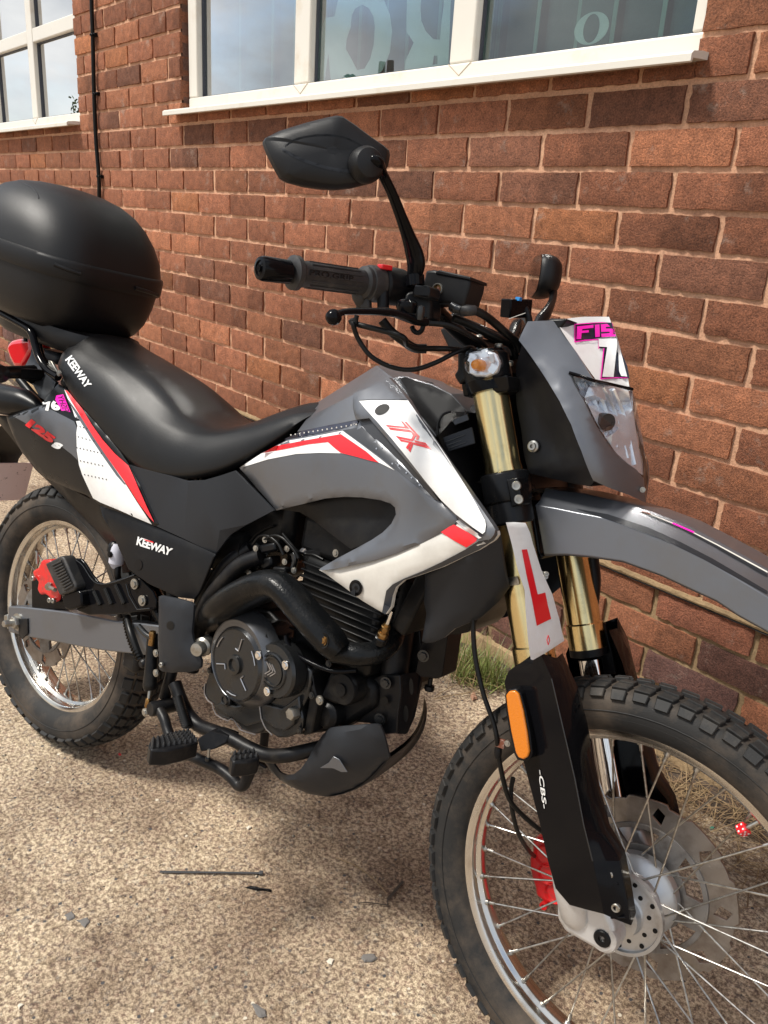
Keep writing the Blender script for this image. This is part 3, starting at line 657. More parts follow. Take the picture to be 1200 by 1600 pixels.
def tuft(name, pts, n, lo, hi, m, label, cat, kind=None, flat=0., bend=.12, spread=.02, width=.0016):
    Vv = []; Ff = []; ox, oy = pts[0][0], pts[0][1]
    for i in range(n):
        a = random.choice(pts); p = Vector((a[0]-ox+random.gauss(0, spread), min(a[1]+random.gauss(0, spread), YW-.008)-oy, .001)); th = rnd()*6.283
        el = R(20+60*rnd())*(1-flat); d = Vector((math.cos(th)*math.cos(el), math.sin(th)*math.cos(el), math.sin(el)))
        blade(Vv, Ff, p+Vector((0, 0, .002+flat*.02*rnd())), d, lo+(hi-lo)*rnd(), width*(.6+.8*rnd()), bend*(.4+rnd()))
    o = obj(name, Vv, Ff, m, smooth=False); o.location = (ox, oy, 0); return tag(o, label, cat, kind=kind)
GA = [(-0.5996,0.1072,0),(-0.5975,0.1297,0),(-0.6572,0.1399,0),(-0.5634,0.161,0),(-0.5294,0.1542,0),(-0.5887,0.1623,0),(-0.631,0.1387,0),(-0.5286,0.1743,0),(-0.7066,0.1802,0)]
tuft('grass_tuft', [GA[i] for i in (0, 1, 3, 4, 5, 7)], 300, .05, .16, 'blade', 'tuft of long green grass growing at the wall foot beside the front forks', 'grass')
tuft('grass_tuft', [GA[i] for i in (2, 6, 8)], 160, .05, .13, 'blade', 'smaller pale green grass tuft left of the larger tuft at the wall foot', 'grass')
tuft('grass_tuft', [GA[i] for i in (1, 3, 4, 6, 8)], 170, .05, .15, 'straw', 'dry yellow blades mixed through the green tuft beside the front forks', 'grass', spread=.04, bend=.2)
tuft('weed', [(-4.8773,0.0591,0),(-4.7559,0.0473,0)], 160, .04, .16, 'blade', 'green weeds at the wall foot behind the rear light', 'weed')
base_line = [(x, YW-.02-.22*rnd()**1.3, 0) for x in [(-.28+1.9*rnd()) for _ in range(90)]]
sg = [(-7.5+9.3*i/150, 0) for i in range(151)]; Vv = []; Ff = []
for i, (x, _) in enumerate(sg):
    d = .05+.03*noise.noise(Vector((x*3, 0, 0)))+(.06 if x > -.7 else 0)*min(1, max(0, (x+.7)/.3)); Vv += [(x, YW, .022), (x, YW-d*.5, .012+.004*noise.noise(Vector((x*20, 1, 0)))), (x, YW-d, -.004)]
for i in range(150): Ff += [(i*3, i*3+1, i*3+4, i*3+3), (i*3+1, i*3+2, i*3+5, i*3+4)]
tag(obj('soil_strip', Vv, Ff, 'soil'), 'strip of dark soil gathered along the foot of the wall', None, kind='stuff')
tuft('dead_grass', base_line, 2400, .05, .17, 'straw', 'matted straw-coloured dead grass along the wall foot behind the front wheel', 'dead grass', kind='stuff', flat=.75, bend=.08, spread=.04, width=.0012)
tuft('dead_grass', base_line, 1900, .03, .14, 'straw2', 'brown decayed grass litter along the wall foot behind the front wheel', 'dead grass', kind='stuff', flat=.7, bend=.1, spread=.05, width=.0014)
tuft('dead_grass', [(x, YW-.03-.03*rnd(), 0) for x in [(-6+5.4*rnd()) for _ in range(50)]], 700, .02, .08, 'straw2', 'sparse brown litter along the wall foot behind the motorcycle', 'dead grass', kind='stuff', flat=.7, bend=.1, spread=.02, width=.0014)
# loose grit of the yard
Vv = []; Ff = []
for i in range(2600):
    x = -2.6+3.9*rnd(); y = -1.75+2.0*rnd(); r_ = .0015+.0035*rnd()**3; k = len(Vv)
    pv = [Vector((math.cos(a)*r_*(.6+.7*rnd()), math.sin(a)*r_*(.6+.7*rnd()), 0)) for a in (0, 1.3, 2.5, 3.8, 5.1)]
    Vv += [Vector((x, y, -.001))+p for p in pv]+[Vector((x+r_*.2, y, r_*.55+.001))]
    for j in range(5): Ff.append((k+j, k+(j+1) % 5, k+5))
M['grit'] = mat('grit', (.36, .3, .22), .8, var=.85, vscale=26, dirt=(.07, .065, .06), dscale=33, dpos=(.5, .54))
tag(obj('grit', Vv, Ff, 'grit', smooth=False), 'small loose grit scattered over the concrete', None, kind='stuff')
def chip(name, outl, h, m, label, cat):
    o2 = []
    for i in range(len(outl)):
        a, c = Vector(outl[i]), Vector(outl[(i+1) % len(outl)]); e_ = (c-a).length
        for k in range(3): q = a.lerp(c, k/3); o2.append((q.x+(rnd()-.5)*e_*.22, q.y+(rnd()-.5)*e_*.22, 0))
    outl = o2; h *= .6
    ox = sum(p[0] for p in outl)/len(outl); oy = sum(p[1] for p in outl)/len(outl); n_ = len(outl)
    if sum(outl[i][0]*outl[(i+1) % n_][1]-outl[(i+1) % n_][0]*outl[i][1] for i in range(n_)) < 0: outl = outl[::-1]
    Vv = [(p[0]-ox, p[1]-oy, 0) for p in outl]+[((p[0]-ox)*.8, (p[1]-oy)*.8, h*(.8+.3*rnd())) for p in outl]+[(0, 0, h*1.15)]
    Ff = [(i, (i+1) % n_, (i+1) % n_+n_, i+n_) for i in range(n_)]+[(i+n_, (i+1) % n_+n_, 2*n_) for i in range(n_)]+[tuple(range(n_))[::-1]]
    o = obj(name, Vv, Ff, m, smooth=False); o.location = (ox, oy, 0); return tag(o, label, cat)
M['slatechip'] = mat('slate_chip', (.14, .13, .12), .7, bump=.5, bscale=200); M['pale'] = mat('pale_stone', (.6, .55, .45), .8); M['tan'] = mat('tan_stone', (.36, .2, .13), .85)
chip('stone_chip', [(-0.0221,-0.7431,0),(-0.0236,-0.7312,0),(-0.0129,-0.7168,0),(-0.0029,-0.7173,0),(-0.0025,-0.733,0),(-0.0095,-0.7425,0)], .004, 'slatechip', 'blue grey slate chip on the ground left of the front wheel', 'stone')
chip('stone_chip', [(-0.0614,-0.9522,0),(-0.0578,-0.9454,0),(-0.0359,-0.9384,0),(-0.0268,-0.9441,0),(-0.0309,-0.9555,0)], .004, 'slatechip', 'dark slate chip at the bottom edge of the photo', 'stone')
chip('stone_chip', [(-0.0547,-0.9473,0),(-0.0551,-0.9316,0),(-0.0456,-0.9271,0),(-0.0463,-0.9422,0)], .003, 'grit', 'small grey flake touching the dark slate chip at the bottom edge', 'stone') if False else None
chip('stone_chip', [(-0.4353,-1.14,0),(-0.4358,-1.1252,0),(-0.4166,-1.1249,0),(-0.4149,-1.1377,0)], .003, 'slatechip', 'small dark chip lying left of the cable tie, nearest the left edge', 'stone')
chip('stone_chip', [(-0.4094,-1.1251,0),(-0.4039,-1.1076,0),(-0.3909,-1.1052,0),(-0.385,-1.1221,0)], .003, 'slatechip', 'dark grey chip left of and below the cable tie', 'stone')
chip('stone_chip', [(-0.0529,-0.7984,0),(-0.0549,-0.7896,0),(-0.0464,-0.7827,0),(-0.0407,-0.7957,0)], .003, 'pale', 'pale cream fragment left of the blue grey slate chip', 'stone')
chip('stone_chip', [(-0.4394,-0.7384,0),(-0.4405,-0.7296,0),(-0.4311,-0.727,0),(-0.4292,-0.738,0)], .004, 'pale', 'small white pebble above the cable tie', 'stone')
chip('stone_chip', [(-0.2936,-1.269,0),(-0.2965,-1.2629,0),(-0.2896,-1.2598,0),(-0.2857,-1.2683,0)], .003, 'pale', 'small white flake near the bottom left corner', 'stone')
chip('stone_chip', [(-0.5234,0.0597,0),(-0.5359,0.0831,0),(-0.5281,0.0886,0),(-0.508,0.0704,0),(-0.5084,0.0523,0)], .012, 'tan', 'round tan pebble at the edge of the green grass tuft', 'stone')
chip('leaf_scrap', [(-0.8462,-0.8607,0),(-0.8475,-0.8536,0),(-0.8361,-0.8552,0),(-0.8372,-0.8613,0)], .002, 'red', 'tiny red scrap on the concrete behind the rear tyre', 'scrap')
chip('leaf_scrap', [(0.1878,0.1312,0),(0.1886,0.1406,0),(0.1938,0.1423,0),(0.1957,0.1367,0),(0.1924,0.1295,0)], .004, M['gscrap'] if 'gscrap' in M else mat('green_glass', (.1, .35, .25), .3), 'small green scrap beside the dead grass behind the front disc', 'scrap')
# cable tie, strap end and twigs
zt = [(-0.4274,-0.9475,0.003),(-0.3633,-0.8654,0.003),(-0.3056,-0.7863,0.003),(-0.3003,-0.7849,0.003)]
tz = empty('cable_tie', loc=(zt[0][0], zt[0][1], 0)); tag(tz, 'long grey cable tie lying on the concrete below the foot pegs', 'cable tie')
Lc = [Vector(p)-Vector((zt[0][0], zt[0][1], 0)) for p in zt]
M['tie'] = mat('grey_nylon', (.05, .052, .055), .45)
d_ = (Lc[2]-Lc[0]); obj('strap', *g_box(Lc[0]+d_/2, (d_.length, .0045, .0016), ax=d_), 'tie', tz, bevel=.0004)
obj('tie_head', *g_box(Lc[2]+d_.normalized()*.004, (.008, .009, .006), ax=d_), 'tie', tz, bevel=.001)
pc = [(-0.2925,-0.8304,0.002),(-0.287,-0.8173,0.002),(-0.2729,-0.8064,0.002),(-0.2534,-0.7883,0.002),(-0.2514,-0.7912,0.002),(-0.271,-0.8151,0.002)]
chip('plastic_scrap', pc, .005, 'black', 'short black plastic offcut just below the cable tie', 'scrap')
tw = [(-0.1222,-0.6692,0.003),(-0.112,-0.6527,0.003),(-0.0835,-0.6248,0.003),(-0.0947,-0.6153,0.003),(-0.1119,-0.5592,0.003)]
o = obj('twig', *merge(g_tube([Vector(p)-Vector(tw[0]) for p in tw[:3]], .0012, 5, smooth=False), g_tube([Vector(p)-Vector(tw[0]) for p in tw[2:4]], .0015, 5, smooth=False), g_box((Vector(tw[3])+Vector(tw[4]))/2-Vector(tw[0]), ((Vector(tw[4])-Vector(tw[3])).length, .006, .001), ax=Vector(tw[4])-Vector(tw[3]))), mat('twig_brown', (.05, .038, .028), .8)); o.location = tw[0]; tag(o, 'dark bent twig on the concrete between skid plate and front wheel', 'twig')
tw = [(-0.2468,-0.6322,0.003),(-0.1971,-0.6103,0.003),(-0.1499,-0.6053,0.003),(-0.1089,-0.6068,0.003)]
o = obj('dry_stalk', *g_tube([Vector(p)-Vector(tw[0]) for p in tw], .001, 5), 'straw'); o.location = tw[0]; tag(o, 'thin pale dry stem on the concrete leading to the bent twig', 'grass stem')
tw = [(-0.5833,-0.0275,0.004),(-0.5907,0.0338,0.004),(-0.587,0.0859,0.004),(-0.5522,0.0952,0.004),(-0.5539,0.1255,0.004)]
o = obj('dry_stalk', *g_tube([Vector(p)-Vector(tw[0]) for p in tw], .0012, 5), 'straw'); o.location = tw[0]; tag(o, 'long dry stem lying left of the green grass tuft', 'grass stem')
tw = [(-0.5739,-0.0401,0.004),(-0.5629,0.0069,0.004),(-0.5433,0.0581,0.004),(-0.535,0.0977,0.004)]
o = obj('dry_stalk', *g_tube([Vector(p)-Vector(tw[0]) for p in tw], .0014, 5), 'straw'); o.location = tw[0]; tag(o, 'straight dry stalk pointing at the tan pebble', 'grass stem')

# ================================================================== MOTORCYCLE
h_, t_ = R(13.2323), R(10.9924)
ex = Vector((math.cos(h_), math.sin(h_), 0)); Lf = Vector((-math.sin(h_), math.cos(h_), 0)); Zw = Vector((0, 0, 1))
ey = Lf*math.cos(t_)-Zw*math.sin(t_); ez = Zw*math.cos(t_)+Lf*math.sin(t_)
bike = empty('motorcycle'); bike.matrix_world = Matrix(((ex.x, ey.x, ez.x, -1.0066), (ex.y, ey.y, ez.y, -.9466), (ex.z, ey.z, ez.z, 0), (0, 0, 0, 1)))
tag(bike, 'grey, white and red dual-sport motorcycle leaning towards the brick wall', 'motorcycle')
B = bike
WB = 1.4287

# ---- wheels
def wheel(loc, rz, Rm, half, prof, rim_r, rimprof, npitch, kh, label, hubf, blocks):
    wh = empty('wheel', B, loc); wh.rotation_euler = (0, 0, rz); wh['label'] = label
    ps = [Vector((y, r, 0)) for y, r in prof]; full = ps+[Vector((-p.x, p.y, 0)) for p in ps[-2::-1]]
    fine = catmull([Vector((p.x, 0, p.y)) for p in full], 4); pr = [(p.x, p.z) for p in fine]
    n = 120; V = []; F = []; mi = []
    for i in range(n):
        a = 2*math.pi*i/n
        for y, r in pr: V.append((r*math.cos(a), y, r*math.sin(a)))
    k = len(pr)
    for i in range(n):
        for j in range(k-1): F.append((i*k+j, ((i+1) % n)*k+j, ((i+1) % n)*k+j+1, i*k+j+1)); mi.append(1)
    # arc-length table of the section for placing tread blocks
    L_ = [0]
    for a, b_ in zip(pr, pr[1:]): L_.append(L_[-1]+math.hypot(b_[0]-a[0], b_[1]-a[1]))
    tot = L_[-1]
    def sec(s, h):
        s = max(0, min(tot*.9999, s)); i = max(j for j in range(len(L_)-1) if L_[j] <= s); f = (s-L_[i])/(L_[i+1]-L_[i])
        y = pr[i][0]+(pr[i+1][0]-pr[i][0])*f; r = pr[i][1]+(pr[i+1][1]-pr[i][1])*f; dy, dr = pr[i+1][0]-pr[i][0], pr[i+1][1]-pr[i][1]; q = math.hypot(dy, dr)
        return y-dr/q*h, r+dy/q*h
    def blk(u0, s0, u1, s1, u2, s2, u3, s3, h, hb=-.002):
        # four corners (pitch fraction, section position) -> raised block with tapered flanks
        base = len(V); cu_, cs_ = (u0+u1+u2+u3)/4, (s0+s1+s2+s3)/4
        for lv, hh, sh in ((0, hb, 1.0), (1, h*.82, .93), (2, h, .82)):
            for (u, s) in ((u0, s0), (u1, s1), (u2, s2), (u3, s3)):
                uu = cu_+(u-cu_)*sh; ss = cs_+(s-cs_)*sh; y, r = sec(ss*tot, hh); a = uu*2*math.pi/npitch; V.append((r*math.cos(a), y, r*math.sin(a)))
        for lv in (0, 1):
            for j in range(4): q = (j+1) % 4; F.append((base+lv*4+j, base+lv*4+q, base+lv*4+4+q, base+lv*4+4+j)); mi.append(0)
        F.append(tuple(base+8+j for j in range(4))); mi.append(0)
    for i in range(npitch):
        for (c, hh) in blocks(i):
            blk(*[v+(i if q % 2 == 0 else 0) for q, v in enumerate(c)], hh*kh)
            blk(*[(v+i+.5) if q % 2 == 0 else 1-v for q, v in enumerate(c)], hh*kh)
    o = obj('tyre', V, F, None, wh, ang=30, mats=['rubber', 'groove'], mi=mi)
    # fine moulded lines near the bead
    V, F = [], []
    for r0, y0 in ((prof[2][1]+.004, prof[2][0]-.0006), (prof[3][1], prof[3][0]-.0008)):
        for s in (1, -1):
            P_ = [(r0*math.cos(2*math.pi*i/90), y0*s, r0*math.sin(2*math.pi*i/90)) for i in range(91)]; v, f = g_tube(P_, .0008, 4, smooth=False, cap=False); V, F = merge((V, F), (v, f))
    obj('moulded_line', V, F, 'rubber', o)
    n = 144; m_ = len(rimprof); V = []; F = []
    for i in range(n):
        a = 2*math.pi*i/n
        for y, r in rimprof: V.append((r*math.cos(a), y, r*math.sin(a)))
    for i in range(n):
        for j in range(m_): F.append((i*m_+j, i*m_+(j+1) % m_, ((i+1) % n)*m_+(j+1) % m_, ((i+1) % n)*m_+j))
    obj('rim', V, F, 'alu', wh, ang=28, bevel=.0008)
    return wh
def spokes(wh, hubs, rim_r, lean=.72, n=36, r=.0016):
    # one mesh per kind (flange side x lacing direction), shared by nine rotated copies
    for kind in range(4):
        side, d = kind//2, (kind % 2)*2-1; yh, rh = hubs[side]; a0 = 2*math.pi*kind/n
        ah = a0+d*lean; P_ = [(rh*math.cos(ah), yh+(.004 if kind % 2 else -.004)*(1 if side else -1), rh*math.sin(ah)), (rim_r*math.cos(a0), (.005 if side else -.005), rim_r*math.sin(a0))]
        p, q = Vector(P_[0]), Vector(P_[1]); dr = (q-p).normalized()
        V, F = merge(g_tube([p, q], r, 6, smooth=False), g_tube([q-dr*.014, q-dr*.001], r*1.9, 8, smooth=False), g_tube([q-dr*.003, q+dr*.004], r*3.3, 10, smooth=False), g_lathe([(0, -.003), (r*2, -.002), (r*2, .002)], p, (0, 1, 0), 8))
        o0 = obj('spoke', V, F, 'steel', wh, ang=60)
        for k in range(1, 9):
            o = o0.copy(); C.objects.link(o); o.parent = wh; o.rotation_euler = (0, k*2*math.pi/9, 0)
def fblocks(i):
    e = i % 2
    return [((.12, .270+.012*e, .78, .270+.012*e, .82, .335, .08, .335), 1.0),
            ((.10, .348, .86, .352, .70, .41, -.04, .40), .95), ((.02, .42, .74, .43, .62, .488, -.08, .478), .9)]
def rblocks(i):
    e = i % 2
    return [((.10, .26+.012*e, .84, .26+.012*e, .86, .335, .08, .335), 1.0),
            ((.10, .35, .88, .352, .70, .42, .0, .41), 1.0), ((.02, .43, .72, .44, .60, .495, -.06, .49), 1.0)]
wf = wheel((WB, 0, .345), -.0188, .345, .045,
    [(-.026, .270), (-.035, .2765), (-.0425, .29), (-.0455, .305), (-.0435, .319), (-.037, .330), (-.022, .3365), (0, .3385)], .252,
    [(-.0285, .279), (-.0285, .2765), (-.0262, .2635), (-.0245, .2600), (-.0225, .2590), (-.013, .2580), (-.008, .2515), (0, .2500), (.008, .2515), (.013, .2580), (.0225, .2590), (.0245, .26), (.0262, .2635), (.0285, .2765), (.0285, .279), (.024, .279), (.020, .268), (0, .262), (-.020, .268), (-.024, .279)],
    64, .0066, 'front wheel, tall and narrow with a red die on its valve', 0, fblocks)
wr = wheel((0, 0, .325), 0, .325, .06,
    [(-.033, .2345), (-.046, .241), (-.0565, .256), (-.0605, .274), (-.058, .291), (-.0485, .306), (-.028, .3155), (0, .318)], .216,
    [(-.036, .2425), (-.036, .240), (-.0335, .2275), (-.0315, .2245), (-.029, .2235), (-.016, .2225), (-.010, .2155), (0, .214), (.010, .2155), (.016, .2225), (.029, .2235), (.0315, .2245), (.0335, .2275), (.036, .24), (.036, .2425), (.031, .2425), (.026, .232), (0, .226), (-.026, .232), (-.031, .2425)],
    52, .0075, 'rear wheel, smaller and wider than the front one', 0, rblocks)
spokes(wf, [(-.012, .045), (.034, .052)], .2505, .62)
spokes(wr, [(-.03, .042), (.034, .045)], .2145, .62, r=.0018)
# hubs (axis along local Y)
YA = (0, 1, 0)
V, F = g_lathe([(.020, -.052), (.030, -.050), (.0315, -.036), (.034, -.033), (.046, -.031), (.0565, -.031), (.0575, -.036), (.0625, -.036), (.0628, -.026), (.056, -.022), (.044, -.016), (.040, .0), (.044, .014), (.060, .024), (.0635, .030), (.0635, .046), (.055, .049), (.040, .051), (.020, .056)], (0, 0, 0), YA, 64)
hub = obj('hub', V, F, 'hub', wf, ang=30)
Hh = []
for i in range(9):
    for rr, da in ((.0515, 0), (.0415, .35)):
        a = i*2*math.pi/9+da; Hh.append(g_lathe([(0, -.0325), (.0033, -.0325), (.0036, -.0312)], (rr*math.cos(a), 0, rr*math.sin(a)), YA, 12))
for i, v in enumerate(Hh): obj('lightening_hole', *v, 'engd', hub)
V, F = g_lathe([(.018, -.062), (.026, -.058), (.03, -.04), (.05, -.036), (.052, -.03), (.036, -.022), (.032, .0), (.036, .02), (.055, .03), (.058, .045), (.04, .055), (.02, .06)], (0, 0, 0), YA, 48)
obj('hub', V, F, 'engine', wr, ang=30)
def wavy(Ro, nw, dz, n=180, notch=.0):
    out = []
    for i in range(n):
        a = 2*math.pi*i/n; q = math.cos(nw*a); r = Ro-dz*(1 if q > .55 else 0)-dz*.35*(.5-.5*q)
        out.append((r*math.cos(a), r*math.sin(a)))
    return out
def brake_disc(name, wh, y, Ro, Ri, nw, dz, th, slots, arms, lab):
    loops = [wavy(Ro, nw, dz)]; rb = Ro*.52
    for i in range(slots):
        a = 2*math.pi*i/slots+.2; rc = Ro*.84; c, s = math.cos(a), math.sin(a)
        pts = [(-.014, -.007), (.006, -.010), (.014, .004), (-.004, .010)]
        loops.append([(c*(rc+px)-s*pz, s*(rc+px)+c*pz) for px, pz in pts])
    for i in range(arms):
        a = 2*math.pi*(i+.5)/arms; g = math.pi/arms*.62; pts = []
        for k in range(7): q = a-g+2*g*k/6; pts.append((Ro*.68*math.cos(q), Ro*.68*math.sin(q)))
        for k in range(7): q = a+g*.72-2*g*.72*k/6; pts.append((Ro*.46*math.cos(q), Ro*.46*math.sin(q)))
        loops.append(pts)
    loops.append(ell(0, 0, Ri, Ri, 32)); d = plate2d(name, loops, y, th, 'disc', wh, bevel=.0004, label=lab)
    cl = [[(x*.70, z*.70) for x, z in ell(0, 0, Ro, Ro, 72)]]
    for i in range(arms):
        a = 2*math.pi*(i+.5)/arms; g = math.pi/arms*.62; pts = []
        for k in range(7): q = a-g+2*g*k/6; pts.append((Ro*.655*math.cos(q), Ro*.655*math.sin(q)))
        for k in range(7): q = a+g*.72-2*g*.72*k/6; pts.append((Ro*.475*math.cos(q), Ro*.475*math.sin(q)))
        cl.append(pts)
    cl.append(ell(0, 0, Ri, Ri, 32)); plate2d('disc_carrier', cl, y-.003, .004, 'carrier', wh, bevel=.0006)
    for i in range(arms):
        a = 2*math.pi*i/arms; obj('disc_bolt', *g_bolt((Ro*.36*math.cos(a), y+(-.004 if y < 0 else -.004), Ro*.36*math.sin(a)), (0, -1, 0), .006), 'bolt', wh)
    return d
brake_disc('brake_disc', wf, .062, .1445, .036, 9, .0055, .0045, 9, 5, 'large wavy front brake disc')
brake_disc('brake_disc', wr, -.078, .115, .036, 8, .005, .0045, 8, 5, 'smaller wavy rear brake disc')
# red die on the front valve stem
cd = [(1.5498,-0.004,0.5353)][0]; cs = [(1.5615,-0.004,0.551)][0]
wl = Vector(wf.location); dv = (Vector(cs)-Vector(cd)).normalized()
vs = obj('valve_stem', *g_tube([Vector(cd)-wl, Vector(cs)-wl+dv*.016], .0034, 10, smooth=False), 'steel', wf)
V, F = g_box(Vector(cd)-wl, (.0135, .0135, .0135), ax=dv, az=(.1, .5, 1)); die = obj('valve_cap', V, F, 'red', wf, bevel=.0012, seg=3, label='red die-shaped valve cap with white pips')
Xd = dv; Yd = Vector((.1, .5, 1)).cross(Xd).normalized(); Zd = Xd.cross(Yd)
for nrm, a1, a2, pips in ((-Yd, Xd, Zd, [(-1, -1), (1, -1), (-1, 1), (1, 1)]), (Zd, Xd, Yd, [(-1, -1), (0, 0), (1, 1)]), (Yd, Xd, Zd, [(-1, 0), (1, 0)]), (-Xd, Yd, Zd, [(0, 0)]), (-Zd, Xd, Yd, [(-1, 1), (1, 1), (0, 0), (-1, -1), (1, -1)])):
    for u, v in pips: obj('pip', *g_lathe([(.0014, -.001), (.0014, .0003)], Vector(cd)-wl+nrm*.0067+a1*u*.0036+a2*v*.0036, nrm, 12), 'white', wf)

# ---- fork: slope of the legs
def fk(Z, yo): return Vector((1.069+(1.077-Z)*.435, yo, Z))
fax = (fk(.5, 0)-fk(1.0, 0)).normalized()         # pointing down the leg
for s in (-1, 1):
    y = s*.1
    legp = [fk(1.10, y), fk(.668, y)]; Lg = (legp[1]-legp[0]).length
    leg = obj('fork_leg', *g_lathe([(.0, 0), (.0265, 0), (.0265, Lg*.305), (.0265, Lg*.33), (.0285, Lg*.36), (.0285, Lg*.9), (.031, Lg*.905), (.031, Lg), (.021, Lg+.002)], legp[0], fax, 40), 'gold', B, ang=30, label='gold anodised fork leg')
    a = fk(.655, y); obj('slider', *g_lathe([(.0205, 0), (.0205, .29)], a, fax, 32), 'chrome', leg)
    obj('fork_seal', *g_lathe([(.0315, 0), (.0315, .012), (.024, .014)], fk(.672, y), fax, 32), 'black', leg)
    # cast foot with the axle boss
    f0 = fk(.44, y); f1 = Vector((WB, y, .345))
    V, F = merge(g_lathe([(.027, 0), (.0275, .06), (.024, .10), (.012, .115)], f0, fax, 24), g_lathe([(.014, -.012), (.020, -.011), (.0225, -.006), (.0225, .022), (.018, .024)], f1, YA, 28))
    ft = obj('fork_foot', V, F, 'cast', leg, ang=35)
    prism('axle_clamp', [(1.345, y-.012, .40), (1.360, y-.012, .335), (1.376, y-.012, .322), (1.44, y-.012, .322), (1.452, y-.012, .335), (1.44, y-.012, .37), (1.40, y-.012, .42)], .034, 'cast', ft, bevel=.008, seg=4)
    if s < 0:
        lathe('axle_end', [(0, -.012), (.0045, -.012), (.005, -.015), (.0105, -.015), (.0125, -.013), (.0125, -.005)], f1, YA, 'engd', ft, 28)
    else: lathe('axle_end', [(0, .03), (.014, .03), (.015, .024)], f1, YA, 'bolt', ft, 6)
tube('front_axle', [(WB, -.1, .345), (WB, .1, .345)], .0085, 'steel', B, smooth=False)
# steering head, yokes
tube('steering_stem', [fk(1.12, 0)+Vector((-.03, 0, 0)), fk(.90, 0)+Vector((-.03, 0, 0))], .028, 'frame', B, smooth=False)
V = []
for zc, hgt in ((1.088, .03), (.925, .032)):
    c = fk(zc, 0); P_ = [g_box(c+Vector((-.015, 0, 0)), (.075, .15, hgt), az=-fax, ax=(fax.z*-1, 0, fax.x))]
    for s in (-1, 1): P_.append(g_lathe([(.034, -hgt*.72), (.036, -hgt*.6), (.036, hgt*.6), (.034, hgt*.72)], fk(zc, s*.1), fax, 36))
    yk = obj('yoke', *merge(*P_), 'sblack', B, bevel=.003, label='upper fork yoke' if zc > 1 else 'lower fork yoke')
# lower clamp block and its two socket screws on the near leg
lathe('clamp_collar', [(.0315, -.024), (.0335, -.021), (.0335, .021), (.0315, .024)], fk(.897, -.1), fax, 'sblack', B, 40)
cb_ = [(1.1701,-0.135,0.9269)][0]
box('clamp_block', Vector(cb_)+Vector((-.004, .012, 0)), (.018, .026, .04), 'sblack', B, .002, ax=(.9, 0, .43), az=-fax)
for p in [(1.1673,-0.1365,0.9368),(1.1753,-0.1365,0.9189)]: obj('socket_screw', *g_socket(p, (.35, -.93, .1), .0068), 'bolt', B)
# yoke head of the near leg under the indicator
V, F = g_lathe([(.0, -.03), (.022, -.03), (.031, -.026), (.0355, -.01), (.036, .02), (.0335, .034)], fk(1.088, -.1), fax, 36); obj('fork_cap', V, F, 'gloss', B)
# fork guards
def guard(rows, inner=.03):
    R_ = []
    for a, b_, c in rows:
        a, b_, c = Vector(a), Vector(b_), Vector(c); R_.append([a+Vector((.004, inner, .0)), a, a.lerp(b_, .5)+Vector((0, -.0005, 0)), b_, b_.lerp(c, .5)+Vector((0, -.001, 0)), c, c+Vector((-.004, inner, 0))])
    V, F = loft(R_); n = len(V); W2 = [v+Vector((.0, .003, 0)) for v in V]
    cols = 7; nr = len(R_); F2 = [q[::-1] for q in F]+[tuple(i+n for i in q) for q in F]
    rim = [i for i in range(cols)]+[r*cols+cols-1 for r in range(1, nr)]+[(nr-1)*cols+i for i in range(cols-2, -1, -1)]+[r*cols for r in range(nr-2, 0, -1)]
    for i in range(len(rim)): a, b_ = rim[i], rim[(i+1) % len(rim)]; F2.append((a, b_, b_+n, a+n))
    return V+W2, F2
rows = [[(1.2405,-0.128,0.705),(1.2641,-0.156,0.7224),(1.2775,-0.128,0.7132)], [(1.2118,-0.126,0.669),(1.2886,-0.157,0.6943),(1.3105,-0.126,0.6715)], [(1.2088,-0.126,0.6497),(1.3098,-0.157,0.6535),(1.3351,-0.126,0.6286)], [(1.2321,-0.126,0.6044),(1.3276,-0.158,0.6205),(1.3533,-0.126,0.5881)], [(1.2662,-0.126,0.5438),(1.3518,-0.158,0.5741),(1.3769,-0.126,0.5407)], [(1.3067,-0.127,0.4745),(1.3787,-0.159,0.5175),(1.4004,-0.128,0.5004)],
        [(1.3335,-0.128,0.423),(1.4016,-0.158,0.474),(1.4296,-0.133,0.478)], [(1.354,-0.13,0.3909),(1.4191,-0.157,0.4375),(1.4485,-0.135,0.4397)], [(1.3795,-0.133,0.3804),(1.4301,-0.148,0.4039),(1.4655,-0.137,0.4017)]]
V, F = guard(rows); gd = obj('fork_guard', V, F, 'gloss', B, ang=24, bevel=.006, label='near black fork guard carrying the white lettering')
obj('fork_guard', [(v[0], -v[1], v[2]) for v in V], [q[::-1] for q in F], 'gloss', B, ang=28, bevel=.0015)
tube('ridge_highlight', [Vector(r[1])+Vector((0, -.0003, 0)) for r in rows[1:7]], .0011, 'engine', gd, smooth=False, n=8)  # paler tube stands in for the sky highlight along the guard ridge
for p in [(1.4226,-0.141,0.4576),(1.4424,-0.143,0.4188)]: obj('socket_screw', *g_socket(p, OUT, .0062), 'bolt', gd)
for p in [(1.387,-0.133,0.4001)]: obj('socket_screw', *g_lathe([(.004, -.004), (.006, .001), (.0088, .002), (.0095, -.002)], p, OUT, 20), 'gloss', gd)
gt = [(1.0799,-0.146,0.6313),(1.2955,-0.1465,0.5552),(1.3152,-0.1465,0.5039),(1.3205,-0.1465,0.508),(1.3015,-0.1465,0.5594)]
text_on('lettering', '-CBS-', [gt[1], gt[2], gt[3], gt[4]], [gd], 'white', off=.015, shear=.25)
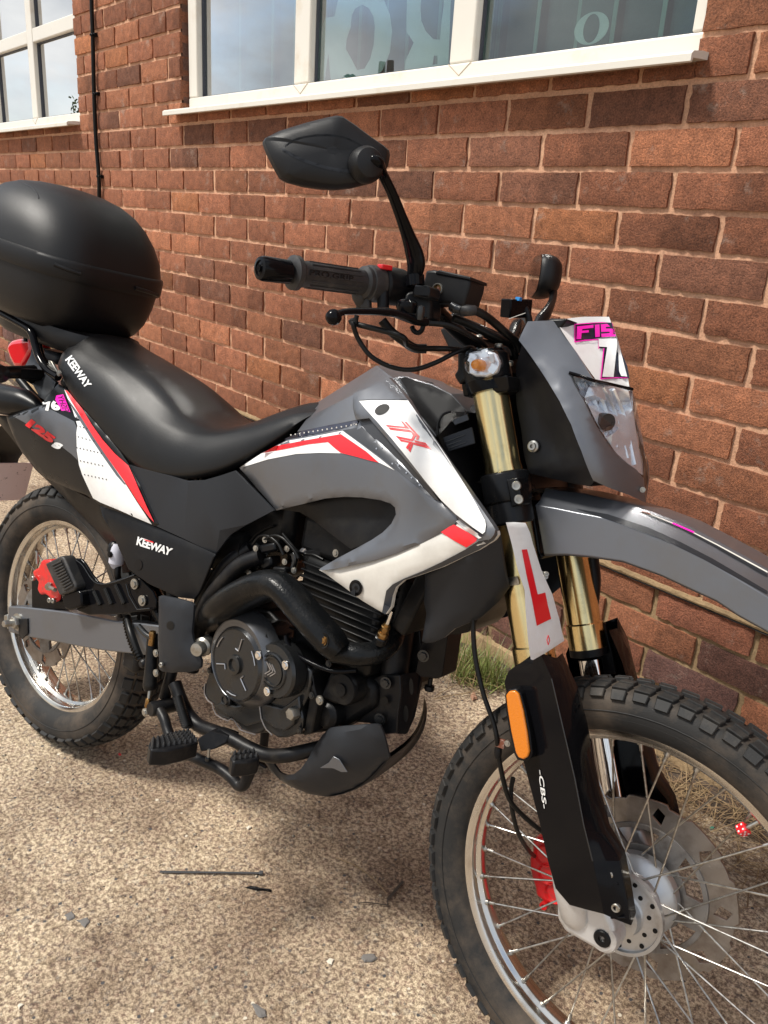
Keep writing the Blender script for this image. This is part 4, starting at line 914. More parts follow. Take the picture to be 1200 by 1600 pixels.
# raised plates round the two screws
for pts in ([(1.4165,-0.1405,0.4462),(1.4339,-0.1405,0.4561),(1.4373,-0.1405,0.4506),(1.4212,-0.1405,0.4407)], [(1.4347,-0.142,0.404),(1.4549,-0.142,0.4161),(1.4573,-0.142,0.4116),(1.4391,-0.142,0.4)]):
    tube('pressed_rib', [pts[2], pts[3]], .0012, 'gloss', gd, smooth=False, n=6)
# amber reflector in its black surround
rp = [(1.2285,-0.158,0.6451),(1.2321,-0.158,0.653),(1.24,-0.158,0.6568),(1.2471,-0.158,0.654),(1.2586,-0.158,0.6335),(1.2705,-0.158,0.6075),(1.281,-0.158,0.5811),(1.2807,-0.158,0.5724),(1.2753,-0.158,0.5657),(1.2673,-0.158,0.5649),(1.2615,-0.158,0.5708),(1.2479,-0.158,0.5977),(1.2364,-0.158,0.6242)]
bk = [Vector(p) for p in [(1.2241,-0.152,0.6432),(1.2279,-0.152,0.6527),(1.239,-0.152,0.6583),(1.2479,-0.152,0.6542),(1.2603,-0.152,0.6325),(1.2727,-0.152,0.6067),(1.2838,-0.152,0.5776),(1.2833,-0.152,0.5688),(1.277,-0.152,0.5608),(1.2635,-0.152,0.5583),(1.2568,-0.152,0.5653),(1.2427,-0.152,0.5937),(1.2312,-0.152,0.6203)]]
rf = prism('reflector', rp, .006, 'amber', B, bevel=.002, label='long amber side reflector'); prism('surround', bk, .022, 'black', rf, bevel=.002)
# black hose and bracket down the near leg
hz_ = [(1.1364,-0.13,0.8475),(1.1333,-0.13,0.7898),(1.1389,-0.13,0.7338),(1.1549,-0.13,0.675),(1.1811,-0.13,0.6232),(1.2069,-0.13,0.5864),(1.2182,-0.13,0.5646)]
h1 = tube('brake_hose', list(hz_)+[(1.22,-0.12,0.5425),(1.2283,-0.115,0.5152),(1.2446,-0.1,0.4692),(1.2659,-0.08,0.4418),(1.2924,-0.05,0.4145),(1.2827,0.02,0.3699)], .0038, 'hose', B, n=10)
tube('brake_hose', [(1.2406,-0.09,0.4974),(1.2419,-0.09,0.4754),(1.2499,-0.09,0.4491),(1.2557,-0.06,0.4014),(1.2575,0,0.3446),(1.2545,0.05,0.3082)], .0036, 'hose', B, n=10)
box('hose_clip', [(1.2237,-0.126,0.5584)][0], (.014, .005, .014), 'rust', B, .001, ax=(1, 0, .1)); bolt([(1.2354,-0.129,0.5642)][0], OUT, .0035, B)
lathe('hose_ferrule', [(.005, -.008), (.0058, -.004), (.0058, .004), (.0045, .01)], [(1.2204,-0.12,0.5415)][0], (.15, 0, -1), 'black', B, 16)
# front caliper: three bores showing past the leg
cp_ = [(1.227,0.1,0.302),(1.2376,0.1,0.3165),(1.2539,0.1,0.3207),(1.2996,0.1,0.2887),(1.3105,0.1,0.2249),(1.2973,0.1,0.2092),(1.277,0.1,0.2043),(1.2567,0.1,0.2069),(1.2511,0.1,0.2216),(1.2444,0.1,0.2313),(1.2351,0.1,0.2485),(1.2297,0.1,0.2679),(1.2329,0.1,0.2808)]
cal = prism('brake_caliper', cp_, .045, 'redp', B, bevel=.007, seg=4, label='red front brake caliper')
for p in [(1.2568,0.096,0.2889),(1.2698,0.096,0.2608),(1.2889,0.096,0.2342)]: obj('caliper_bore', *g_lathe([(.0, -.002), (.0145, -.002), (.018, .003), (.0185, -.004)], p, OUT, 24), 'redp', cal)
obj('bleed_lug', *g_lathe([(.0035, -.004), (.0035, .004), (.007, .004), (.007, -.004)], [(1.275,0.1,0.1996)][0], OUT, 16), 'redp', cal)

# ---- L plate strapped to the near leg
lpts = [(1.1774,-0.166,0.8875),(1.1817,-0.146,0.8879),(1.1877,-0.128,0.8869),(1.195,-0.123,0.8744),(1.2033,-0.118,0.8585),(1.2213,-0.11,0.8257),(1.2412,-0.104,0.7917),(1.2573,-0.099,0.7604),(1.2713,-0.094,0.7312),(1.2684,-0.138,0.723),(1.2654,-0.182,0.7176),(1.264,-0.184,0.7193),(1.2452,-0.182,0.7597),(1.2247,-0.178,0.8028),(1.2094,-0.174,0.8295),(1.1933,-0.17,0.8589)]
V, F = g_fill(lpts, [(1.1985,-0.15,0.8559),(1.217,-0.146,0.8177),(1.2352,-0.144,0.7851),(1.2552,-0.142,0.7506)], .006, deg=3); V2 = [v+Vector((-.002, .0015, 0)) for v in V]; n = len(V); V, F = thicken(V, F, 0.0018)
lp = obj('learner_plate', V, F, 'white', B, ang=60, label='white learner plate with a red letter L')
decal('letter', [(1.1887,-0.12,0.8467),(1.1967,-0.12,0.8496),(1.2118,-0.12,0.8212),(1.2274,-0.12,0.7909),(1.2378,-0.12,0.7973),(1.2457,-0.12,0.7808),(1.255,-0.12,0.7635),(1.2455,-0.12,0.7549),(1.2364,-0.12,0.7465),(1.2201,-0.12,0.7821),(1.2037,-0.12,0.8145)], [lp], 'red', parent=lp, res=.006)
tmk = [(1.2582,-0.12,0.7254),(1.2606,-0.12,0.7276),(1.2584,-0.12,0.7394),(1.2555,-0.12,0.737)]
obj('maker_mark', *merge(*[g_tube(conform([Vector(a), Vector(b_)], [lp], .0015), .0005, 4, smooth=False) for a, b_ in zip([(1.2561,-0.12,0.7391),(1.2559,-0.12,0.7315),(1.2593,-0.12,0.7257),(1.2599,-0.12,0.733)], [(1.2559,-0.12,0.7315),(1.2593,-0.12,0.7257),(1.2599,-0.12,0.733),(1.2561,-0.12,0.7391)])]), 'red', lp)
st = [(1.1576,-0.128,0.7886),(1.1608,-0.128,0.7952),(1.1735,-0.128,0.7998),(1.1986,-0.14,0.8113),(1.2034,-0.14,0.8059),(1.2046,-0.14,0.8007),(1.1762,-0.128,0.7882),(1.1698,-0.128,0.7895),(1.1668,-0.128,0.7824),(1.1608,-0.128,0.7816)]
prism('strap', st, .0015, 'steel', lp, bevel=.0004)
for p in [(1.2153,-0.088,0.8143),(1.2199,-0.088,0.8114),(1.22,-0.088,0.8157)]: obj('wing_nut', *g_socket(p, (.6, -.7, .2), .004), 'bolt', lp)

# ---- front fender (loft across five longitudinal lines, mirrored)
f_b = [(1.2064,-0.078,0.8401),(1.2382,-0.078,0.8503),(1.2729,-0.078,0.8573),(1.322,-0.078,0.8646),(1.377,-0.078,0.8613),(1.4219,-0.078,0.8543),(1.4535,-0.078,0.8497),(1.4828,-0.078,0.8399),(1.5215,-0.078,0.8308)]
f_1 = [(1.1758,-0.078,0.908),(1.2069,-0.078,0.9111),(1.24,-0.078,0.913),(1.2814,-0.078,0.916),(1.3348,-0.078,0.9125),(1.3805,-0.078,0.9066),(1.4252,-0.078,0.8976),(1.4687,-0.078,0.8858),(1.511,-0.078,0.8729)]
f_2 = [(1.1757,-0.066,0.9146),(1.2051,-0.066,0.9178),(1.2366,-0.066,0.9204),(1.2816,-0.066,0.9231),(1.3412,-0.066,0.9198),(1.3873,-0.066,0.9123),(1.4322,-0.066,0.902),(1.4729,-0.066,0.8909),(1.5067,-0.066,0.8813)]
f_3 = [(1.1744,-0.058,0.9222),(1.2033,-0.058,0.9254),(1.235,-0.058,0.9276),(1.2834,-0.058,0.9298),(1.3431,-0.058,0.9265),(1.3862,-0.058,0.9194),(1.4312,-0.058,0.9092),(1.4724,-0.058,0.897),(1.504,-0.058,0.8865)]
f_4 = [(1.1694,-0.04,0.931),(1.1986,-0.04,0.9341),(1.2318,-0.04,0.9383),(1.2842,-0.04,0.9392),(1.335,-0.04,0.9365),(1.3842,-0.04,0.9312),(1.4298,-0.04,0.9202),(1.471,-0.04,0.9093),(1.4967,-0.04,0.9024)]
f_5 = [(1.1553,0,0.9284),(1.1854,0,0.932),(1.2198,0,0.9356),(1.2735,0,0.938),(1.3283,0,0.9384),(1.3788,0,0.9332),(1.4259,0,0.9213),(1.4656,0,0.9097),(1.4894,0,0.9025)]
rowsF = []
for i in range(9):
    a = [Vector(q[i]) for q in (f_b, f_1, f_2, f_3, f_4, f_5)]
    rowsF.append(a)
# continue the nose beyond the frame
def ext(row, prev, k, sc):
    return [p+(p-q)*k*1.0+Vector((0, -p.y*(1-sc), -.006*k)) for p, q in zip(row, prev)]
for k, sc in ((1.0, .92), (1.0, .8), (.7, .55), (.3, .3)): rowsF.append(ext(rowsF[-1], rowsF[-2], k, sc))
full = []
for r in rowsF:
    near = [Vector((p.x, p.y, p.z)) for p in r]; far = [Vector((p.x, -p.y, p.z)) for p in r[-2::-1]]; full.append(near+far)
V, F = loft(full); n = len(V); mcol = len(full[0])
Vi = [v+Vector((0, .004 if v.y < -.001 else (-.004 if v.y > .001 else 0), -.003)) for v in V]; rim = [i for i in range(mcol)]+[r*mcol+mcol-1 for r in range(1, len(full))]+[(len(full)-1)*mcol+i for i in range(mcol-2, -1, -1)]+[r*mcol for r in range(len(full)-2, 0, -1)]
F2 = [q[::-1] for q in F]+[tuple(i+n for i in q) for q in F]+[(a, b_, b_+n, a+n) for a, b_ in zip(rim, rim[1:]+rim[:1])]
fen = obj('front_fender', V+Vi, F2, 'grey', B, ang=20, bevel=.0025, seg=3, label='long grey front fender')
# black groove, darker swage and pinstripes on the fender
decal('groove', [(1.2356,-0.07,0.9174),(1.2834,-0.07,0.9216),(1.3428,-0.07,0.9184),(1.3888,-0.07,0.9106),(1.4335,-0.07,0.9005),(1.4742,-0.07,0.8889),(1.5075,-0.07,0.8792),(1.5084,-0.07,0.8752),(1.47,-0.07,0.8846),(1.4235,-0.07,0.8963),(1.3785,-0.07,0.9053),(1.3326,-0.07,0.9107),(1.2787,-0.07,0.9148)], [fen], 'dgrey', res=.01, parent=fen)
decal('pinstripe', [(1.3316,-0.035,0.9313),(1.3784,-0.035,0.9253),(1.4273,-0.035,0.914),(1.4717,-0.035,0.9025),(1.4969,-0.035,0.896),(1.4964,-0.035,0.8979),(1.4712,-0.035,0.9044),(1.4269,-0.035,0.9157),(1.378,-0.035,0.9267),(1.3313,-0.035,0.9325)], [fen], 'cream', res=.006, parent=fen)
decal('pinstripe', [(1.3174,-0.035,0.9323),(1.3316,-0.035,0.9313),(1.3312,-0.035,0.9331),(1.3192,-0.035,0.9337)], [fen], 'rust', res=.006, parent=fen)
decal('pinstripe', [(1.3631,-0.035,0.927),(1.3939,-0.035,0.9219),(1.3951,-0.035,0.924),(1.3644,-0.035,0.9289)], [fen], 'pink', res=.006, lift=.0016, parent=fen)
decal('groove', [(1.2999,-0.03,0.9326),(1.3308,-0.03,0.928),(1.378,-0.03,0.9211),(1.4274,-0.03,0.909),(1.4721,-0.03,0.8967),(1.4975,-0.03,0.8897),(1.4965,-0.03,0.8938),(1.4711,-0.03,0.9009),(1.4265,-0.03,0.9124),(1.3773,-0.03,0.924),(1.3304,-0.03,0.9298),(1.3144,-0.03,0.9313)], [fen], 'dgrey', res=.008, lift=.001, parent=fen)
# black inner bracket of the fender
prism('fender_bracket', [(1.1515,-0.07,0.9073),(1.1694,-0.07,0.9033),(1.186,-0.07,0.865),(1.1972,-0.07,0.8367),(1.2032,-0.07,0.8371),(1.1991,-0.07,0.8287),(1.1654,-0.07,0.8679),(1.1467,-0.07,0.8946)], .14, 'black', B, bevel=.003)
tube('fender_stay', [(1.2129,0.11,0.8195),(1.2256,0.11,0.7824),(1.232,0.11,0.7395),(1.2385,0.11,0.6963),(1.2488,0.11,0.6771)], .011, 'black', B, n=10)
prism('far_guard_lip', [(1.2423,0.12,0.6958),(1.2554,0.12,0.7156),(1.2802,0.12,0.6714),(1.2954,0.12,0.6392),(1.2645,0.12,0.6272)], .01, 'black', B, bevel=.002)

# ---- headlight fairing
fo = dict(a=[(1.1188,-0.112,1.1655)][0])
side_o = [(1.1159,-0.105,1.1661),(1.1317,-0.092,1.171),(1.1464,-0.078,1.1747),(1.1627,-0.08,1.1589),(1.1897,-0.083,1.1336),(1.2228,-0.086,1.1009),(1.1913,-0.098,1.1054),(1.2048,-0.098,1.0895),(1.2229,-0.096,1.0703),(1.2474,-0.09,1.0377),(1.2642,-0.08,1.0172),(1.2794,-0.068,1.0008),(1.2947,-0.045,0.9882),(1.303,-0.004,0.976),(1.3067,-0.002,0.9593),(1.3106,-0.002,0.942),(1.2957,-0.045,0.9517),(1.2785,-0.072,0.9583),(1.2607,-0.098,0.9658),(1.2407,-0.108,1.0028),(1.2194,-0.114,1.0359),(1.1951,-0.118,1.0641),(1.1711,-0.12,1.0868),(1.1453,-0.119,1.1098),(1.1191,-0.117,1.1335),(1.1144,-0.115,1.1376)]
fs = sheet('headlight_fairing', side_o, 'grey', B, ctrl=[(1.1481,-0.1,1.1455),(1.1704,-0.104,1.1151),(1.1992,-0.108,1.0834),(1.2344,-0.106,1.0391),(1.2603,-0.1,0.9996),(1.2851,-0.075,0.9747)], th=.004, res=.009, roll=.003, deg=3, mirror=True, label='grey side of the headlight fairing')
top_o = [(1.1464,-0.078,1.1747),(1.1553,-0.045,1.184),(1.1664,-0.026,1.1895),(1.1813,-0.011,1.1937),(1.1932,0,1.1964),(1.2009,0,1.1848),(1.2113,0,1.169),(1.2228,0,1.1487),(1.2342,0,1.1285),(1.2433,0,1.1111),(1.2472,0,1.1017),(1.2343,-0.018,1.1004),(1.2269,-0.042,1.1005),(1.2228,-0.086,1.1009),(1.1897,-0.083,1.1336),(1.1627,-0.08,1.1589)]
ft_ = sheet('number_board', top_o, 'white', B, ctrl=[(1.1712,-0.04,1.165),(1.1955,-0.026,1.1514),(1.2169,-0.026,1.1172),(1.2021,-0.052,1.1249),(1.223,-0.008,1.1323)], th=.004, res=.007, roll=.0, deg=3, mirror=True, label='white front panel with pink lettering')
# badge: FIS(HY) over 76, wrapped round the panel; only the near half can be seen
decal('badge_border', [(1.1647,-0.05,1.1743),(1.1789,-0.05,1.1776),(1.1977,-0.05,1.1811),(1.2009,-0.004,1.1884),(1.2112,-0.002,1.1672),(1.1872,-0.002,1.1618),(1.1894,-0.002,1.1494),(1.2082,-0.03,1.149),(1.2133,-0.03,1.1057),(1.2427,0,1.1135),(1.2455,0,1.1115),(1.237,0,1.1305),(1.2214,0,1.1516),(1.2093,0,1.1719),(1.1635,0,1.1575),(1.1481,0,1.1535)], [ft_], 'navy', res=.006, parent=ft_)
for pts in ([(1.1635,-0.05,1.1751),(1.1651,-0.05,1.1753),(1.1707,-0.05,1.152),(1.1695,-0.05,1.15)], [(1.1692,-0.05,1.1512),(1.1841,-0.05,1.1556),(1.2054,-0.05,1.1597),(1.2057,-0.05,1.1582),(1.1845,-0.05,1.1539),(1.1705,-0.05,1.1498)], [(1.2006,-0.04,1.1597),(1.2018,-0.04,1.1598),(1.205,-0.04,1.1468),(1.2038,-0.04,1.146)], [(1.2069,-0.03,1.1488),(1.2085,-0.03,1.149),(1.2144,-0.03,1.1065),(1.2129,-0.03,1.1044)], [(1.2131,-0.03,1.1063),(1.2298,-0.03,1.1102),(1.2418,0,1.1146),(1.2428,0,1.1132),(1.2191,0,1.1091),(1.202,0,1.105)], [(1.1634,-0.05,1.1757),(1.1911,-0.05,1.1812),(1.199,0,1.1899),(1.1993,0,1.1887),(1.1709,0,1.184),(1.1429,0,1.1783)]):
    decal('badge_edge', pts, [ft_], 'pink', res=.004, lift=.0030, parent=ft_)
fq = [(1.1701,-0.045,1.1556),(1.2098,0,1.1701),(1.2022,0,1.1878),(1.1472,0,1.1766)]
for pts in ([(1.1641,-0.04,1.1734),(1.1884,-0.04,1.1789),(1.1894,-0.04,1.1747),(1.1731,-0.04,1.1708),(1.173,-0.04,1.1683),(1.1832,-0.04,1.1706),(1.1839,-0.04,1.1673),(1.1732,-0.04,1.165),(1.1745,-0.04,1.1565),(1.1674,-0.04,1.1552)], [(1.1863,-0.03,1.18),(1.1932,-0.03,1.1814),(1.1979,-0.03,1.1642),(1.1911,-0.03,1.1627)], [(1.1911,-0.02,1.1825),(1.2009,0,1.1877),(1.2026,0,1.1835),(1.1917,0,1.1815),(1.1923,0,1.1791),(1.2052,0,1.1807),(1.2098,0,1.1701),(1.1887,0,1.166),(1.1869,0,1.1708),(1.1997,0,1.1734),(1.1992,0,1.1756),(1.1863,0,1.1733)]):
    decal('lettering', pts, [ft_], 'pink', res=.004, lift=.0040, parent=ft_)
decal('lettering', [(1.1948,-0.025,1.161),(1.2212,-0.025,1.1654),(1.224,-0.025,1.1579),(1.2298,-0.025,1.111),(1.2132,-0.025,1.1089),(1.2103,-0.025,1.1514),(1.1977,-0.025,1.1505)], [ft_], 'white', res=.004, lift=.0040, parent=ft_)
decal('lettering', [(1.2183,-0.002,1.1541),(1.2222,-0.002,1.1515),(1.2413,-0.002,1.1153),(1.2323,-0.002,1.1148),(1.2275,-0.002,1.121)], [ft_], 'white', res=.004, lift=.0040, parent=ft_)
# lens, reflector bowl and rim
lens_o = [(1.1912,-0.096,1.1049),(1.2056,-0.088,1.1025),(1.2205,-0.08,1.1007),(1.227,-0.042,1.0999),(1.2379,-0.018,1.0989),(1.2525,0,1.0982),(1.2652,0,1.0741),(1.2756,0,1.0509),(1.286,0,1.0277),(1.2949,0,1.0043),(1.3029,-0.004,0.9763),(1.2936,-0.042,0.9885),(1.2782,-0.065,1.0012),(1.2633,-0.078,1.0177),(1.2464,-0.088,1.0385),(1.222,-0.094,1.0709),(1.2044,-0.097,1.0895)]
ls_ = sheet('headlight_lens', lens_o, 'lens', B, ctrl=[(1.2282,-0.066,1.0791),(1.2416,-0.045,1.0705),(1.2588,-0.032,1.0464),(1.2778,-0.022,1.0193),(1.2524,-0.072,1.0408),(1.2521,-0.018,1.0801)], th=.0025, res=.010, roll=.0, deg=3, mirror=True, label='clear headlight lens')
bowl = sheet('reflector_bowl', [(1.189,-0.075,1.1018),(1.2148,-0.064,1.0983),(1.2361,-0.03,1.0977),(1.2504,-0.01,1.0959),(1.2604,-0.002,1.0699),(1.272,-0.001,1.0406),(1.2809,-0.001,1.0171),(1.2961,-0.003,0.9807),(1.2821,-0.036,0.9952),(1.2685,-0.05,1.0062),(1.2519,-0.06,1.0242),(1.2366,-0.07,1.0438),(1.2135,-0.075,1.0745)], 'silver', B, ctrl=[(1.2185,-0.008,1.0683),(1.2393,-0.01,1.0402),(1.212,-0.02,1.0728),(1.2493,-0.006,1.02),(1.2073,-0.05,1.0858),(1.246,-0.003,1.0704)], th=.003, res=.010, roll=0, mirror=True)
V = []
for i, (x, y, s_) in enumerate([(700, 680, .02), (745, 700, .022), (790, 735, .02), (820, 790, .02), (800, 830, .016), (840, 860, .02), (860, 930, .02), (880, 985, .018), (760, 770, .016)]):
    pass
for k, (a, c) in enumerate(zip([(1.2031,-0.07,1.0959),(1.2147,-0.062,1.0954),(1.2249,-0.05,1.0943),(1.2354,-0.034,1.0932)], [(1.2494,-0.055,1.0268),(1.265,-0.045,1.0132),(1.2787,-0.03,1.0007),(1.2875,-0.018,0.9932)])):
    obj('reflector_flute', *g_tube([Vector(a), Vector(a).lerp(Vector(c), .35)+Vector((-.004, .018, 0)), Vector(c)], [.006, .009, .004], 8, flat=.5), 'silver', bowl)
lathe('bulb_shield', [(0, -.012), (.007, -.011), (.012, -.004), (.0125, .01)], [(1.2414,-0.055,1.0469)][0], (.8, -.55, 0), 'engine', bowl, 20)
tube('lens_rim', [(1.1925,-0.099,1.1051),(1.2071,-0.092,1.1033),(1.2232,-0.087,1.1009),(1.228,-0.045,1.1004),(1.2388,-0.021,1.0997),(1.253,0,1.0989)], .0022, 'gloss', B, n=8)
prism('headlight_back', [(1.1682,-0.03,1.1029),(1.2371,-0.012,1.0935),(1.2749,-0.012,0.9903),(1.2354,-0.04,1.007)], .03, 'silver', B, bevel=.003)
# black side box behind the fairing
hb = sheet('headlight_housing', [(1.1142,-0.11,1.1336),(1.1419,-0.112,1.11),(1.1674,-0.112,1.0868),(1.1922,-0.111,1.0634),(1.2171,-0.108,1.035),(1.2385,-0.102,1.0018),(1.2605,-0.094,0.9656),(1.2535,-0.092,0.9553),(1.2297,-0.092,0.9534),(1.1898,-0.092,0.9527),(1.1588,-0.092,0.9525),(1.1459,-0.092,0.9746),(1.133,-0.092,1.0103),(1.1167,-0.092,1.0453),(1.1076,-0.094,1.0784),(1.1067,-0.1,1.1059)], 'black', B, ctrl=[(1.1538,-0.088,1.0397),(1.1904,-0.088,1),(1.1352,-0.092,1.0831)], th=.17, res=.02, roll=.008, ang=50, label='black side panel inside the fairing')
obj('socket_screw', *g_lathe([(.002, 0), (.003, .004), (.0055, .004), (.006, .001), (.0085, 0), (.009, -.003)], [(1.1597,-0.094,0.9928)][0], OUT, 20), 'bolt', hb)
obj('clip', *g_bolt([(1.307,-0.018,0.9614)][0], (.4, -.9, 0), .003), 'bolt', fs)
prism('instrument_panel', [(1.0925,-0.08,1.1435),(1.0962,-0.08,1.1503),(1.1383,-0.08,1.1771),(1.1645,-0.08,1.1796),(1.1505,-0.08,1.1543),(1.1101,-0.08,1.1209)], .16, 'black', B, bevel=.006)
# near indicator
ind_b = [(1.0227,-0.126,1.1066),(1.0368,-0.126,1.1133),(1.047,-0.126,1.1172),(1.059,-0.126,1.0742),(1.0505,-0.126,1.0728),(1.038,-0.126,1.0593),(1.0237,-0.126,1.0723),(1.0286,-0.126,1.0808)]
ib = prism('indicator', ind_b, .05, 'sblack', B, bevel=.006, seg=3, label='front right indicator with clear lens')
oc = [(1.0654,-0.172,1.1096),(1.0759,-0.172,1.1146),(1.0957,-0.172,1.1185),(1.1068,-0.165,1.1162),(1.1139,-0.158,1.1091),(1.1185,-0.158,1.1009),(1.1183,-0.158,1.0901),(1.1112,-0.158,1.0809),(1.102,-0.165,1.0747),(1.0856,-0.165,1.0731),(1.0763,-0.172,1.0759),(1.0684,-0.172,1.0847),(1.0644,-0.172,1.1022)]
V, F = g_fill(oc, [(1.1008,-0.19,1.0951),(1.1123,-0.186,1.0972),(1.0886,-0.186,1.0937),(1.1055,-0.185,1.1069),(1.1101,-0.184,1.0848)], .006); V, F = thicken(V, F, .003); obj('lens', V, F, 'lens', ib, ang=60)
prism('reflector', [(1.053,-0.146,1.1078),(1.0659,-0.146,1.1125),(1.0821,-0.146,1.1159),(1.0974,-0.146,1.1133),(1.1062,-0.146,1.102),(1.1054,-0.146,1.0873),(1.0907,-0.146,1.0786),(1.0721,-0.146,1.0762),(1.0606,-0.146,1.0793)], .01, 'silver', ib, bevel=.003)
lathe('bulb', [(0, .018), (.006, .016), (.0085, .01), (.0085, -.004)], [(1.079,-0.15,1.0929)][0], (0, -1, 0), 'orange', ib, 20)
for a in [(1.0656,-0.152,1.1008),(1.0709,-0.152,1.0869),(1.0962,-0.152,1.1053),(1.1014,-0.152,1.0916),(1.0845,-0.152,1.1108)]: obj('reflector_facet', *g_box(a, (.010, .0015, .012), ax=(1, rnd()-.5, rnd()-.5)), 'silver', ib, smooth=False)
prism('indicator_mount', [(1.0621,-0.13,1.0706),(1.1139,-0.13,1.0864),(1.1173,-0.12,1.0675),(1.1141,-0.12,1.0632),(1.0448,-0.12,1.0436),(1.0362,-0.12,1.0614)], .05, 'sblack', B, bevel=.005)

# ================================================================== BODYWORK
# ---- fuel tank cover: faceted centre shell, mirrored
def facet_shell(name, near, faces, m, parent, bevel=.004, label=None, th=.004, ang=25):
    """near: dict of points; a face listed once is mirrored across the centre plane"""
    keys = list(near); V = [Vector(near[k]) for k in keys]; n = len(V); V += [Vector((v.x, -v.y, v.z)) for v in V]
    F = []
    for f in faces: ids = [keys.index(k) for k in f]; F.append(tuple(ids)); F.append(tuple(i+n for i in ids)[::-1])
    bm_ = bpy.data.meshes.new(name); bm_.from_pydata([tuple(v) for v in V], [], F)
    import bmesh
    bm = bmesh.new(); bm.from_mesh(bm_); bmesh.ops.remove_doubles(bm, verts=bm.verts, dist=.0008); bmesh.ops.recalc_face_normals(bm, faces=bm.faces); bm.to_mesh(bm_); bm.free()
    bm_.materials.append(M[m]); bm_.polygons.foreach_set('use_smooth', [True]*len(bm_.polygons)); bm_.set_sharp_from_angle(angle=R(ang))
    o = bpy.data.objects.new(name, bm_); link(o, parent, label)
    if th: s_ = o.modifiers.new('solid', 'SOLIDIFY'); s_.thickness = th; s_.offset = -1
    if bevel: b_ = o.modifiers.new('bevel', 'BEVEL'); b_.width = bevel; b_.segments = 3; b_.limit_method = 'ANGLE'; b_.angle_limit = R(12)
    return o
T = dict(zip('abcdefgh', [(0.7002,-0.04,0.9783),(0.8128,-0.035,1.063),(0.8827,-0.078,1.0488),(0.8412,-0.118,1.0134),(0.8684,-0.132,0.9744),(0.7306,-0.118,0.9279),(0.9301,-0.03,1.0495),(0.722,-0.085,0.9532)]))
T2 = dict(zip('jklmnop', [(0.9493,-0.12,1.0223),(0.8934,-0.062,1.0542),(0.9809,-0.05,1.042),(1.0166,-0.048,1.0198),(1.0183,-0.13,0.9787),(0.9911,-0.075,0.9858),(1.0892,-0.15,0.9123)]))
tk = dict(T); tk.update(T2)
cx = [('A', (T['a'][0], 0, T['a'][2]+.004)), ('Bc', (T['b'][0], 0, T['b'][2]+.006)), ('G', (T['g'][0], 0, T['g'][2]+.004)), ('L', (T2['l'][0], 0, T2['l'][2]+.004)), ('Mc', (T2['m'][0]+.01, 0, T2['m'][2]-.01))]
for k, v in cx: tk[k] = v
tank = facet_shell('tank_cover', tk, [('a', 'b', 'Bc', 'A'), ('b', 'g', 'G', 'Bc'), ('g', 'l', 'L', 'G'), ('l', 'm', 'Mc', 'L'), ('h', 'd', 'c', 'b', 'a'), ('f', 'e', 'd', 'h'), ('b', 'c', 'k', 'g'), ('k', 'c', 'j', 'n', 'o'), ('g', 'k', 'o', 'l'), ('l', 'o', 'm')], 'grey', B, bevel=.003, label='grey fuel tank cover with black front shoulders', th=.004)
# dark front shoulders of the tank over the grey shell
decal('shoulder', [(0.8979,-0.08,1.0511),(0.908,-0.08,1.0543),(0.9619,-0.08,1.0495),(0.9983,-0.08,1.0416),(1.0332,-0.08,1.0206),(1.0326,-0.08,1.0175),(0.9941,-0.08,0.9863),(0.9901,-0.08,0.9742),(0.974,-0.08,0.9861),(0.9502,-0.08,1.0006),(0.9246,-0.08,1.0219),(0.9113,-0.08,1.0395)], [tank], 'matt', res=.008, lift=.003, parent=tank)
tube('filler_rim', [(0.8441,-0.02,1.0563),(0.8749,-0.02,1.0523),(0.9247,-0.02,1.0493)], .0035, 'black', tank, smooth=False, n=8)
# black inner panels behind the shroud, cut-out under the tank
sheet('radiator_side', [(1.0243,-0.14,0.9797),(1.0038,-0.1,1.0079),(1.0078,-0.085,1.0167),(1.0326,-0.07,1.0202),(1.0444,-0.07,0.9966),(1.0718,-0.075,0.9356),(1.0957,-0.08,0.8894),(1.1294,-0.09,0.8471),(1.126,-0.1,0.8322),(1.0979,-0.15,0.9003)], 'black', B, th=.05, res=.02, roll=.004, mirror=True)
tube('rubber_seam', [(1.0282,-0.145,0.9803),(1.0164,-0.13,0.9964),(1.0154,-0.12,1.011),(1.0238,-0.112,1.018)], .002, 'hose', B, n=8)
pl_ = prism('data_plate', [(1.0252,-0.13,0.9765),(1.0675,-0.118,1.0025),(1.0779,-0.12,0.9833),(1.0795,-0.12,0.98),(1.0393,-0.132,0.957),(1.0347,-0.132,0.964)], .004, 'dgrey', B, bevel=.0012)
prism('radiator_grille', [(1.0275,-0.11,1.0058),(1.0459,-0.1,1.0194),(1.0512,-0.1,1.0107),(1.0335,-0.11,0.9982)], .004, 'engine', B, bevel=.001)
for a, b_ in (([(1.0355,-0.1335,0.9721),(1.0618,-0.123,0.9898)]), ([(1.039,-0.1335,0.9678),(1.0583,-0.124,0.9805)]), ([(1.0428,-0.1335,0.9642),(1.0662,-0.123,0.9794)])): tube('embossed_line', [a, b_], .0007, 'engine', pl_, smooth=False, n=5)

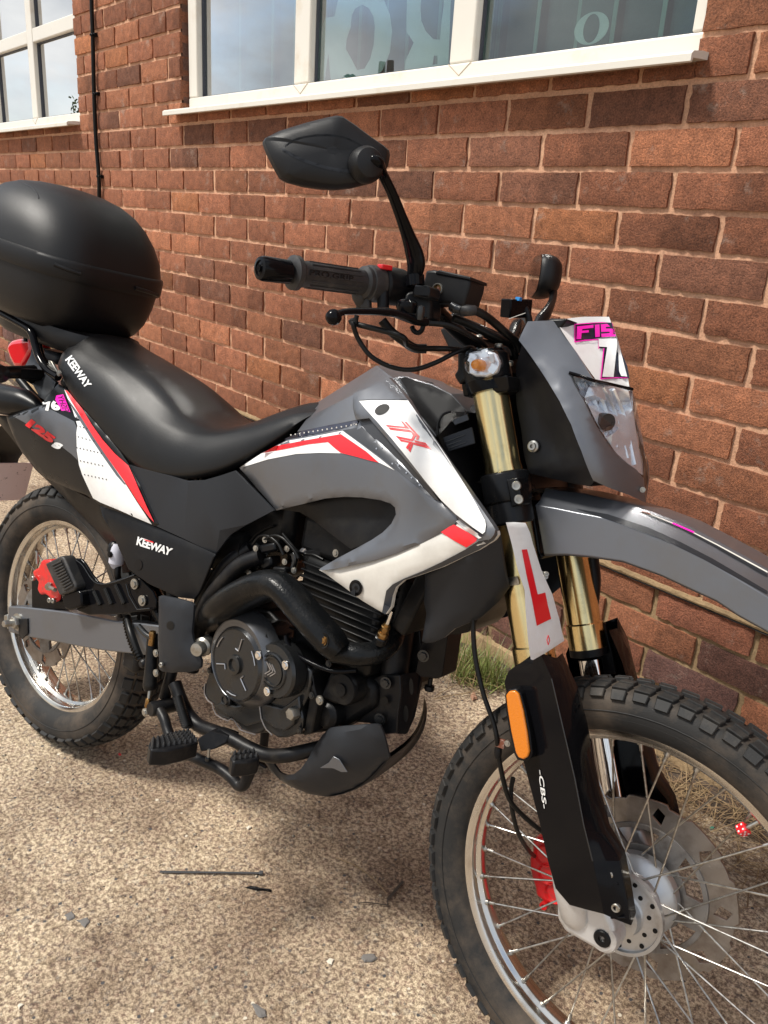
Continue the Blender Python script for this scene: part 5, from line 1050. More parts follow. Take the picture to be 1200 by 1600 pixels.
# ---- shroud: main side body
bo = [(0.6133,-0.126,0.8363),(0.668,-0.132,0.8757),(0.7246,-0.134,0.9127),(0.7972,-0.138,0.9407),(0.8746,-0.142,0.9683),(0.8759,-0.142,0.9754),(0.9257,-0.156,0.9555),(0.986,-0.17,0.9316),(1.0312,-0.18,0.9134),(1.0737,-0.188,0.8947),(1.0977,-0.192,0.8882),(1.1115,-0.193,0.8822),(1.1139,-0.193,0.8752),(1.1094,-0.193,0.8654),(1.087,-0.192,0.847),(1.0579,-0.19,0.8237),(1.0189,-0.187,0.7973),(0.9773,-0.184,0.7732),(0.9417,-0.181,0.7553),(0.9044,-0.178,0.7378),(0.8754,-0.176,0.7256),(0.871,-0.176,0.7275),(0.9011,-0.178,0.7534),(0.9355,-0.18,0.7803),(0.9633,-0.18,0.8024),(0.9822,-0.18,0.82),(0.9949,-0.178,0.8371),(0.9997,-0.176,0.853),(0.9953,-0.174,0.8627),(0.9843,-0.172,0.8661),(0.9634,-0.168,0.8658),(0.9231,-0.162,0.86),(0.882,-0.156,0.8503),(0.8399,-0.15,0.8369),(0.784,-0.14,0.8122),(0.7196,-0.13,0.7843),(0.6661,-0.128,0.8086)]
body = sheet('tank_shroud', bo, 'grey', B, ctrl=[(0.749,-0.143,0.8624),(0.8279,-0.152,0.9003),(0.9125,-0.165,0.919),(0.9912,-0.18,0.9003),(1.0358,-0.188,0.8792),(1.0665,-0.191,0.8625),(0.7991,-0.146,0.8415),(0.9203,-0.166,0.8868),(0.99,-0.186,0.8048),(0.931,-0.181,0.7606),(0.69,-0.137,0.8488)], th=.004, res=.009, roll=.005, deg=3, mirror=True, label='grey hook-shaped tank shroud')
# recessed dark panel inside the hook
sheet('inner_panel', [(0.6957,-0.11,0.7805),(0.7648,-0.118,0.8105),(0.8184,-0.124,0.835),(0.9008,-0.132,0.8572),(0.942,-0.138,0.8638),(0.9773,-0.145,0.8623),(0.9841,-0.146,0.849),(0.9782,-0.146,0.8304),(0.9614,-0.148,0.8088),(0.928,-0.146,0.7817),(0.9012,-0.14,0.7667),(0.8431,-0.126,0.7763),(0.7956,-0.116,0.7856),(0.7565,-0.11,0.7897)], 'black', B, th=.004, res=.014, roll=.003, ctrl=[(0.8778,-0.128,0.8123),(0.9276,-0.134,0.8297)])
# graphics on the shroud
wf_ = [(0.6177,-0.13,0.8382),(0.6661,-0.13,0.8753),(0.7135,-0.13,0.9084),(0.7915,-0.13,0.9358),(0.8583,-0.13,0.9551),(0.8368,-0.13,0.9512),(0.8744,-0.13,0.9378),(0.9133,-0.13,0.9249),(0.9487,-0.13,0.9126),(0.9539,-0.13,0.9099),(0.9249,-0.13,0.9148),(0.8862,-0.13,0.917),(0.8424,-0.13,0.9138),(0.7981,-0.13,0.9046),(0.7474,-0.13,0.8916),(0.6849,-0.13,0.8687),(0.6309,-0.13,0.8447)]
decal('white_graphic', [(0.6188,-0.13,0.8385),(0.6662,-0.13,0.8749),(0.7217,-0.13,0.9093),(0.7772,-0.13,0.9285),(0.8384,-0.13,0.9507),(0.882,-0.13,0.9363),(0.9233,-0.13,0.9221),(0.9538,-0.13,0.9103),(0.9248,-0.13,0.9152),(0.8862,-0.13,0.917),(0.8424,-0.13,0.9138),(0.798,-0.13,0.905),(0.7473,-0.13,0.892),(0.6849,-0.13,0.8687),(0.6366,-0.13,0.846)], [body], 'white', res=.008)
decal('red_graphic', [(0.6767,-0.14,0.8771),(0.7057,-0.14,0.8967),(0.7617,-0.14,0.9174),(0.8435,-0.14,0.946),(0.8698,-0.14,0.9382),(0.9009,-0.14,0.9287),(0.928,-0.14,0.9171),(0.9083,-0.14,0.9165),(0.8843,-0.14,0.9166),(0.8499,-0.14,0.9161),(0.838,-0.14,0.9202),(0.8197,-0.14,0.9278),(0.7782,-0.14,0.9152),(0.7332,-0.14,0.8983)], [body], 'red', res=.008, lift=.0022)
decal('black_graphic', [(0.7192,-0.134,0.912),(0.7531,-0.134,0.9328),(0.8114,-0.134,0.9547),(0.8673,-0.134,0.9733),(0.8706,-0.134,0.9694),(0.837,-0.134,0.9535),(0.7847,-0.134,0.9343),(0.7247,-0.134,0.9123)], [body, tank], 'navy', res=.008, parent=body)
for i in range(15):
    u = i/14; p0 = Vector([(0.7326,-0.134,0.9221)][0]).lerp(Vector([(0.8728,-0.142,0.9676)][0]), u); q = conform([p0], [body, tank], .002)[0]; obj('dot', *g_lathe([(.0013, 0), (.0013, .0004)], q, (.2, -1, .1), 8), 'cream', body)
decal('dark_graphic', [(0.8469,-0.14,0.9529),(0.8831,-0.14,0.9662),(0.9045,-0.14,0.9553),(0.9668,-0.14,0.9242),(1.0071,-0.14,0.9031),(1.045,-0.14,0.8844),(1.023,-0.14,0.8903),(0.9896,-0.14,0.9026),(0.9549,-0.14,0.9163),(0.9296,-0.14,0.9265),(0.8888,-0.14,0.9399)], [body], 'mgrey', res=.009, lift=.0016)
for x, y in ((600,352),(640,380),(620,384),(685,450),(715,452),(745,486),(770,510),(805,540),(660,430)):
    pass
for p in [(0.9329,-0.16,0.9406),(0.9426,-0.16,0.9441),(0.9673,-0.16,0.9244),(0.9783,-0.16,0.9251),(0.9956,-0.16,0.9166),(1.0064,-0.16,0.9114),(1.0227,-0.16,0.904)]: q = conform([Vector(p)], [body], .0028)[0]; obj('dot', *g_lathe([(.0014, 0), (.0014, .0004)], q, (.2, -1, .1), 8), 'edge', body)

# ---- shroud blade with the white TX strip
blade_o = [(0.8473,-0.126,1.0139),(0.8902,-0.09,1.0491),(0.9023,-0.095,1.0445),(0.9551,-0.132,1.0226),(1.0063,-0.15,0.9937),(1.0558,-0.165,0.9646),(1.1093,-0.182,0.9318),(1.1534,-0.194,0.9026),(1.1778,-0.199,0.8854),(1.1826,-0.2,0.8814),(1.183,-0.2,0.8749),(1.1796,-0.2,0.8673),(1.1584,-0.198,0.8578),(1.16,-0.198,0.867),(1.1388,-0.197,0.8747),(1.1129,-0.196,0.8841),(1.0834,-0.192,0.8984),(1.0408,-0.184,0.9199),(0.9934,-0.172,0.944),(0.9445,-0.16,0.9666),(0.9058,-0.15,0.9835),(0.8768,-0.142,0.9756),(0.8606,-0.134,0.9928)]
V, F = g_fill(blade_o, [(0.8931,-0.12,1.026),(0.9233,-0.146,0.9962),(0.9659,-0.156,0.9783),(1.0159,-0.17,0.9525),(1.0625,-0.182,0.9277),(1.1065,-0.193,0.9042),(1.1454,-0.199,0.884)], .009, roll=.004, deg=3)
V = [v+Vector((0, -.010, 0)) for v in V]; V, F = thicken(V, F, .010)
bl = obj('shroud_blade', V, F, 'grey', B, ang=35, label='angular grey shroud blade with a white strip'); mirror_obj('shroud_blade', V, F, 'grey', B, ang=35)
decal('white_strip', [(0.8689,-0.14,1.005),(0.8925,-0.14,1.0103),(0.9616,-0.14,1.0222),(0.9844,-0.14,1.0043),(1.0158,-0.14,0.9797),(1.0521,-0.14,0.9498),(1.0879,-0.14,0.9188),(1.1135,-0.14,0.8949),(1.1316,-0.14,0.8766),(1.1346,-0.14,0.8703),(1.1353,-0.14,0.8606),(1.1319,-0.14,0.8561),(1.1131,-0.14,0.8616),(1.082,-0.14,0.8728),(1.0538,-0.14,0.8866),(1.0189,-0.14,0.9088),(0.9826,-0.14,0.9337),(0.9457,-0.14,0.9581),(0.9137,-0.14,0.9779),(0.884,-0.14,0.9949)], [bl], 'white', res=.010, lift=.0026)
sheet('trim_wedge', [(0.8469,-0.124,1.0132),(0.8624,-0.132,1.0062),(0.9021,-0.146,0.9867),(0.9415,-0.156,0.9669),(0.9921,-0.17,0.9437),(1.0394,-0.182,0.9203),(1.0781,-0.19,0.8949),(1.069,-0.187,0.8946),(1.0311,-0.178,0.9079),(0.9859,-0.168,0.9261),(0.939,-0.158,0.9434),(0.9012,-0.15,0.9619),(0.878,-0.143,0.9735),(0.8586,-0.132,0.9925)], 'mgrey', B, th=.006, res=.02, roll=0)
decal('bevel_face', [(0.8513,-0.13,1.0144),(0.9184,-0.13,1.0496),(0.9298,-0.13,1.0434),(0.9524,-0.13,1.023),(0.8848,-0.13,1.0111),(0.8611,-0.13,1.0053)], [bl, tank], 'grey', res=.01, lift=.0012, parent=bl)
hb_ = [(0.9233,-0.15,1.0008)][0]
e_ = conform([Vector(p) for p in [(0.9233,-0.15,1.0008),(0.9334,-0.15,1.0089),(0.9133,-0.15,0.9919),(0.9274,-0.15,1.0115),(0.9192,-0.15,0.9905)]], [bl], .0045)
V = [e_[0]]; 
def ring_decal(name, c, u, v, rad, m, tg, lift, par, n=28):
    pts = [Vector(c)+(Vector(u)-Vector(c))*math.cos(2*math.pi*i/n)*rad+(Vector(v)-Vector(c))*math.sin(2*math.pi*i/n)*rad for i in range(n)]
    q = conform([Vector(c)]+pts, tg, lift); return obj(name, q, [(0, i+1, (i+1) % n+1) for i in range(n)], m, par, ang=60)
cc = [(0.9233,-0.15,1.0008),(0.9345,-0.15,1.0121),(0.9116,-0.15,1.0039)]
ring_decal('grommet', cc[0], cc[1], cc[2], 1.0, 'edge', [bl], .0034, bl); ring_decal('hole', cc[0], cc[1], cc[2], .82, 'black', [bl], .0042, bl)
# TX mark: double-lined letters running down the strip
for pts in ([(0.9387,-0.155,0.9793),(0.974,-0.155,0.9836),(0.9651,-0.155,0.9902),(0.9686,-0.155,0.9906),(0.9842,-0.155,0.9816),(0.9817,-0.155,0.9822),(0.9418,-0.155,0.9776)], [(0.944,-0.155,0.9766),(0.9825,-0.155,0.9805),(0.9843,-0.155,0.98),(0.9879,-0.155,0.9776),(0.9486,-0.155,0.9738)], [(0.9719,-0.155,0.9904),(0.9757,-0.155,0.9909),(1.0037,-0.155,0.9746),(1.0025,-0.155,0.9686),(0.998,-0.155,0.9688),(0.9985,-0.155,0.9739)], [(0.9851,-0.155,0.9804),(0.9975,-0.155,0.9746),(0.9931,-0.155,0.9648),(0.9896,-0.155,0.9662),(0.9915,-0.155,0.973)],
            [(0.9606,-0.155,0.9665),(0.9925,-0.155,0.9676),(0.9943,-0.155,0.965),(0.966,-0.155,0.9638)], [(0.9673,-0.155,0.9629),(0.9933,-0.155,0.9637),(0.9925,-0.155,0.9617),(0.972,-0.155,0.9604)], [(0.9954,-0.155,0.9672),(1.016,-0.155,0.9672),(1.0209,-0.155,0.9642),(0.9973,-0.155,0.9644)], [(0.9947,-0.155,0.9635),(1.0214,-0.155,0.9639),(1.0283,-0.155,0.96),(0.9961,-0.155,0.9601)], [(0.9934,-0.155,0.9632),(0.9954,-0.155,0.9627),(0.9924,-0.155,0.9475),(0.9884,-0.155,0.9499)], [(0.9873,-0.155,0.962),(0.9924,-0.155,0.9623),(0.9873,-0.155,0.9505),(0.9831,-0.155,0.953)]):
    decal('lettering', pts, [bl], 'red', res=.004, lift=.0036, parent=bl)

# ---- lower white wing with grey edge
wo = [(0.8667,-0.17,0.7235),(0.8999,-0.172,0.7358),(0.9372,-0.175,0.7541),(0.9731,-0.178,0.772),(1.0149,-0.181,0.7966),(1.054,-0.184,0.8235),(1.0914,-0.188,0.8521),(1.1135,-0.191,0.8716),(1.1354,-0.195,0.8675),(1.1622,-0.199,0.8633),(1.1732,-0.2,0.8631),(1.1827,-0.2,0.8791),(1.1847,-0.2,0.874),(1.1798,-0.198,0.8648),(1.1591,-0.194,0.8451),(1.1375,-0.19,0.8288),(1.1017,-0.186,0.8012),(1.0633,-0.182,0.7763),(1.0383,-0.178,0.7607),(1.0244,-0.175,0.7447),(1.0198,-0.172,0.7296),(1.017,-0.168,0.709),(1.0083,-0.165,0.6937),(0.9991,-0.165,0.6937),(0.9611,-0.166,0.6999),(0.9217,-0.168,0.7111),(0.8814,-0.17,0.7215)]
wing = sheet('lower_wing', wo, 'cream', B, ctrl=[(0.9806,-0.18,0.7448),(1.048,-0.19,0.7927),(1.1,-0.195,0.8334),(0.9508,-0.176,0.7389),(1.0069,-0.174,0.7295)], th=.006, res=.009, roll=.004, deg=3, mirror=True, label='dusty white lower shroud wing')
decal('grey_edge', [(1.1626,-0.2,0.8639),(1.1733,-0.2,0.8628),(1.183,-0.2,0.8782),(1.1847,-0.2,0.874),(1.1808,-0.2,0.8653),(1.1621,-0.2,0.8465),(1.1427,-0.2,0.8313),(1.1095,-0.2,0.8051),(1.0739,-0.2,0.7818),(1.0518,-0.2,0.7677),(1.04,-0.2,0.7531),(1.0374,-0.2,0.7394),(1.0372,-0.2,0.7208),(1.0306,-0.2,0.707),(1.0241,-0.2,0.7082),(1.0244,-0.2,0.7351),(1.0245,-0.2,0.7426),(1.0331,-0.2,0.7549),(1.0513,-0.2,0.7701),(1.0802,-0.2,0.7906),(1.1078,-0.2,0.8123),(1.1407,-0.2,0.8403),(1.1569,-0.2,0.8562)], [wing], 'mgrey', res=.009, lift=.002)
decal('red_graphic', [(1.0912,-0.19,0.8515),(1.1089,-0.19,0.8682),(1.1295,-0.19,0.8641),(1.1538,-0.19,0.8585),(1.1366,-0.19,0.8413),(1.1141,-0.19,0.8457)], [wing], 'red', res=.009, lift=.0018)
decal('white_graphic', [(1.1109,-0.19,0.8736),(1.117,-0.19,0.8759),(1.1531,-0.19,0.8645),(1.1569,-0.19,0.8614),(1.1529,-0.19,0.859),(1.1334,-0.19,0.8638)], [wing, bl], 'white', res=.008, lift=.0022, parent=wing)
decal('black_graphic', [(1.1104,-0.19,0.8824),(1.1224,-0.19,0.878),(1.156,-0.19,0.8653),(1.1586,-0.19,0.864),(1.1537,-0.19,0.8619),(1.1278,-0.19,0.8712),(1.1115,-0.19,0.8779)], [wing, bl, body], 'navy', res=.008, lift=.003, parent=wing)
cc = [(0.952,-0.176,0.7207),(0.9649,-0.176,0.7221),(0.9529,-0.176,0.7077)]
ring_decal('recess', cc[0], cc[1], cc[2], 1.0, 'black', [wing], .003, wing); ring_decal('screw_head', cc[0], cc[1], cc[2], .6, 'dgrey', [wing], .005, wing); ring_decal('hole', cc[0], cc[1], cc[2], .22, 'black', [wing], .006, wing)
# scoop below the wing
sheet('radiator_scoop', [(1.0597,-0.165,0.7771),(1.0937,-0.175,0.8001),(1.1428,-0.188,0.838),(1.1798,-0.196,0.8763),(1.1806,-0.19,0.8689),(1.1865,-0.15,0.8087),(1.1886,-0.145,0.7922),(1.1757,-0.14,0.7649),(1.1514,-0.138,0.7307),(1.1342,-0.136,0.7172),(1.1139,-0.134,0.7009),(1.0975,-0.132,0.6798),(1.0792,-0.13,0.6652),(1.0667,-0.13,0.6592),(1.058,-0.13,0.6591),(1.0592,-0.132,0.6829),(1.0617,-0.134,0.7083),(1.055,-0.14,0.7251)], 'dgrey', B, ctrl=[(1.1026,-0.165,0.7618),(1.1443,-0.175,0.7988),(1.1621,-0.16,0.7913),(1.0955,-0.145,0.7098)], th=.006, res=.012, roll=.006, deg=3, mirror=True, label='dark grey radiator scoop')
sheet('radiator_lower', [(1.0808,-0.1,0.697),(1.1236,-0.1,0.7446),(1.1656,-0.1,0.7845),(1.1613,-0.09,0.7672),(1.1251,-0.085,0.7157),(1.1194,-0.08,0.6992),(1.107,-0.075,0.6816),(1.0888,-0.075,0.6711),(1.0724,-0.075,0.6662)], 'black', B, th=.1, res=.02, roll=.006)
prism('radiator_foot', [(1.0264,-0.07,0.6343),(1.06,-0.05,0.6663),(1.0616,-0.05,0.6505),(1.0612,-0.04,0.5798),(1.0504,-0.04,0.5719),(1.0283,-0.05,0.5722),(1.0141,-0.05,0.5733)], .05, 'black', B, bevel=.003)
lathe('drain_knob', [(.004, -.006), (.004, .006), (.0085, .008), (.009, .014), (.007, .017)], [(1.0365,-0.03,0.5603)][0], (.05, 0, -1), 'black', B, 18)

# ---- seat: stations along the bike, mirrored section
def seat_loft():
    st = []   # x, z_top, half width at crest, z crest, half width at bottom, z bottom
    data = [(-.012, 1.004, .075, .975, .098, .928), (.03, 1.016, .088, .982, .118, .915), (.10, .998, .098, .965, .128, .872), (.18, .980, .104, .948, .134, .838), (.25, .964, .110, .922, .138, .808),
            (.31, .947, .114, .898, .141, .785), (.36, .926, .116, .884, .143, .776), (.41, .903, .115, .877, .143, .774), (.46, .896, .112, .874, .142, .780), (.52, .900, .107, .884, .139, .798), (.58, .922, .098, .905, .128, .825), (.64, .955, .088, .932, .116, .868), (.69, .977, .078, .957, .103, .912), (.728, .984, .062, .971, .088, .952), (.752, .983, .05, .976, .065, .970)]
    rows = []
    for x, zt, wc, zc, wb, zb in data:
        s = []
        for k in range(9):
            f = k/8; yv = wc*f; zz = zt-(zt-zc)*(f**4.5); s.append((yv, zz))
        m1 = (wc+(wb-wc)*.25+.006, zc-(zc-zb)*.12); m2 = (wc+(wb-wc)*.6+.007, zc-(zc-zb)*.45); m3 = (wb+.004, zb+(zc-zb)*.14); m4 = (wb, zb)
        s += [m1, m2, m3, m4, (wb-.014, zb-.002)]
        rows.append([Vector((x, -a, b_)) for a, b_ in s[::-1]]+[Vector((x, a, b_)) for a, b_ in s[1:]])
    # refine along x
    fine = []
    for k in range(len(rows[0])): fine.append(catmull([r[k] for r in rows], 4))
    rows2 = [[fine[k][i] for k in range(len(fine))] for i in range(len(fine[0]))]
    V, F = loft(rows2, caps=False); n = len(rows2[0]); F.append(tuple(range(n))); F.append(tuple((len(rows2)-1)*n+k for k in range(n))[::-1]); F2 = [q[::-1] for q in F]
    F2.append(tuple([i*n for i in range(len(rows2))]+[i*n+n-1 for i in range(len(rows2)-1, -1, -1)])) if False else None
    return V, F2
V, F = seat_loft(); seat = obj('seat', V, F, 'vinyl', B, ang=70, label='one-piece black vinyl seat with a raised passenger step')
# seam piping along the lower edge
q_ = [(0.0699,-0.12,0.9638),(0.1614,-0.132,0.9154),(0.1376,-0.132,0.9014),(0.0408,-0.12,0.9489)]
text_on('lettering', 'KEEWAY', [(0.0477,-0.125,0.9498),(0.1481,-0.135,0.9021),(0.1674,-0.135,0.9148),(0.0703,-0.125,0.9642)], [seat], 'white', off=.035, space=.95)
# ---- side panels
up_o = [(0.3224,-0.143,0.7787),(0.3942,-0.146,0.7823),(0.4525,-0.147,0.786),(0.5087,-0.148,0.7884),(0.5527,-0.147,0.8004),(0.5876,-0.145,0.8166),(0.6218,-0.142,0.834),(0.6728,-0.138,0.809),(0.723,-0.136,0.7857),(0.6665,-0.14,0.7444),(0.6351,-0.142,0.7191),(0.6249,-0.143,0.705),(0.6062,-0.145,0.6727),(0.5183,-0.148,0.6775),(0.4414,-0.15,0.6809),(0.4353,-0.15,0.6892),(0.4045,-0.149,0.7136),(0.3683,-0.146,0.7437)]
up_ = sheet('side_panel', up_o, 'dgrey', B, th=.004, grid=False, creases=[[(0.5124,-0.149,0.7876),(0.567,-0.151,0.7511),(0.6144,-0.152,0.721),(0.6065,-0.1455,0.6737)]], bevel=.003, mirror=True, label='dark grey folded side panel below the seat')
lo_o = [(0.2358,-0.134,0.6698),(0.2782,-0.137,0.6771),(0.4333,-0.143,0.6773),(0.6114,-0.15,0.6739),(0.6095,-0.149,0.6663),(0.5791,-0.146,0.5875),(0.5685,-0.146,0.5713),(0.5203,-0.146,0.5599),(0.439,-0.148,0.5605),(0.3707,-0.149,0.5709),(0.3345,-0.147,0.6009),(0.3061,-0.145,0.6246),(0.2608,-0.142,0.6513)]
lo_ = sheet('side_panel', lo_o, 'black', B, th=.004, grid=False, creases=[[(0.2531,-0.138,0.6624),(0.438,-0.152,0.661),(0.6093,-0.153,0.6662)]], bevel=.003, mirror=True, label='black side panel with white lettering')
text_on('lettering', 'KEEWAY', [(0.3971,-0.158,0.6316),(0.4972,-0.156,0.6377),(0.5028,-0.156,0.6539),(0.399,-0.158,0.6497)], [lo_], 'white', off=.04, space=.93, lift=.0025)
decal('red_bar', [(0.4164,-0.158,0.6493),(0.4446,-0.158,0.6521),(0.4489,-0.158,0.6498),(0.4247,-0.158,0.6473)], [lo_], 'red', res=.01, lift=.003)
cc = [(0.4011,-0.15,0.5903),(0.4129,-0.15,0.5921),(0.4015,-0.15,0.5794)]; ring_decal('hole', cc[0], cc[1], cc[2], 1., 'black', [lo_], .002, lo_)
# ---- tail panel with its graphics
tl_o = [(-0.1659,-0.128,0.7855),(-0.0823,-0.132,0.8145),(-0.0061,-0.134,0.8409),(-0.0039,-0.13,0.8551),(0.0095,-0.126,0.8792),(0.0205,-0.122,0.8928),(0.0536,-0.124,0.8882),(0.09,-0.128,0.8788),(0.1441,-0.134,0.8604),(0.2065,-0.14,0.8365)] + [(0.2624,-0.144,0.8149),(0.3276,-0.146,0.7794),(0.3804,-0.15,0.7424),(0.4335,-0.153,0.6975),(0.4465,-0.154,0.6868),(0.4368,-0.154,0.6803),(0.3816,-0.152,0.6793),(0.3075,-0.148,0.6775),(0.2506,-0.145,0.6741),(0.1967,-0.143,0.6837),(0.1465,-0.14,0.6807),(0.0263,-0.136,0.6809),(-0.0733,-0.132,0.7181),(-0.1283,-0.13,0.7572)]
tail = sheet('tail_panel', tl_o, 'sblack', B, ctrl=[(0.0049,-0.146,0.8026),(0.0871,-0.15,0.7903),(0.1626,-0.152,0.778)] + [(0.1196,-0.15,0.7408),(0.2417,-0.152,0.7134),(0.3237,-0.156,0.7244)], th=.004, res=.009, roll=.004, deg=3, mirror=True, label='glossy black tail panel with stickers')
decal('white_graphic', [(0.0639,-0.13,0.8876),(0.0731,-0.13,0.8841),(0.1164,-0.13,0.8527),(0.1681,-0.13,0.821),(0.2192,-0.13,0.7862)] + [(0.2923,-0.15,0.7746),(0.3335,-0.15,0.7399),(0.3724,-0.15,0.7142),(0.4264,-0.15,0.6811),(0.3785,-0.15,0.6815),(0.3233,-0.15,0.6831),(0.2589,-0.15,0.6834),(0.2334,-0.15,0.6861),(0.2105,-0.15,0.7059),(0.188,-0.15,0.726),(0.1735,-0.15,0.7435),(0.1605,-0.15,0.773),(0.1527,-0.15,0.8082),(0.1527,-0.15,0.8256),(0.1307,-0.15,0.8543),(0.1103,-0.15,0.8736)], [tail, lo_, up_], 'white', res=.008, lift=.0022, parent=tail)
decal('red_graphic', [(0.0663,-0.13,0.8867),(0.0759,-0.13,0.8865),(0.1347,-0.13,0.8584),(0.1738,-0.13,0.8313),(0.2153,-0.13,0.8077),(0.2626,-0.13,0.7869),(0.309,-0.13,0.7729),(0.3257,-0.13,0.7576),(0.3493,-0.13,0.7343),(0.3824,-0.13,0.7026),(0.4082,-0.13,0.6793),(0.3924,-0.13,0.6853),(0.3549,-0.13,0.7045),(0.3155,-0.13,0.7306),(0.2841,-0.13,0.7479),(0.2358,-0.13,0.7756),(0.186,-0.13,0.8053),(0.1342,-0.13,0.8398),(0.0901,-0.13,0.8689)], [tail, lo_, up_], 'red', res=.008, lift=.0036, parent=tail)
decal('grey_print_and_sky_tone', [(0.0805,-0.13,0.8695),(0.1342,-0.13,0.8398),(0.186,-0.13,0.8053),(0.2358,-0.13,0.7756),(0.2843,-0.13,0.7466),(0.308,-0.13,0.7333),(0.3026,-0.13,0.732),(0.2741,-0.13,0.7443),(0.2296,-0.13,0.7697),(0.1796,-0.13,0.7994),(0.1275,-0.13,0.8339),(0.0848,-0.13,0.8633)], [tail], 'grey', res=.008, lift=.0030)
decal('grey_print_and_sky_tone', [(-0.1251,-0.13,0.7932),(-0.075,-0.13,0.8139),(-0.012,-0.13,0.8377),(0.0334,-0.13,0.8346),(0.0828,-0.13,0.8296),(0.1118,-0.13,0.8261),(0.1209,-0.13,0.8173),(0.1261,-0.13,0.7987),(0.1382,-0.13,0.7463),(0.1152,-0.13,0.754),(0.0701,-0.13,0.7644),(0.0244,-0.13,0.7722),(-0.0275,-0.13,0.7793),(-0.0759,-0.13,0.7876)], [tail], 'grey', res=.01, lift=.0012)  # upper tail facet coloured lighter for the skylight it catches, not a print
for r_ in ([(0.1271,-0.14,0.8376),(0.1404,-0.14,0.8407)], [(0.1369,-0.14,0.8215),(0.1725,-0.14,0.8221)], [(0.1465,-0.14,0.7992),(0.2006,-0.14,0.801)], [(0.1451,-0.14,0.7756),(0.2298,-0.14,0.7815)], [(0.1626,-0.14,0.7503),(0.2387,-0.14,0.7568)], [(0.1702,-0.14,0.7234),(0.2564,-0.14,0.7317)] ):
    d0, d1 = Vector(r_[0]), Vector(r_[1]); k_ = max(2, int((d1-d0).length/.0115))
    for i in range(k_+1):
        q = conform([d0.lerp(d1, i/k_)], [tail, lo_, up_], .0038)[0]; obj('dot', *g_lathe([(.0015, 0), (.0015, .0004)], q, (.2, -1, .1), 6), 'navy', tail)
# 125s mark
text_on('lettering', '125', [(-0.0564,-0.14,0.7845),(0.0507,-0.14,0.7636),(0.0682,-0.14,0.781),(-0.0327,-0.14,0.8037)], [tail], 'red', off=.075, lift=.003, space=1.0)
text_on('lettering', 's', [(0.0507,-0.14,0.7579),(0.0831,-0.14,0.7567),(0.0978,-0.14,0.7718),(0.062,-0.14,0.7723)], [tail], 'white', off=.07, shear=.1, lift=.003)
# number sticker
decal('sticker', [(0.0349,-0.13,0.8599),(0.0371,-0.13,0.8694),(0.062,-0.13,0.8766),(0.0945,-0.13,0.8436),(0.0617,-0.13,0.8404)], [tail], 'pink', res=.01, lift=.0024)
text_on('lettering', '76', [(-0.0002,-0.13,0.8278),(0.0616,-0.13,0.8409),(0.039,-0.13,0.859),(-0.0136,-0.13,0.8467)], [tail], 'white', off=.06, lift=.0036)
text_on('lettering', 'FISHY', [(0.0665,-0.13,0.8401),(0.0397,-0.13,0.8687),(0.0605,-0.13,0.8746),(0.0906,-0.13,0.8446)], [tail], 'navy', off=.0, lift=.0036)

# black inner fender and undertray behind the tail panel
sheet('undertray', [(-0.2538,-0.1,0.7733),(-0.214,-0.1,0.7777),(-0.1303,-0.1,0.7782),(-0.0489,-0.1,0.7699)] + [(0.0955,-0.11,0.6673),(0.2197,-0.12,0.6651),(0.2875,-0.11,0.5838),(0.3108,-0.1,0.5423),(0.2714,-0.09,0.5242),(0.2476,-0.085,0.5553),(0.2043,-0.08,0.5667),(0.1452,-0.08,0.5897),(0.0939,-0.08,0.606),(-0.0228,-0.08,0.6452),(-0.1072,-0.08,0.6695),(-0.1899,-0.085,0.7145),(-0.2645,-0.09,0.7526)], 'black', B, th=.17, res=.03, roll=.01, label='black rear mudguard and undertray')
# grey tail cowl, red tail light, stalk, silencer
cw = sheet('tail_cowl', [(-0.2227,-0.04,0.9436),(-0.2011,-0.046,0.9305),(-0.1514,-0.062,0.9148),(-0.0854,-0.085,0.9019),(-0.0028,-0.112,0.894),(0.0057,-0.122,0.8788),(0.002,-0.124,0.8608),(-0.0131,-0.124,0.8466),(-0.0302,-0.12,0.8496),(-0.0589,-0.112,0.8509),(-0.1081,-0.1,0.8701),(-0.1774,-0.085,0.875),(-0.2257,-0.06,0.8937),(-0.2269,-0.052,0.9042),(-0.2245,-0.042,0.9307)], 'dgrey', B, th=.008, res=.01, roll=.004, mirror=True, label='grey tail cowl beside the tail light')
box('cowl_deck', (([(-0.2882,0,0.9388)][0][0]+.10), .01, [(-0.251,0,0.9055)][0][2]+.03), (.12, .08, .03), 'dgrey', B, .01)
tlr = [(-0.3579,-0.03,0.9386),(-0.3365,-0.03,0.9539),(-0.3083,-0.03,0.9615),(-0.2497,-0.03,0.9718),(-0.2358,-0.03,0.9397),(-0.2639,-0.03,0.9039),(-0.2758,-0.03,0.8886),(-0.3133,-0.03,0.8854),(-0.3393,-0.03,0.9055),(-0.3541,-0.03,0.9229)]
ro = obj('tail_light', *g_prism([Vector(p) for p in tlr], .06), 'lred', B, bevel=.014, seg=4, label='red tail light')
stk = box('indicator_stalk', Vector([(-0.0853,-0.16,0.8978)][0]), (.02, .15, .024), 'black', B, .004, ax=(1, .12, 0))
tube('stalk_arm', [(-0.0462,-0.215,0.8992),(-0.0595,-0.19,0.8998),(-0.0999,-0.13,0.8992),(-0.1178,-0.095,0.8944)], [.0095, .0095, .010, .015], 'black', B, n=12, flat=1.5)
obj('rear_indicator', *merge(g_lathe([(0, -.035), (.018, -.03), (.024, 0), (.018, .03), (0, .035)], [(-0.0245,-0.24,0.8996)][0], (1, 0, .1), 24)), 'sblack', B)
tube('plate_bracket', [(-0.1966,-0.08,0.8723),(-0.1666,-0.08,0.8587),(-0.1313,-0.08,0.8433),(-0.0976,-0.08,0.834)], .010, 'black', B, n=10)
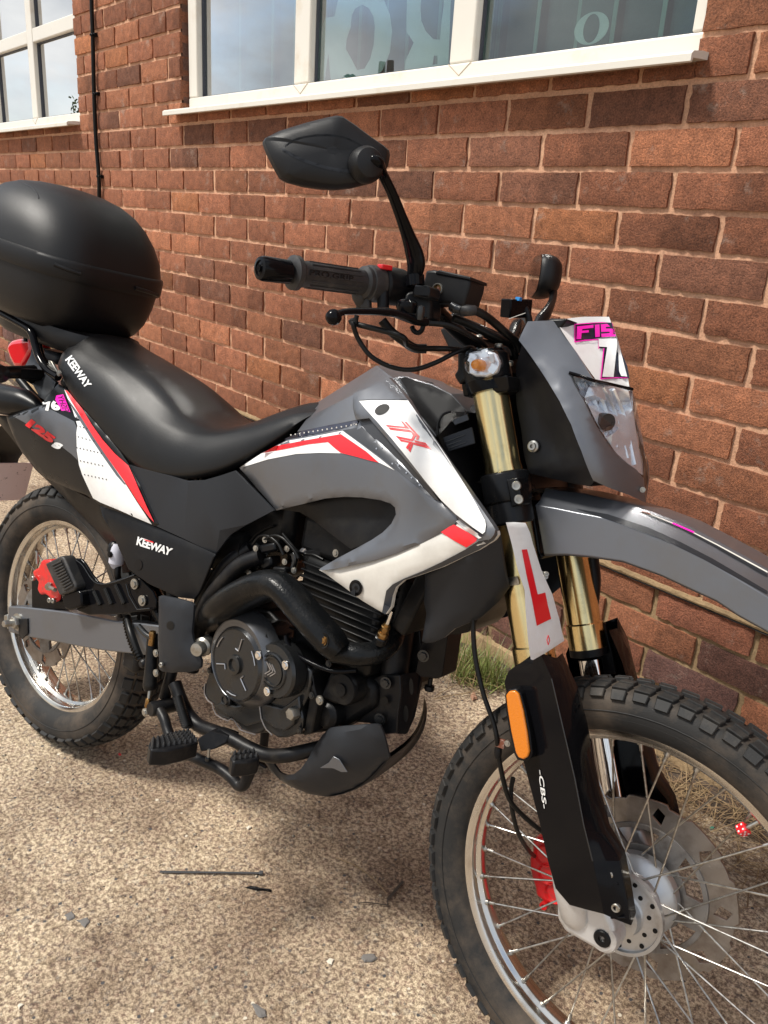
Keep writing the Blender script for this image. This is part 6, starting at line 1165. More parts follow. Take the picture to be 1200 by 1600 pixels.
sil = tube('silencer', [(-0.05,-0.105,0.8233),(-0.1144,-0.108,0.8279),(-0.178,-0.115,0.8222),(-0.3088,-0.125,0.8127)], [.012, .030, .036, .040], 'sblack', B, n=28, seg=5, label='black upswept silencer')
# number plate: faces backwards, seen from the front through the gap
pX = [[(-0.3765,0.09,0.5979)][0], [(-0.2921,-0.02,0.6527)][0]]
V, F = g_box((0, 0, 0), (.003, .19, .115)); pq = Vector((-.30, .02, .60))
npl = obj('number_plate', [Vector(v) for v in V], F, 'plate', B, bevel=.0006, label='number plate seen from behind, pinkish grey'); npl.location = (-.395, 0, .568); npl.rotation_euler = (0, R(14), 0)
# ---- rack, top box
tube('grab_rail', [(-0.2694,-0.12,1.0225),(-0.2349,-0.12,1.019),(-0.1671,-0.12,1.0078),(-0.1038,-0.12,0.9938),(-0.0748,-0.122,0.9643),(-0.0476,-0.125,0.939),(-0.0091,-0.128,0.9188),(0.0374,-0.13,0.9096)], .0085, 'gloss', B, n=12, label='black tubular grab rail')
tube('grab_rail', [(p[0], -p[1], p[2]) for p in [(-0.2694,-0.12,1.0225),(-0.2349,-0.12,1.019),(-0.1671,-0.12,1.0078),(-0.1038,-0.12,0.9938),(-0.0748,-0.122,0.9643),(-0.0476,-0.125,0.939),(-0.0091,-0.128,0.9188),(0.0374,-0.13,0.9096)]], .0085, 'gloss', B, n=12)
tube('rack_brace', [(-0.101,-0.12,0.9928),(-0.0997,-0.1,0.975),(-0.0786,-0.1,0.9428),(-0.034,-0.11,0.9253)], .006, 'gloss', B, n=10)
bolt([(0.0504,-0.138,0.9203)][0], OUT, .005, B)
tube('rack_post', [(-0.171,-0.09,0.9846),(-0.1675,-0.09,0.964)], .005, 'black', B, smooth=False)
prism('seat_catch', [(-0.0183,-0.122,0.9394),(-0.0074,-0.122,0.9396),(0.0183,-0.122,0.9194),(0.009,-0.122,0.9165),(-0.0178,-0.122,0.928)], .006, 'bolt', B, bevel=.001)
def sup(t, n): c, s = math.cos(t), math.sin(t); return math.copysign(abs(c)**(2/n), c), math.copysign(abs(s)**(2/n), s)
def boxring(xc, xr, yr, z, n=72, p=3.2, lean=0, front=1.0):
    out = []
    for i in range(n):
        c, s = sup(2*math.pi*i/n, p); x = xc+xr*c*(front if c > 0 else 1.0); out.append(Vector((x, yr*s*(1-.14*max(0, c)), z+lean*(x-xc))))
    return out
TBX, TBZ, LEAN = -.163, 1.018, -.13; TS = lambda L_: [(z*.995, a*.70, b_*.785) for z, a, b_ in L_]
lev_b = [(-.0, .150, .150), (.004, .185, .175), (.02, .215, .195), (.05, .245, .215), (.09, .268, .228), (.128, .280, .234)]
Vb, Fb = loft([boxring(TBX, a, b_, TBZ+z, lean=LEAN, p=3.8) for z, a, b_ in TS(lev_b)], closed=True, caps=True)
tb = obj('top_box', Vb, Fb, 'case', B, ang=50, label='large black ribbed plastic top box')
lev_l = [(.124, .286, .240), (.130, .291, .245), (.160, .294, .248), (.166, .292, .246), (.168, .286, .240), (.20, .280, .236), (.235, .262, .222), (.265, .236, .200), (.288, .200, .172), (.304, .155, .135), (.313, .10, .088), (.317, .04, .036)]
Vl, Fl = loft([boxring(TBX-(.012 if z > .2 else 0)*(z-.2)*10, a, b_, TBZ+z, lean=LEAN*(1-max(0, z-.2)*2), p=3.8-max(0, z-.17)*8) for z, a, b_ in TS(lev_l)], closed=True, caps=True)
lid = obj('lid', Vl, Fl, 'case', tb, ang=50)
for pts in ([(0.0289,-0.16,1.1454),(0.0764,-0.16,1.1389),(0.1244,-0.16,1.1341)], [(0.1587,-0.05,1.1276),(0.1958,-0.05,1.1246),(0.2344,-0.05,1.1206)]):
    a = conform(pts, [lid, tb], .001); tube('hinge_tab', a, .0045, 'case', tb, n=8)
a = conform([(-0.3053,-0.05,1.3289),(-0.2673,-0.05,1.3203),(-0.2455,-0.05,1.3088),(-0.2345,-0.05,1.2971)], [lid], .0002); tube('lid_groove', a, .0015, 'dgrey', tb, n=6)
Vp, Fp = loft([boxring(TBX+.03, a, b_, TBZ+z, p=3.5, lean=-.09) for z, a, b_ in [(-.045, .175, .105), (-.035, .185, .115), (-.008, .19, .12), (.004, .185, .118)]], closed=True, caps=True)
obj('mounting_plate', Vp, Fp, 'case', B, ang=40, label='black mounting plate under the top box')
mgp = [(-.10, .80), (-.22, .775), (-.33, .715), (-.405, .63), (-.425, .55)]
V, F = loft([[Vector((x+.012*(1-abs(a)), a*.065, z+.012*(1-abs(a)))) for a in (-1, -.6, 0, .6, 1)] for x, z in mgp]); V, F = V+[v+Vector((-.006, 0, -.006)) for v in V], F+[tuple(i+len(V) for i in q)[::-1] for q in F]
obj('rear_mudguard', V, F, 'black', B, ang=50)
tube('plate_bracket', [(-.40, 0, .64), (-.398, 0, .56)], .008, 'black', B, smooth=False)
def slab(name, top, dz, m, parent, bevel=.003, label=None):
    n = len(top); T_ = [Vector(p) for p in top]; a = sum(T_[i].x*T_[(i+1) % n].y-T_[(i+1) % n].x*T_[i].y for i in range(n))
    if a < 0: T_ = T_[::-1]
    V = T_+[p-Vector((0, 0, dz)) for p in T_]; F = [tuple(range(n)), tuple(range(2*n-1, n-1, -1))]+[((i+1) % n, i, i+n, (i+1) % n+n) for i in range(n)]
    return obj(name, V, F, m, parent, bevel=bevel, label=label)

# ================================================================== HANDLEBAR AND CONTROLS
# bar: rises from the clamp, sweeps back to the grips
def bar_pt(y): return None
near_bar = [(1.0484,0.03,1.1455),(1.0532,-0.02,1.1433),(1.0333,-0.07,1.1472),(1.0008,-0.12,1.1576)] + [(0.9588,-0.185,1.1839),(0.9485,-0.215,1.1824),(0.9297,-0.255,1.1803)]
gs, ge = Vector([(0.9295,-0.25,1.1772)][0]), Vector([(0.897,-0.372,1.1666)][0])
be = Vector([(0.886,-0.418,1.1636)][0]); gdv = (ge-gs).normalized()
bar = tube('handlebar', [(1.005, 0, 1.125), (1.0, -.06, 1.128), (.985, -.11, 1.15), (.962, -.165, 1.178), gs-gdv*.02, gs+gdv*.05], .0112, 'sblack', B, n=16, label='black handlebar')
tube('handlebar', [(1.005, 0, 1.125), (1.0, .06, 1.128), (.985, .11, 1.15), (.962, .165, 1.178), Vector((gs.x, -gs.y, gs.z)), Vector((be.x, -be.y, be.z))], .0112, 'sblack', B, n=16)
gl = (ge-gs).length
rib = [(.0135, 0), (.0225, 0), (.0225, .006), (.0175, .009), (.0172, .02), (.0172, gl-.022), (.0178, gl-.014), (.0225, gl-.010), (.0225, gl-.003), (.015, gl)]
grip = obj('grip', *g_lathe(rib, gs, gdv, 36), 'grip', B, ang=30, label='black rubber throttle grip with embossed letters')
obj('grip', *g_lathe(rib, (gs.x, -gs.y, gs.z), Vector((gdv.x, -gdv.y, gdv.z)), 24), 'grip', B, ang=30)
for k in range(14):
    a = 2*math.pi*k/14; _, u_, v_ = frame_from(gdv); r_ = (u_*math.cos(a)+v_*math.sin(a))*.0174
    if k in (5, 6, 7): continue
    obj('grip_rib', *g_tube([gs+r_+gdv*.02, ge+r_-gdv*.026], .0012, 5, smooth=False), 'grip', grip)
text_on('lettering', 'PRO.GRIP', [(0.9112,-0.35,1.1681),(0.9378,-0.29,1.1732),(0.9374,-0.29,1.1802),(0.9109,-0.35,1.1764)], [grip], 'hose', off=.02, lift=.0015)
be0 = ge+gdv*.002
lathe('bar_end', [(.010, 0), (.0155, .002), (.0160, (be-be0).length-.006), (.0145, (be-be0).length-.001), (.010, (be-be0).length), (.0095, (be-be0).length-.002), (.0045, (be-be0).length-.0015), (.0045, (be-be0).length+.001), (0, (be-be0).length+.001)], be0, gdv, 'gloss', B, 32)
# throttle housing and switch pod
p1 = gs-gdv*.002
lathe('throttle_housing', [(.018, .004), (.0245, .001), (.0255, -.006), (.0255, -.018), (.0235, -.021)], p1, gdv, 'grip', B, 36)
pod = lathe('switch_pod', [(.0235, -.020), (.0262, -.024), (.0268, -.048), (.0265, -.058), (.023, -.070), (.016, -.074)], p1, gdv, 'black', B, 36)
pod.modifiers.new('bevel', 'BEVEL').width = .001
rb = [(0.9457,-0.235,1.2019)][0]; obj('kill_switch', *g_box(Vector(rb)+Vector((0, 0, .001)), (.020, .012, .007), ax=gdv), 'red', pod, bevel=.002, seg=3, label='red kill switch')
tube('throttle_cable_guide', [(0.9168,-0.25,1.1689),(0.9225,-0.25,1.156),(0.9224,-0.245,1.1455),(0.9161,-0.24,1.1365)], [.012, .011, .007, .005], 'grip', B, n=14)
prism('cable_guide_web', [(0.916,-0.26,1.1548),(0.9347,-0.25,1.1662),(0.9414,-0.25,1.1424),(0.9273,-0.25,1.1408),(0.9213,-0.255,1.1461)], .01, 'grip', B, bevel=.003)
tube('pod_boss', [(0.9499,-0.235,1.1702),(0.9549,-0.235,1.1473)], .0085, 'black', B, smooth=False, n=14)
# brake lever
lv = [(0.9841,-0.375,1.1183),(0.9847,-0.36,1.1266),(0.9904,-0.335,1.1321),(0.9986,-0.305,1.137),(1.004,-0.28,1.1398),(1.0118,-0.26,1.1382),(1.0173,-0.24,1.1369),(1.0233,-0.225,1.1379)]
lever = tube('brake_lever', lv, [.0075, .0055, .0065, .0068, .0078, .0085, .0095, .009], 'gloss', B, n=14, flat=.72, label='black front brake lever')
obj('lever_ball', *g_lathe([(.0001, -.0105), (.0055, -.009), (.0092, -.005), (.0105, 0), (.0092, .005), (.0055, .009), (.0001, .0105)], lv[0], gdv, 24), 'gloss', lever)
lathe('lever_pivot', [(.0, .008), (.010, .007), (.014, .004), (.015, -.004), (.013, -.010)], [(1.0052,-0.25,1.155)][0], (0, -.1, 1), 'gloss', B, 24)
lathe('pivot_screw', [(.002, .003), (.0045, .004), (.006, .0), (.006, -.014)], [(1.025,-0.245,1.1526)][0], (.1, -.2, 1), 'engine', B, 18)
tube('lever_pivot_hook', [(1.0023,-0.225,1.1287),(1.0062,-0.225,1.1237),(1.0135,-0.225,1.1213),(1.0194,-0.225,1.1254),(1.0206,-0.225,1.1321)], .0035, 'gloss', B, n=10)
prism('lever_perch', [(0.9726,-0.215,1.1758),(0.996,-0.2,1.1873),(1.0055,-0.19,1.1653),(1.0082,-0.19,1.1409),(0.9943,-0.2,1.1333),(0.9809,-0.215,1.1386),(0.9732,-0.22,1.1505)], .03, 'sblack', B, bevel=.006, seg=3)
prism('bar_clamp', [(0.9938,-0.228,1.1758),(0.9957,-0.228,1.1858),(1.0197,-0.228,1.186),(1.022,-0.228,1.1819),(1.0233,-0.228,1.1701),(0.9968,-0.228,1.1684)], .03, 'sblack', B, bevel=.003)
# reservoir with sight glass and ribbed bottom
rs = prism('brake_reservoir', [(0.9703,-0.17,1.195),(0.9707,-0.17,1.2133),(0.987,-0.17,1.2156),(0.9943,-0.17,1.2126),(1.0448,-0.17,1.2088),(1.0488,-0.17,1.2069),(1.0489,-0.17,1.1954),(1.0467,-0.17,1.1818),(1.0455,-0.17,1.1683),(1.028,-0.17,1.17),(1.0039,-0.17,1.1701),(0.979,-0.17,1.1664),(0.9717,-0.17,1.1786)], .045, 'black', B, bevel=.004, seg=3, label='square black brake fluid reservoir')
prism('reservoir_cap', [(0.989,-0.172,1.2123),(0.9949,-0.172,1.2154),(1.0487,-0.172,1.2105),(1.0497,-0.172,1.2053),(1.0466,-0.172,1.2058),(0.9896,-0.172,1.2095)], .05, 'black', rs, bevel=.002)
sg_ = [(0.9979,-0.1705,1.1884)][0]
obj('sight_glass', *g_lathe([(.0068, .0), (.0068, .001), (.0, .0012)], sg_, OUT, 24), 'brass', rs); obj('sight_glass_ring', *g_lathe([(.0072, 0), (.0072, .0026), (.0086, .0026), (.0088, -.001)], sg_, OUT, 28), 'bolt', rs)
obj('emblem', *g_prism([(0.9958,-0.1725,1.1834),(0.9982,-0.1725,1.1927),(1.002,-0.1725,1.1903),(1.004,-0.1725,1.1842),(1.0008,-0.1725,1.1857),(0.9982,-0.1725,1.1849)], .0004), 'rust', rs)
# hoses away from the reservoir
tube('banjo', [(1.0232,-0.165,1.1684),(1.0326,-0.165,1.1649),(1.0414,-0.165,1.1641)], [.0075, .0085, .0075], 'engine', B, n=14)
tube('hose_boot', [(1.0386,-0.162,1.1643),(1.0501,-0.162,1.1656),(1.0563,-0.155,1.1673)], [.0088, .008, .0072], 'grip', B, n=14)
tube('brake_line', [(1.054,-0.155,1.1679),(1.0635,-0.14,1.164),(1.0713,-0.12,1.1568),(1.0825,-0.1,1.146),(1.0916,-0.08,1.1365),(1.0962,-0.07,1.1231)], .0062, 'hose', B, n=12)
tube('brake_line', [(1.0137,-0.14,1.1535),(1.0295,-0.12,1.1497),(1.051,-0.1,1.1419),(1.0679,-0.08,1.1361),(1.0763,-0.06,1.131),(1.0819,-0.05,1.1135)], .0062, 'hose', B, n=12)
tube('throttle_cable', [(1.0126,-0.2,1.1378),(1.0322,-0.18,1.1402),(1.0472,-0.16,1.1357),(1.0577,-0.13,1.1279),(1.0556,-0.1,1.1217),(1.0519,-0.08,1.1099)], .0040, 'hose', B, n=10)
tube('throttle_cable', [(0.9128,-0.24,1.1247),(0.9109,-0.24,1.1199)] + [(0.9943,-0.24,1.1134),(0.996,-0.22,1.1035),(1.001,-0.2,1.101),(1.0118,-0.17,1.1055),(1.0254,-0.15,1.109),(1.034,-0.12,1.1107)], .0042, 'hose', B, n=10)
tube('cable_loop', [(0.9182,-0.245,1.1315),(0.9176,-0.245,1.1178)] + [(0.9181,-0.25,1.1179),(0.9244,-0.24,1.0987),(0.9448,-0.23,1.0781),(0.9713,-0.21,1.068),(0.9951,-0.19,1.0705),(1.0132,-0.165,1.0855),(1.0304,-0.14,1.1062),(1.0387,-0.12,1.1158),(1.033,-0.09,1.1151)], .0036, 'hose', B, n=10, label='thin black cable hanging in a loop below the lever')
tube('cable_sleeve', [(0.9452,-0.22,1.1314),(0.9562,-0.21,1.1188),(0.9704,-0.2,1.1096),(0.9816,-0.18,1.1011),(0.9974,-0.17,1.1029)], .0068, 'hose', B, n=12)
for p in [(1.0179,-0.06,1.1357),(1.0755,-0.1,1.1254),(1.0936,-0.09,1.1036)]: obj('socket_screw', *g_socket(p, (0, -.3, 1), .006), 'bolt', B)
prism('bar_riser', [(0.9295,-0.04,1.1399),(0.9541,-0.04,1.1512),(0.9899,-0.04,1.1212),(0.9843,-0.04,1.1041),(0.9532,-0.04,1.112)], .04, 'black', B, bevel=.004)
tube('bar_brace', [(0.9374,-0.02,1.1611),(0.971,-0.02,1.1539),(1.0062,-0.02,1.1461),(1.0094,0.02,1.1422)], .009, 'black', B, n=14)
# ---- mirrors
mo = [(0.8372,-0.395,1.3228),(0.8405,-0.395,1.3278),(0.8516,-0.385,1.3387),(0.875,-0.365,1.3546),(0.8982,-0.35,1.366),(0.9068,-0.342,1.3708),(0.9111,-0.336,1.3717),(0.9243,-0.322,1.3649),(0.9401,-0.305,1.3552),(0.9532,-0.292,1.3482),(0.9583,-0.286,1.344),(0.9599,-0.285,1.3383),(0.9614,-0.287,1.3246),(0.9594,-0.29,1.3137),(0.9499,-0.308,1.2964),(0.9375,-0.324,1.2868),(0.9246,-0.34,1.2802),(0.9077,-0.352,1.278),(0.8923,-0.366,1.277),(0.8766,-0.38,1.2782),(0.8687,-0.386,1.2814),(0.8587,-0.392,1.2953),(0.8481,-0.396,1.3098)]
mc = Vector([(0.8991,-0.34,1.3227)][0]); mn = (EYE-mc).normalized()
vw = (Vector((.85, -.5, .1))).normalized()      # the shell faces forwards
rings = []
mo = [Vector(p) for p in mo]
mo = [mo[i] for i in range(len(mo))]
for sc, dp in ((.88, -.014), (.975, -.012), (1.0, -.004), (.99, .003), (.90, .012), (.74, .018), (.5, .022), (.3, .024), (.1, .0245)):
    rings.append([mc+(p-mc)*sc+vw*dp for p in mo])
# recessed almond in the shell
V, F = loft(rings, closed=True); F = [q[::-1] for q in F]; n = len(mo); F.append(tuple((len(rings)-1)*n+k for k in range(n))); F.append(tuple(range(n))[::-1])
mir = obj('mirror', V, F, 'case', B, ang=60, bevel=.003, seg=3, label='large angular black mirror on the throttle side')
me_r = [mc+(p-mc)*.84+vw*-.0175 for p in mo]; obj('mirror_glass', me_r, [tuple(range(n))[::-1], tuple(range(n))], 'mirror', mir, smooth=False)
V_, F_ = g_tube([(0.8088,-0.33,1.3324),(0.8394,-0.33,1.3218),(0.8759,-0.33,1.3131),(0.9106,-0.33,1.3076),(0.9486,-0.33,1.3064),(0.964,-0.33,1.3077)], .0022, 6); obj('shell_crease', conform(V_, [mir], .0003), F_, 'dgrey', mir)  # lower crease; its paler grey paints in the highlight along it
V_, F_ = g_tube([(0.8126,-0.33,1.3362),(0.8314,-0.33,1.3456),(0.8623,-0.33,1.3503),(0.8931,-0.33,1.3506),(0.9212,-0.33,1.3466),(0.947,-0.33,1.3378),(0.9587,-0.33,1.3321)], .0011, 6); obj('shell_crease', conform(V_, [mir], .0002), F_, 'sblack', mir)
kn = Vector([(0.9714,-0.335,1.3172)][0])
obj('mirror_socket', *g_lathe([(.023, -.022), (.0225, -.012), (.018, -.004), (.010, -.001), (.0, 0)], kn, vw, 32), 'case', mir)
tube('mirror_stalk', [(0.9661,-0.335,1.321),(0.9679,-0.325,1.32),(0.9646,-0.3,1.311),(0.9664,-0.275,1.2934),(0.9687,-0.25,1.2705),(0.9705,-0.228,1.2499),(0.9733,-0.212,1.2317),(0.9764,-0.205,1.2157),(0.9737,-0.2,1.1941)], [.007, .014, .0085, .0085, .0095, .0115, .0150, .0155, .0115], 'gloss', B, n=20, flat=.62, label='curved black mirror stalk')
tube('stalk_base', [(0.9739,-0.2,1.1997),(0.9784,-0.2,1.1856)], .014, 'gloss', B, smooth=False, n=20)
# far mirror
fm = [(0.8975,0.3,1.2472),(0.891,0.3,1.261),(0.8923,0.3,1.2796),(0.8971,0.3,1.3086),(0.9007,0.3,1.3231),(0.9091,0.3,1.3266),(0.9232,0.3,1.3249),(0.9428,0.3,1.3184),(0.9517,0.3,1.3091),(0.9563,0.3,1.2895),(0.9544,0.3,1.2692),(0.9466,0.3,1.2543),(0.9329,0.3,1.2447),(0.9199,0.3,1.2413),(0.908,0.3,1.2421)]
fmv = [Vector(p) for p in fm]; fc_ = sum(fmv, Vector())/len(fmv)
fw = Vector((.80, .60, .05)).normalized(); ux = fw.cross(Vector((0, 0, 1))).normalized(); uz = ux.cross(fw)
pr_ = [(-.062, .0), (-.058, .028), (-.045, .040), (.02, .043), (.055, .036), (.066, .012), (.064, -.02), (.05, -.038), (-.01, -.043), (-.048, -.034), (-.06, -.018)]
rings = [[fc_+(-ux*a+uz*b_*1.02)*sc+fw*dp for a, b_ in pr_] for sc, dp in ((.90, -.012), (1, -.008), (1.0, .006), (.94, .018), (.75, .030), (.4, .036), (.1, .037))]
V, F = loft(rings, closed=True); n = len(pr_); F = F+[tuple((len(rings)-1)*n+k for k in range(n))[::-1], tuple(range(n))]
fmr = obj('mirror', V, F, 'case', B, ang=60, sub=1, label='second black mirror, seen edge-on above the fairing'); gv_ = [fc_+(-ux*a+uz*b_*1.02)*.9-fw*.0135 for a, b_ in pr_]
obj('mirror_glass', gv_, [tuple(range(n)), tuple(range(n))[::-1]], 'mirror', fmr, smooth=False)
tube('mirror_stalk', [(0.953,0.29,1.2654),(0.9597,0.29,1.256),(0.9742,0.26,1.2328),(0.987,0.22,1.2088),(0.9893,0.2,1.1927),(0.9934,0.18,1.1696)], [.009, .010, .009, .012, .014, .012], 'black', B, n=16, flat=.7)
tube('handlebar_clamp_post', [Vector([(0.9913,0.2,1.193)][0]), (.985, .2, 1.17)], .010, 'black', B, smooth=False)
gp = Vector([(1.0133,0.05,1.196)][0]); cm_ = box('phone_charger', gp, (.024, .05, .030), 'gloss', B, .002, ax=(.93, -.3, 0), az=(-.25, -.1, 1), label='small black USB socket box with blue corner')
box('blue_corner', Vector([(1.0215,0.036,1.2096)][0]), (.010, .006, .006), 'blue', cm_, .0005, ax=(.93, -.3, 0))
obj('white_line', *g_tube([(1.0238,0.012,1.1746),(1.037,0.012,1.1809),(1.0509,0.012,1.1872)], .0007, 5, smooth=False), 'cream', cm_)
tube('charger_stem', [(1.0232,0.06,1.2004),(1.0302,0.06,1.1907),(1.036,0.06,1.1792),(1.0388,0.06,1.1674)], .006, 'black', B, n=10)

# ================================================================== ENGINE, FRAME, EXHAUST
ctr = empty('engine', B); ctr['label'] = 'dark grey single cylinder engine'
E_ = ctr
# crankcase core blocks so nothing is hollow
prism('crankcase', [(0.5835,-0.095,0.3855),(0.5896,-0.095,0.4781),(0.6332,-0.095,0.5288),(0.7015,-0.095,0.5569),(0.7678,-0.095,0.5511),(0.8287,-0.095,0.5325),(0.8697,-0.095,0.5279),(0.9411,-0.095,0.5515),(0.9711,-0.095,0.5399),(0.9748,-0.095,0.5025),(0.9182,-0.095,0.4386),(0.8382,-0.095,0.3912),(0.728,-0.095,0.3472),(0.6238,-0.095,0.3383)], .19, 'engd', E_, bevel=.01)
cov = prism('clutch_cover', [(0.6123,-0.142,0.4064),(0.6241,-0.142,0.4198),(0.6282,-0.142,0.441),(0.6275,-0.142,0.4624),(0.6298,-0.142,0.4891),(0.6351,-0.142,0.5124),(0.6518,-0.142,0.5387),(0.6686,-0.142,0.5538),(0.6837,-0.142,0.5623),(0.7017,-0.142,0.5686),(0.7227,-0.142,0.5726),(0.7476,-0.142,0.5813),(0.76,-0.142,0.5776),(0.7711,-0.142,0.5694),(0.7875,-0.142,0.5653),(0.802,-0.142,0.5693),(0.8086,-0.142,0.567),(0.8263,-0.142,0.5497),(0.8474,-0.142,0.5438),(0.8675,-0.142,0.5417),(0.8703,-0.142,0.5192),(0.87,-0.142,0.4954),(0.8626,-0.142,0.4725),(0.8586,-0.142,0.4628),(0.8668,-0.142,0.4523),(0.8685,-0.142,0.4329),(0.8547,-0.142,0.4147),(0.8373,-0.142,0.4009),(0.8184,-0.142,0.3926),(0.8066,-0.142,0.3936),(0.7975,-0.142,0.3967),(0.7862,-0.142,0.3951),(0.78,-0.142,0.3862),(0.7682,-0.142,0.378),(0.7483,-0.142,0.3736),(0.7322,-0.142,0.3709),(0.7217,-0.142,0.3757),(0.7119,-0.142,0.3823),(0.7035,-0.142,0.3817),(0.6964,-0.142,0.3744),(0.6794,-0.142,0.3728),(0.6646,-0.142,0.3739),(0.6555,-0.142,0.3815),(0.6514,-0.142,0.3902),(0.6395,-0.142,0.3906),(0.6289,-0.142,0.3955),(0.6234,-0.142,0.4021)], .06, 'engine', E_, bevel=.006, seg=3, label='dark grey clutch cover with raised outline')
prism('cover_flange', [(0.6584,-0.15,0.3901),(0.6809,-0.15,0.408),(0.714,-0.15,0.4131),(0.763,-0.15,0.4417),(0.8233,-0.15,0.4543),(0.8557,-0.15,0.4917),(0.8626,-0.15,0.4707),(0.8528,-0.15,0.4345),(0.8366,-0.15,0.4153),(0.8113,-0.15,0.4125),(0.7897,-0.15,0.4156),(0.7471,-0.15,0.3869),(0.6963,-0.15,0.3886)], .012, 'engine', cov, bevel=.003, seg=3)
a1 = [(0.7189,-0.172,0.5016)][0]; AX = (-.10, -1, .0)
lathe('round_cover', [(.073, -.03), (.0725, -.012), (.066, -.003), (.0635, .0), (.0625, -.002), (.018, -.001), (.0175, .004), (.0115, .005), (.0105, .001), (.0, .001)], a1, AX, 'engine', cov, 56, ang=24, label='round cover with raised spokes')
_, ua, va = frame_from(AX); A1 = Vector(a1); axn = Vector(AX).normalized()
for k in range(6):
    a = 2*math.pi*k/6+.35; d1 = ua*math.cos(a)+va*math.sin(a); tg = -ua*math.sin(a)+va*math.cos(a)
    obj('raised_line', *g_tube([A1+axn*.0003+d1*.028, A1+axn*.0003+d1*.052] if k % 2 else [A1+axn*.0003+d1*.056, A1+axn*.0003+(d1+tg*.25).normalized()*.056, A1+axn*.0003+(d1+tg*.5).normalized()*.056], .0011, 6, smooth=False), 'edge', cov)
    if k % 2: obj('raised_line', *g_tube([A1+axn*.0003+d1*.028, A1+axn*.0003+d1*.028+tg*.009], .0011, 6, smooth=False), 'edge', cov)
lathe('cover_bevel', [(.092, -.034), (.088, -.022), (.074, -.0045), (.0725, -.006)], Vector(a1)+Vector((-.002, 0, .006)), AX, 'bevelm', cov, 56, ang=24)
a2 = [(0.8088,-0.17,0.5235)][0]; A2 = Vector(a2)
lathe('oil_filter_cover', [(.050, -.03), (.049, -.006), (.046, 0), (.033, .001), (.032, .004), (.029, .005), (.028, .002), (.026, .002), (.0255, .005), (.023, .005), (.0225, .002), (0, .002)], a2, AX, 'engine', cov, 56, ang=24, label='smaller round cover with an arrow emblem')
for dx, dz in ((0, 0), (.006, 0), (.012, 0)):
    for sgn in (-1, 1):
        p = A2+axn*.0025+Vector((-.010+dx, 0, 0)); obj('emblem_stroke', *g_tube([p+Vector((-.006, 0, sgn*.011)), p+Vector((.005, 0, sgn*.0005))], .0011, 5, smooth=False), 'edge', cov)
for p in [(0.7741,-0.176,0.5406),(0.8367,-0.176,0.5461),(0.8065,-0.176,0.486)]: obj('bolt', *g_bolt(p, AX, .0058), 'chrome', cov)
for p in [(0.6341,-0.146,0.4516),(0.7384,-0.14,0.5911),(0.879,-0.145,0.4998),(0.8666,-0.145,0.4309),(0.8993,-0.14,0.5643)]: obj('bolt', *g_bolt(p, AX, .0045), 'engine', cov)
obj('bolt', *g_bolt([(0.8939,-0.14,0.496)][0], AX, .006), 'bolt', cov)
obj('oil_filler', *g_lathe([(.0, .008), (.010, .0075), (.0115, .004), (.0115, -.008)], [(0.8533,-0.155,0.4586)][0], AX, 6), 'bolt', cov)
obj('sight_plug', *g_lathe([(.0, .001), (.006, .001), (.0065, .003), (.0085, .0035), (.0095, 0), (.013, -.001), (.0135, -.006)], [(0.6899,-0.152,0.4165)][0], AX, 28), 'engine', cov)
obj('vent_lip', *g_tube([(0.7405,-0.158,0.5635),(0.7576,-0.158,0.5576),(0.7727,-0.158,0.573)], .004, 8), 'engine', cov)
# worn bright edge round the cover
eg = [Vector(p)+Vector((0, -.0012, 0)) for p in [(0.6241,-0.142,0.4198),(0.6266,-0.142,0.4011),(0.6375,-0.142,0.3915),(0.6514,-0.142,0.3902),(0.6555,-0.142,0.3815),(0.6646,-0.142,0.3739),(0.6794,-0.142,0.3728),(0.6964,-0.142,0.3744),(0.7035,-0.142,0.3817),(0.7119,-0.142,0.3823),(0.7217,-0.142,0.3757),(0.7322,-0.142,0.3709),(0.7483,-0.142,0.3736),(0.7682,-0.142,0.378)]]
obj('worn_edge', *g_tube(eg, .0011, 5, smooth=False), 'edge', cov)
eg = [Vector(p)+Vector((0, -.0012, 0)) for p in [(0.7739,-0.151,0.4402),(0.7825,-0.151,0.419),(0.7921,-0.151,0.4086),(0.7995,-0.151,0.4036),(0.8049,-0.151,0.4026),(0.8139,-0.151,0.3996)]]
obj('worn_edge', *g_tube(eg, .0011, 5, smooth=False), 'edge', cov)
prism('cover_step', [(0.8084,-0.14,0.5665),(0.8324,-0.14,0.5595),(0.866,-0.14,0.5407),(0.8767,-0.14,0.5134),(0.891,-0.14,0.4916),(0.8893,-0.14,0.4313),(0.872,-0.14,0.4197),(0.8709,-0.14,0.4714),(0.8706,-0.14,0.5189),(0.8455,-0.14,0.5446)], .05, 'engd', E_, bevel=.005)
sm = lathe('starter_motor', [(.0, .004), (.0105, .004), (.011, .0), (.026, -.001), (.028, -.005), (.028, -.08)], [(0.9269,-0.128,0.5258)][0], (-.05, -1, 0), 'engd', E_, 36, label='black starter motor')
prism('starter_mount', [(0.8929,-0.126,0.54),(0.9269,-0.126,0.557),(0.9491,-0.126,0.5503),(0.9566,-0.126,0.5264),(0.9478,-0.126,0.5035),(0.9126,-0.126,0.4928),(0.8837,-0.126,0.4929)], .04, 'engd', E_, bevel=.006)
lathe('water_pump', [(0, .006), (.018, .004), (.026, -.004), (.028, -.03)], [(0.8931,-0.118,0.4627)][0], AX, 'engd', E_, 28)
obj('drain_bolt', *g_bolt([(0.8692,-0.15,0.4327)][0], AX, .0045), 'engine', E_)
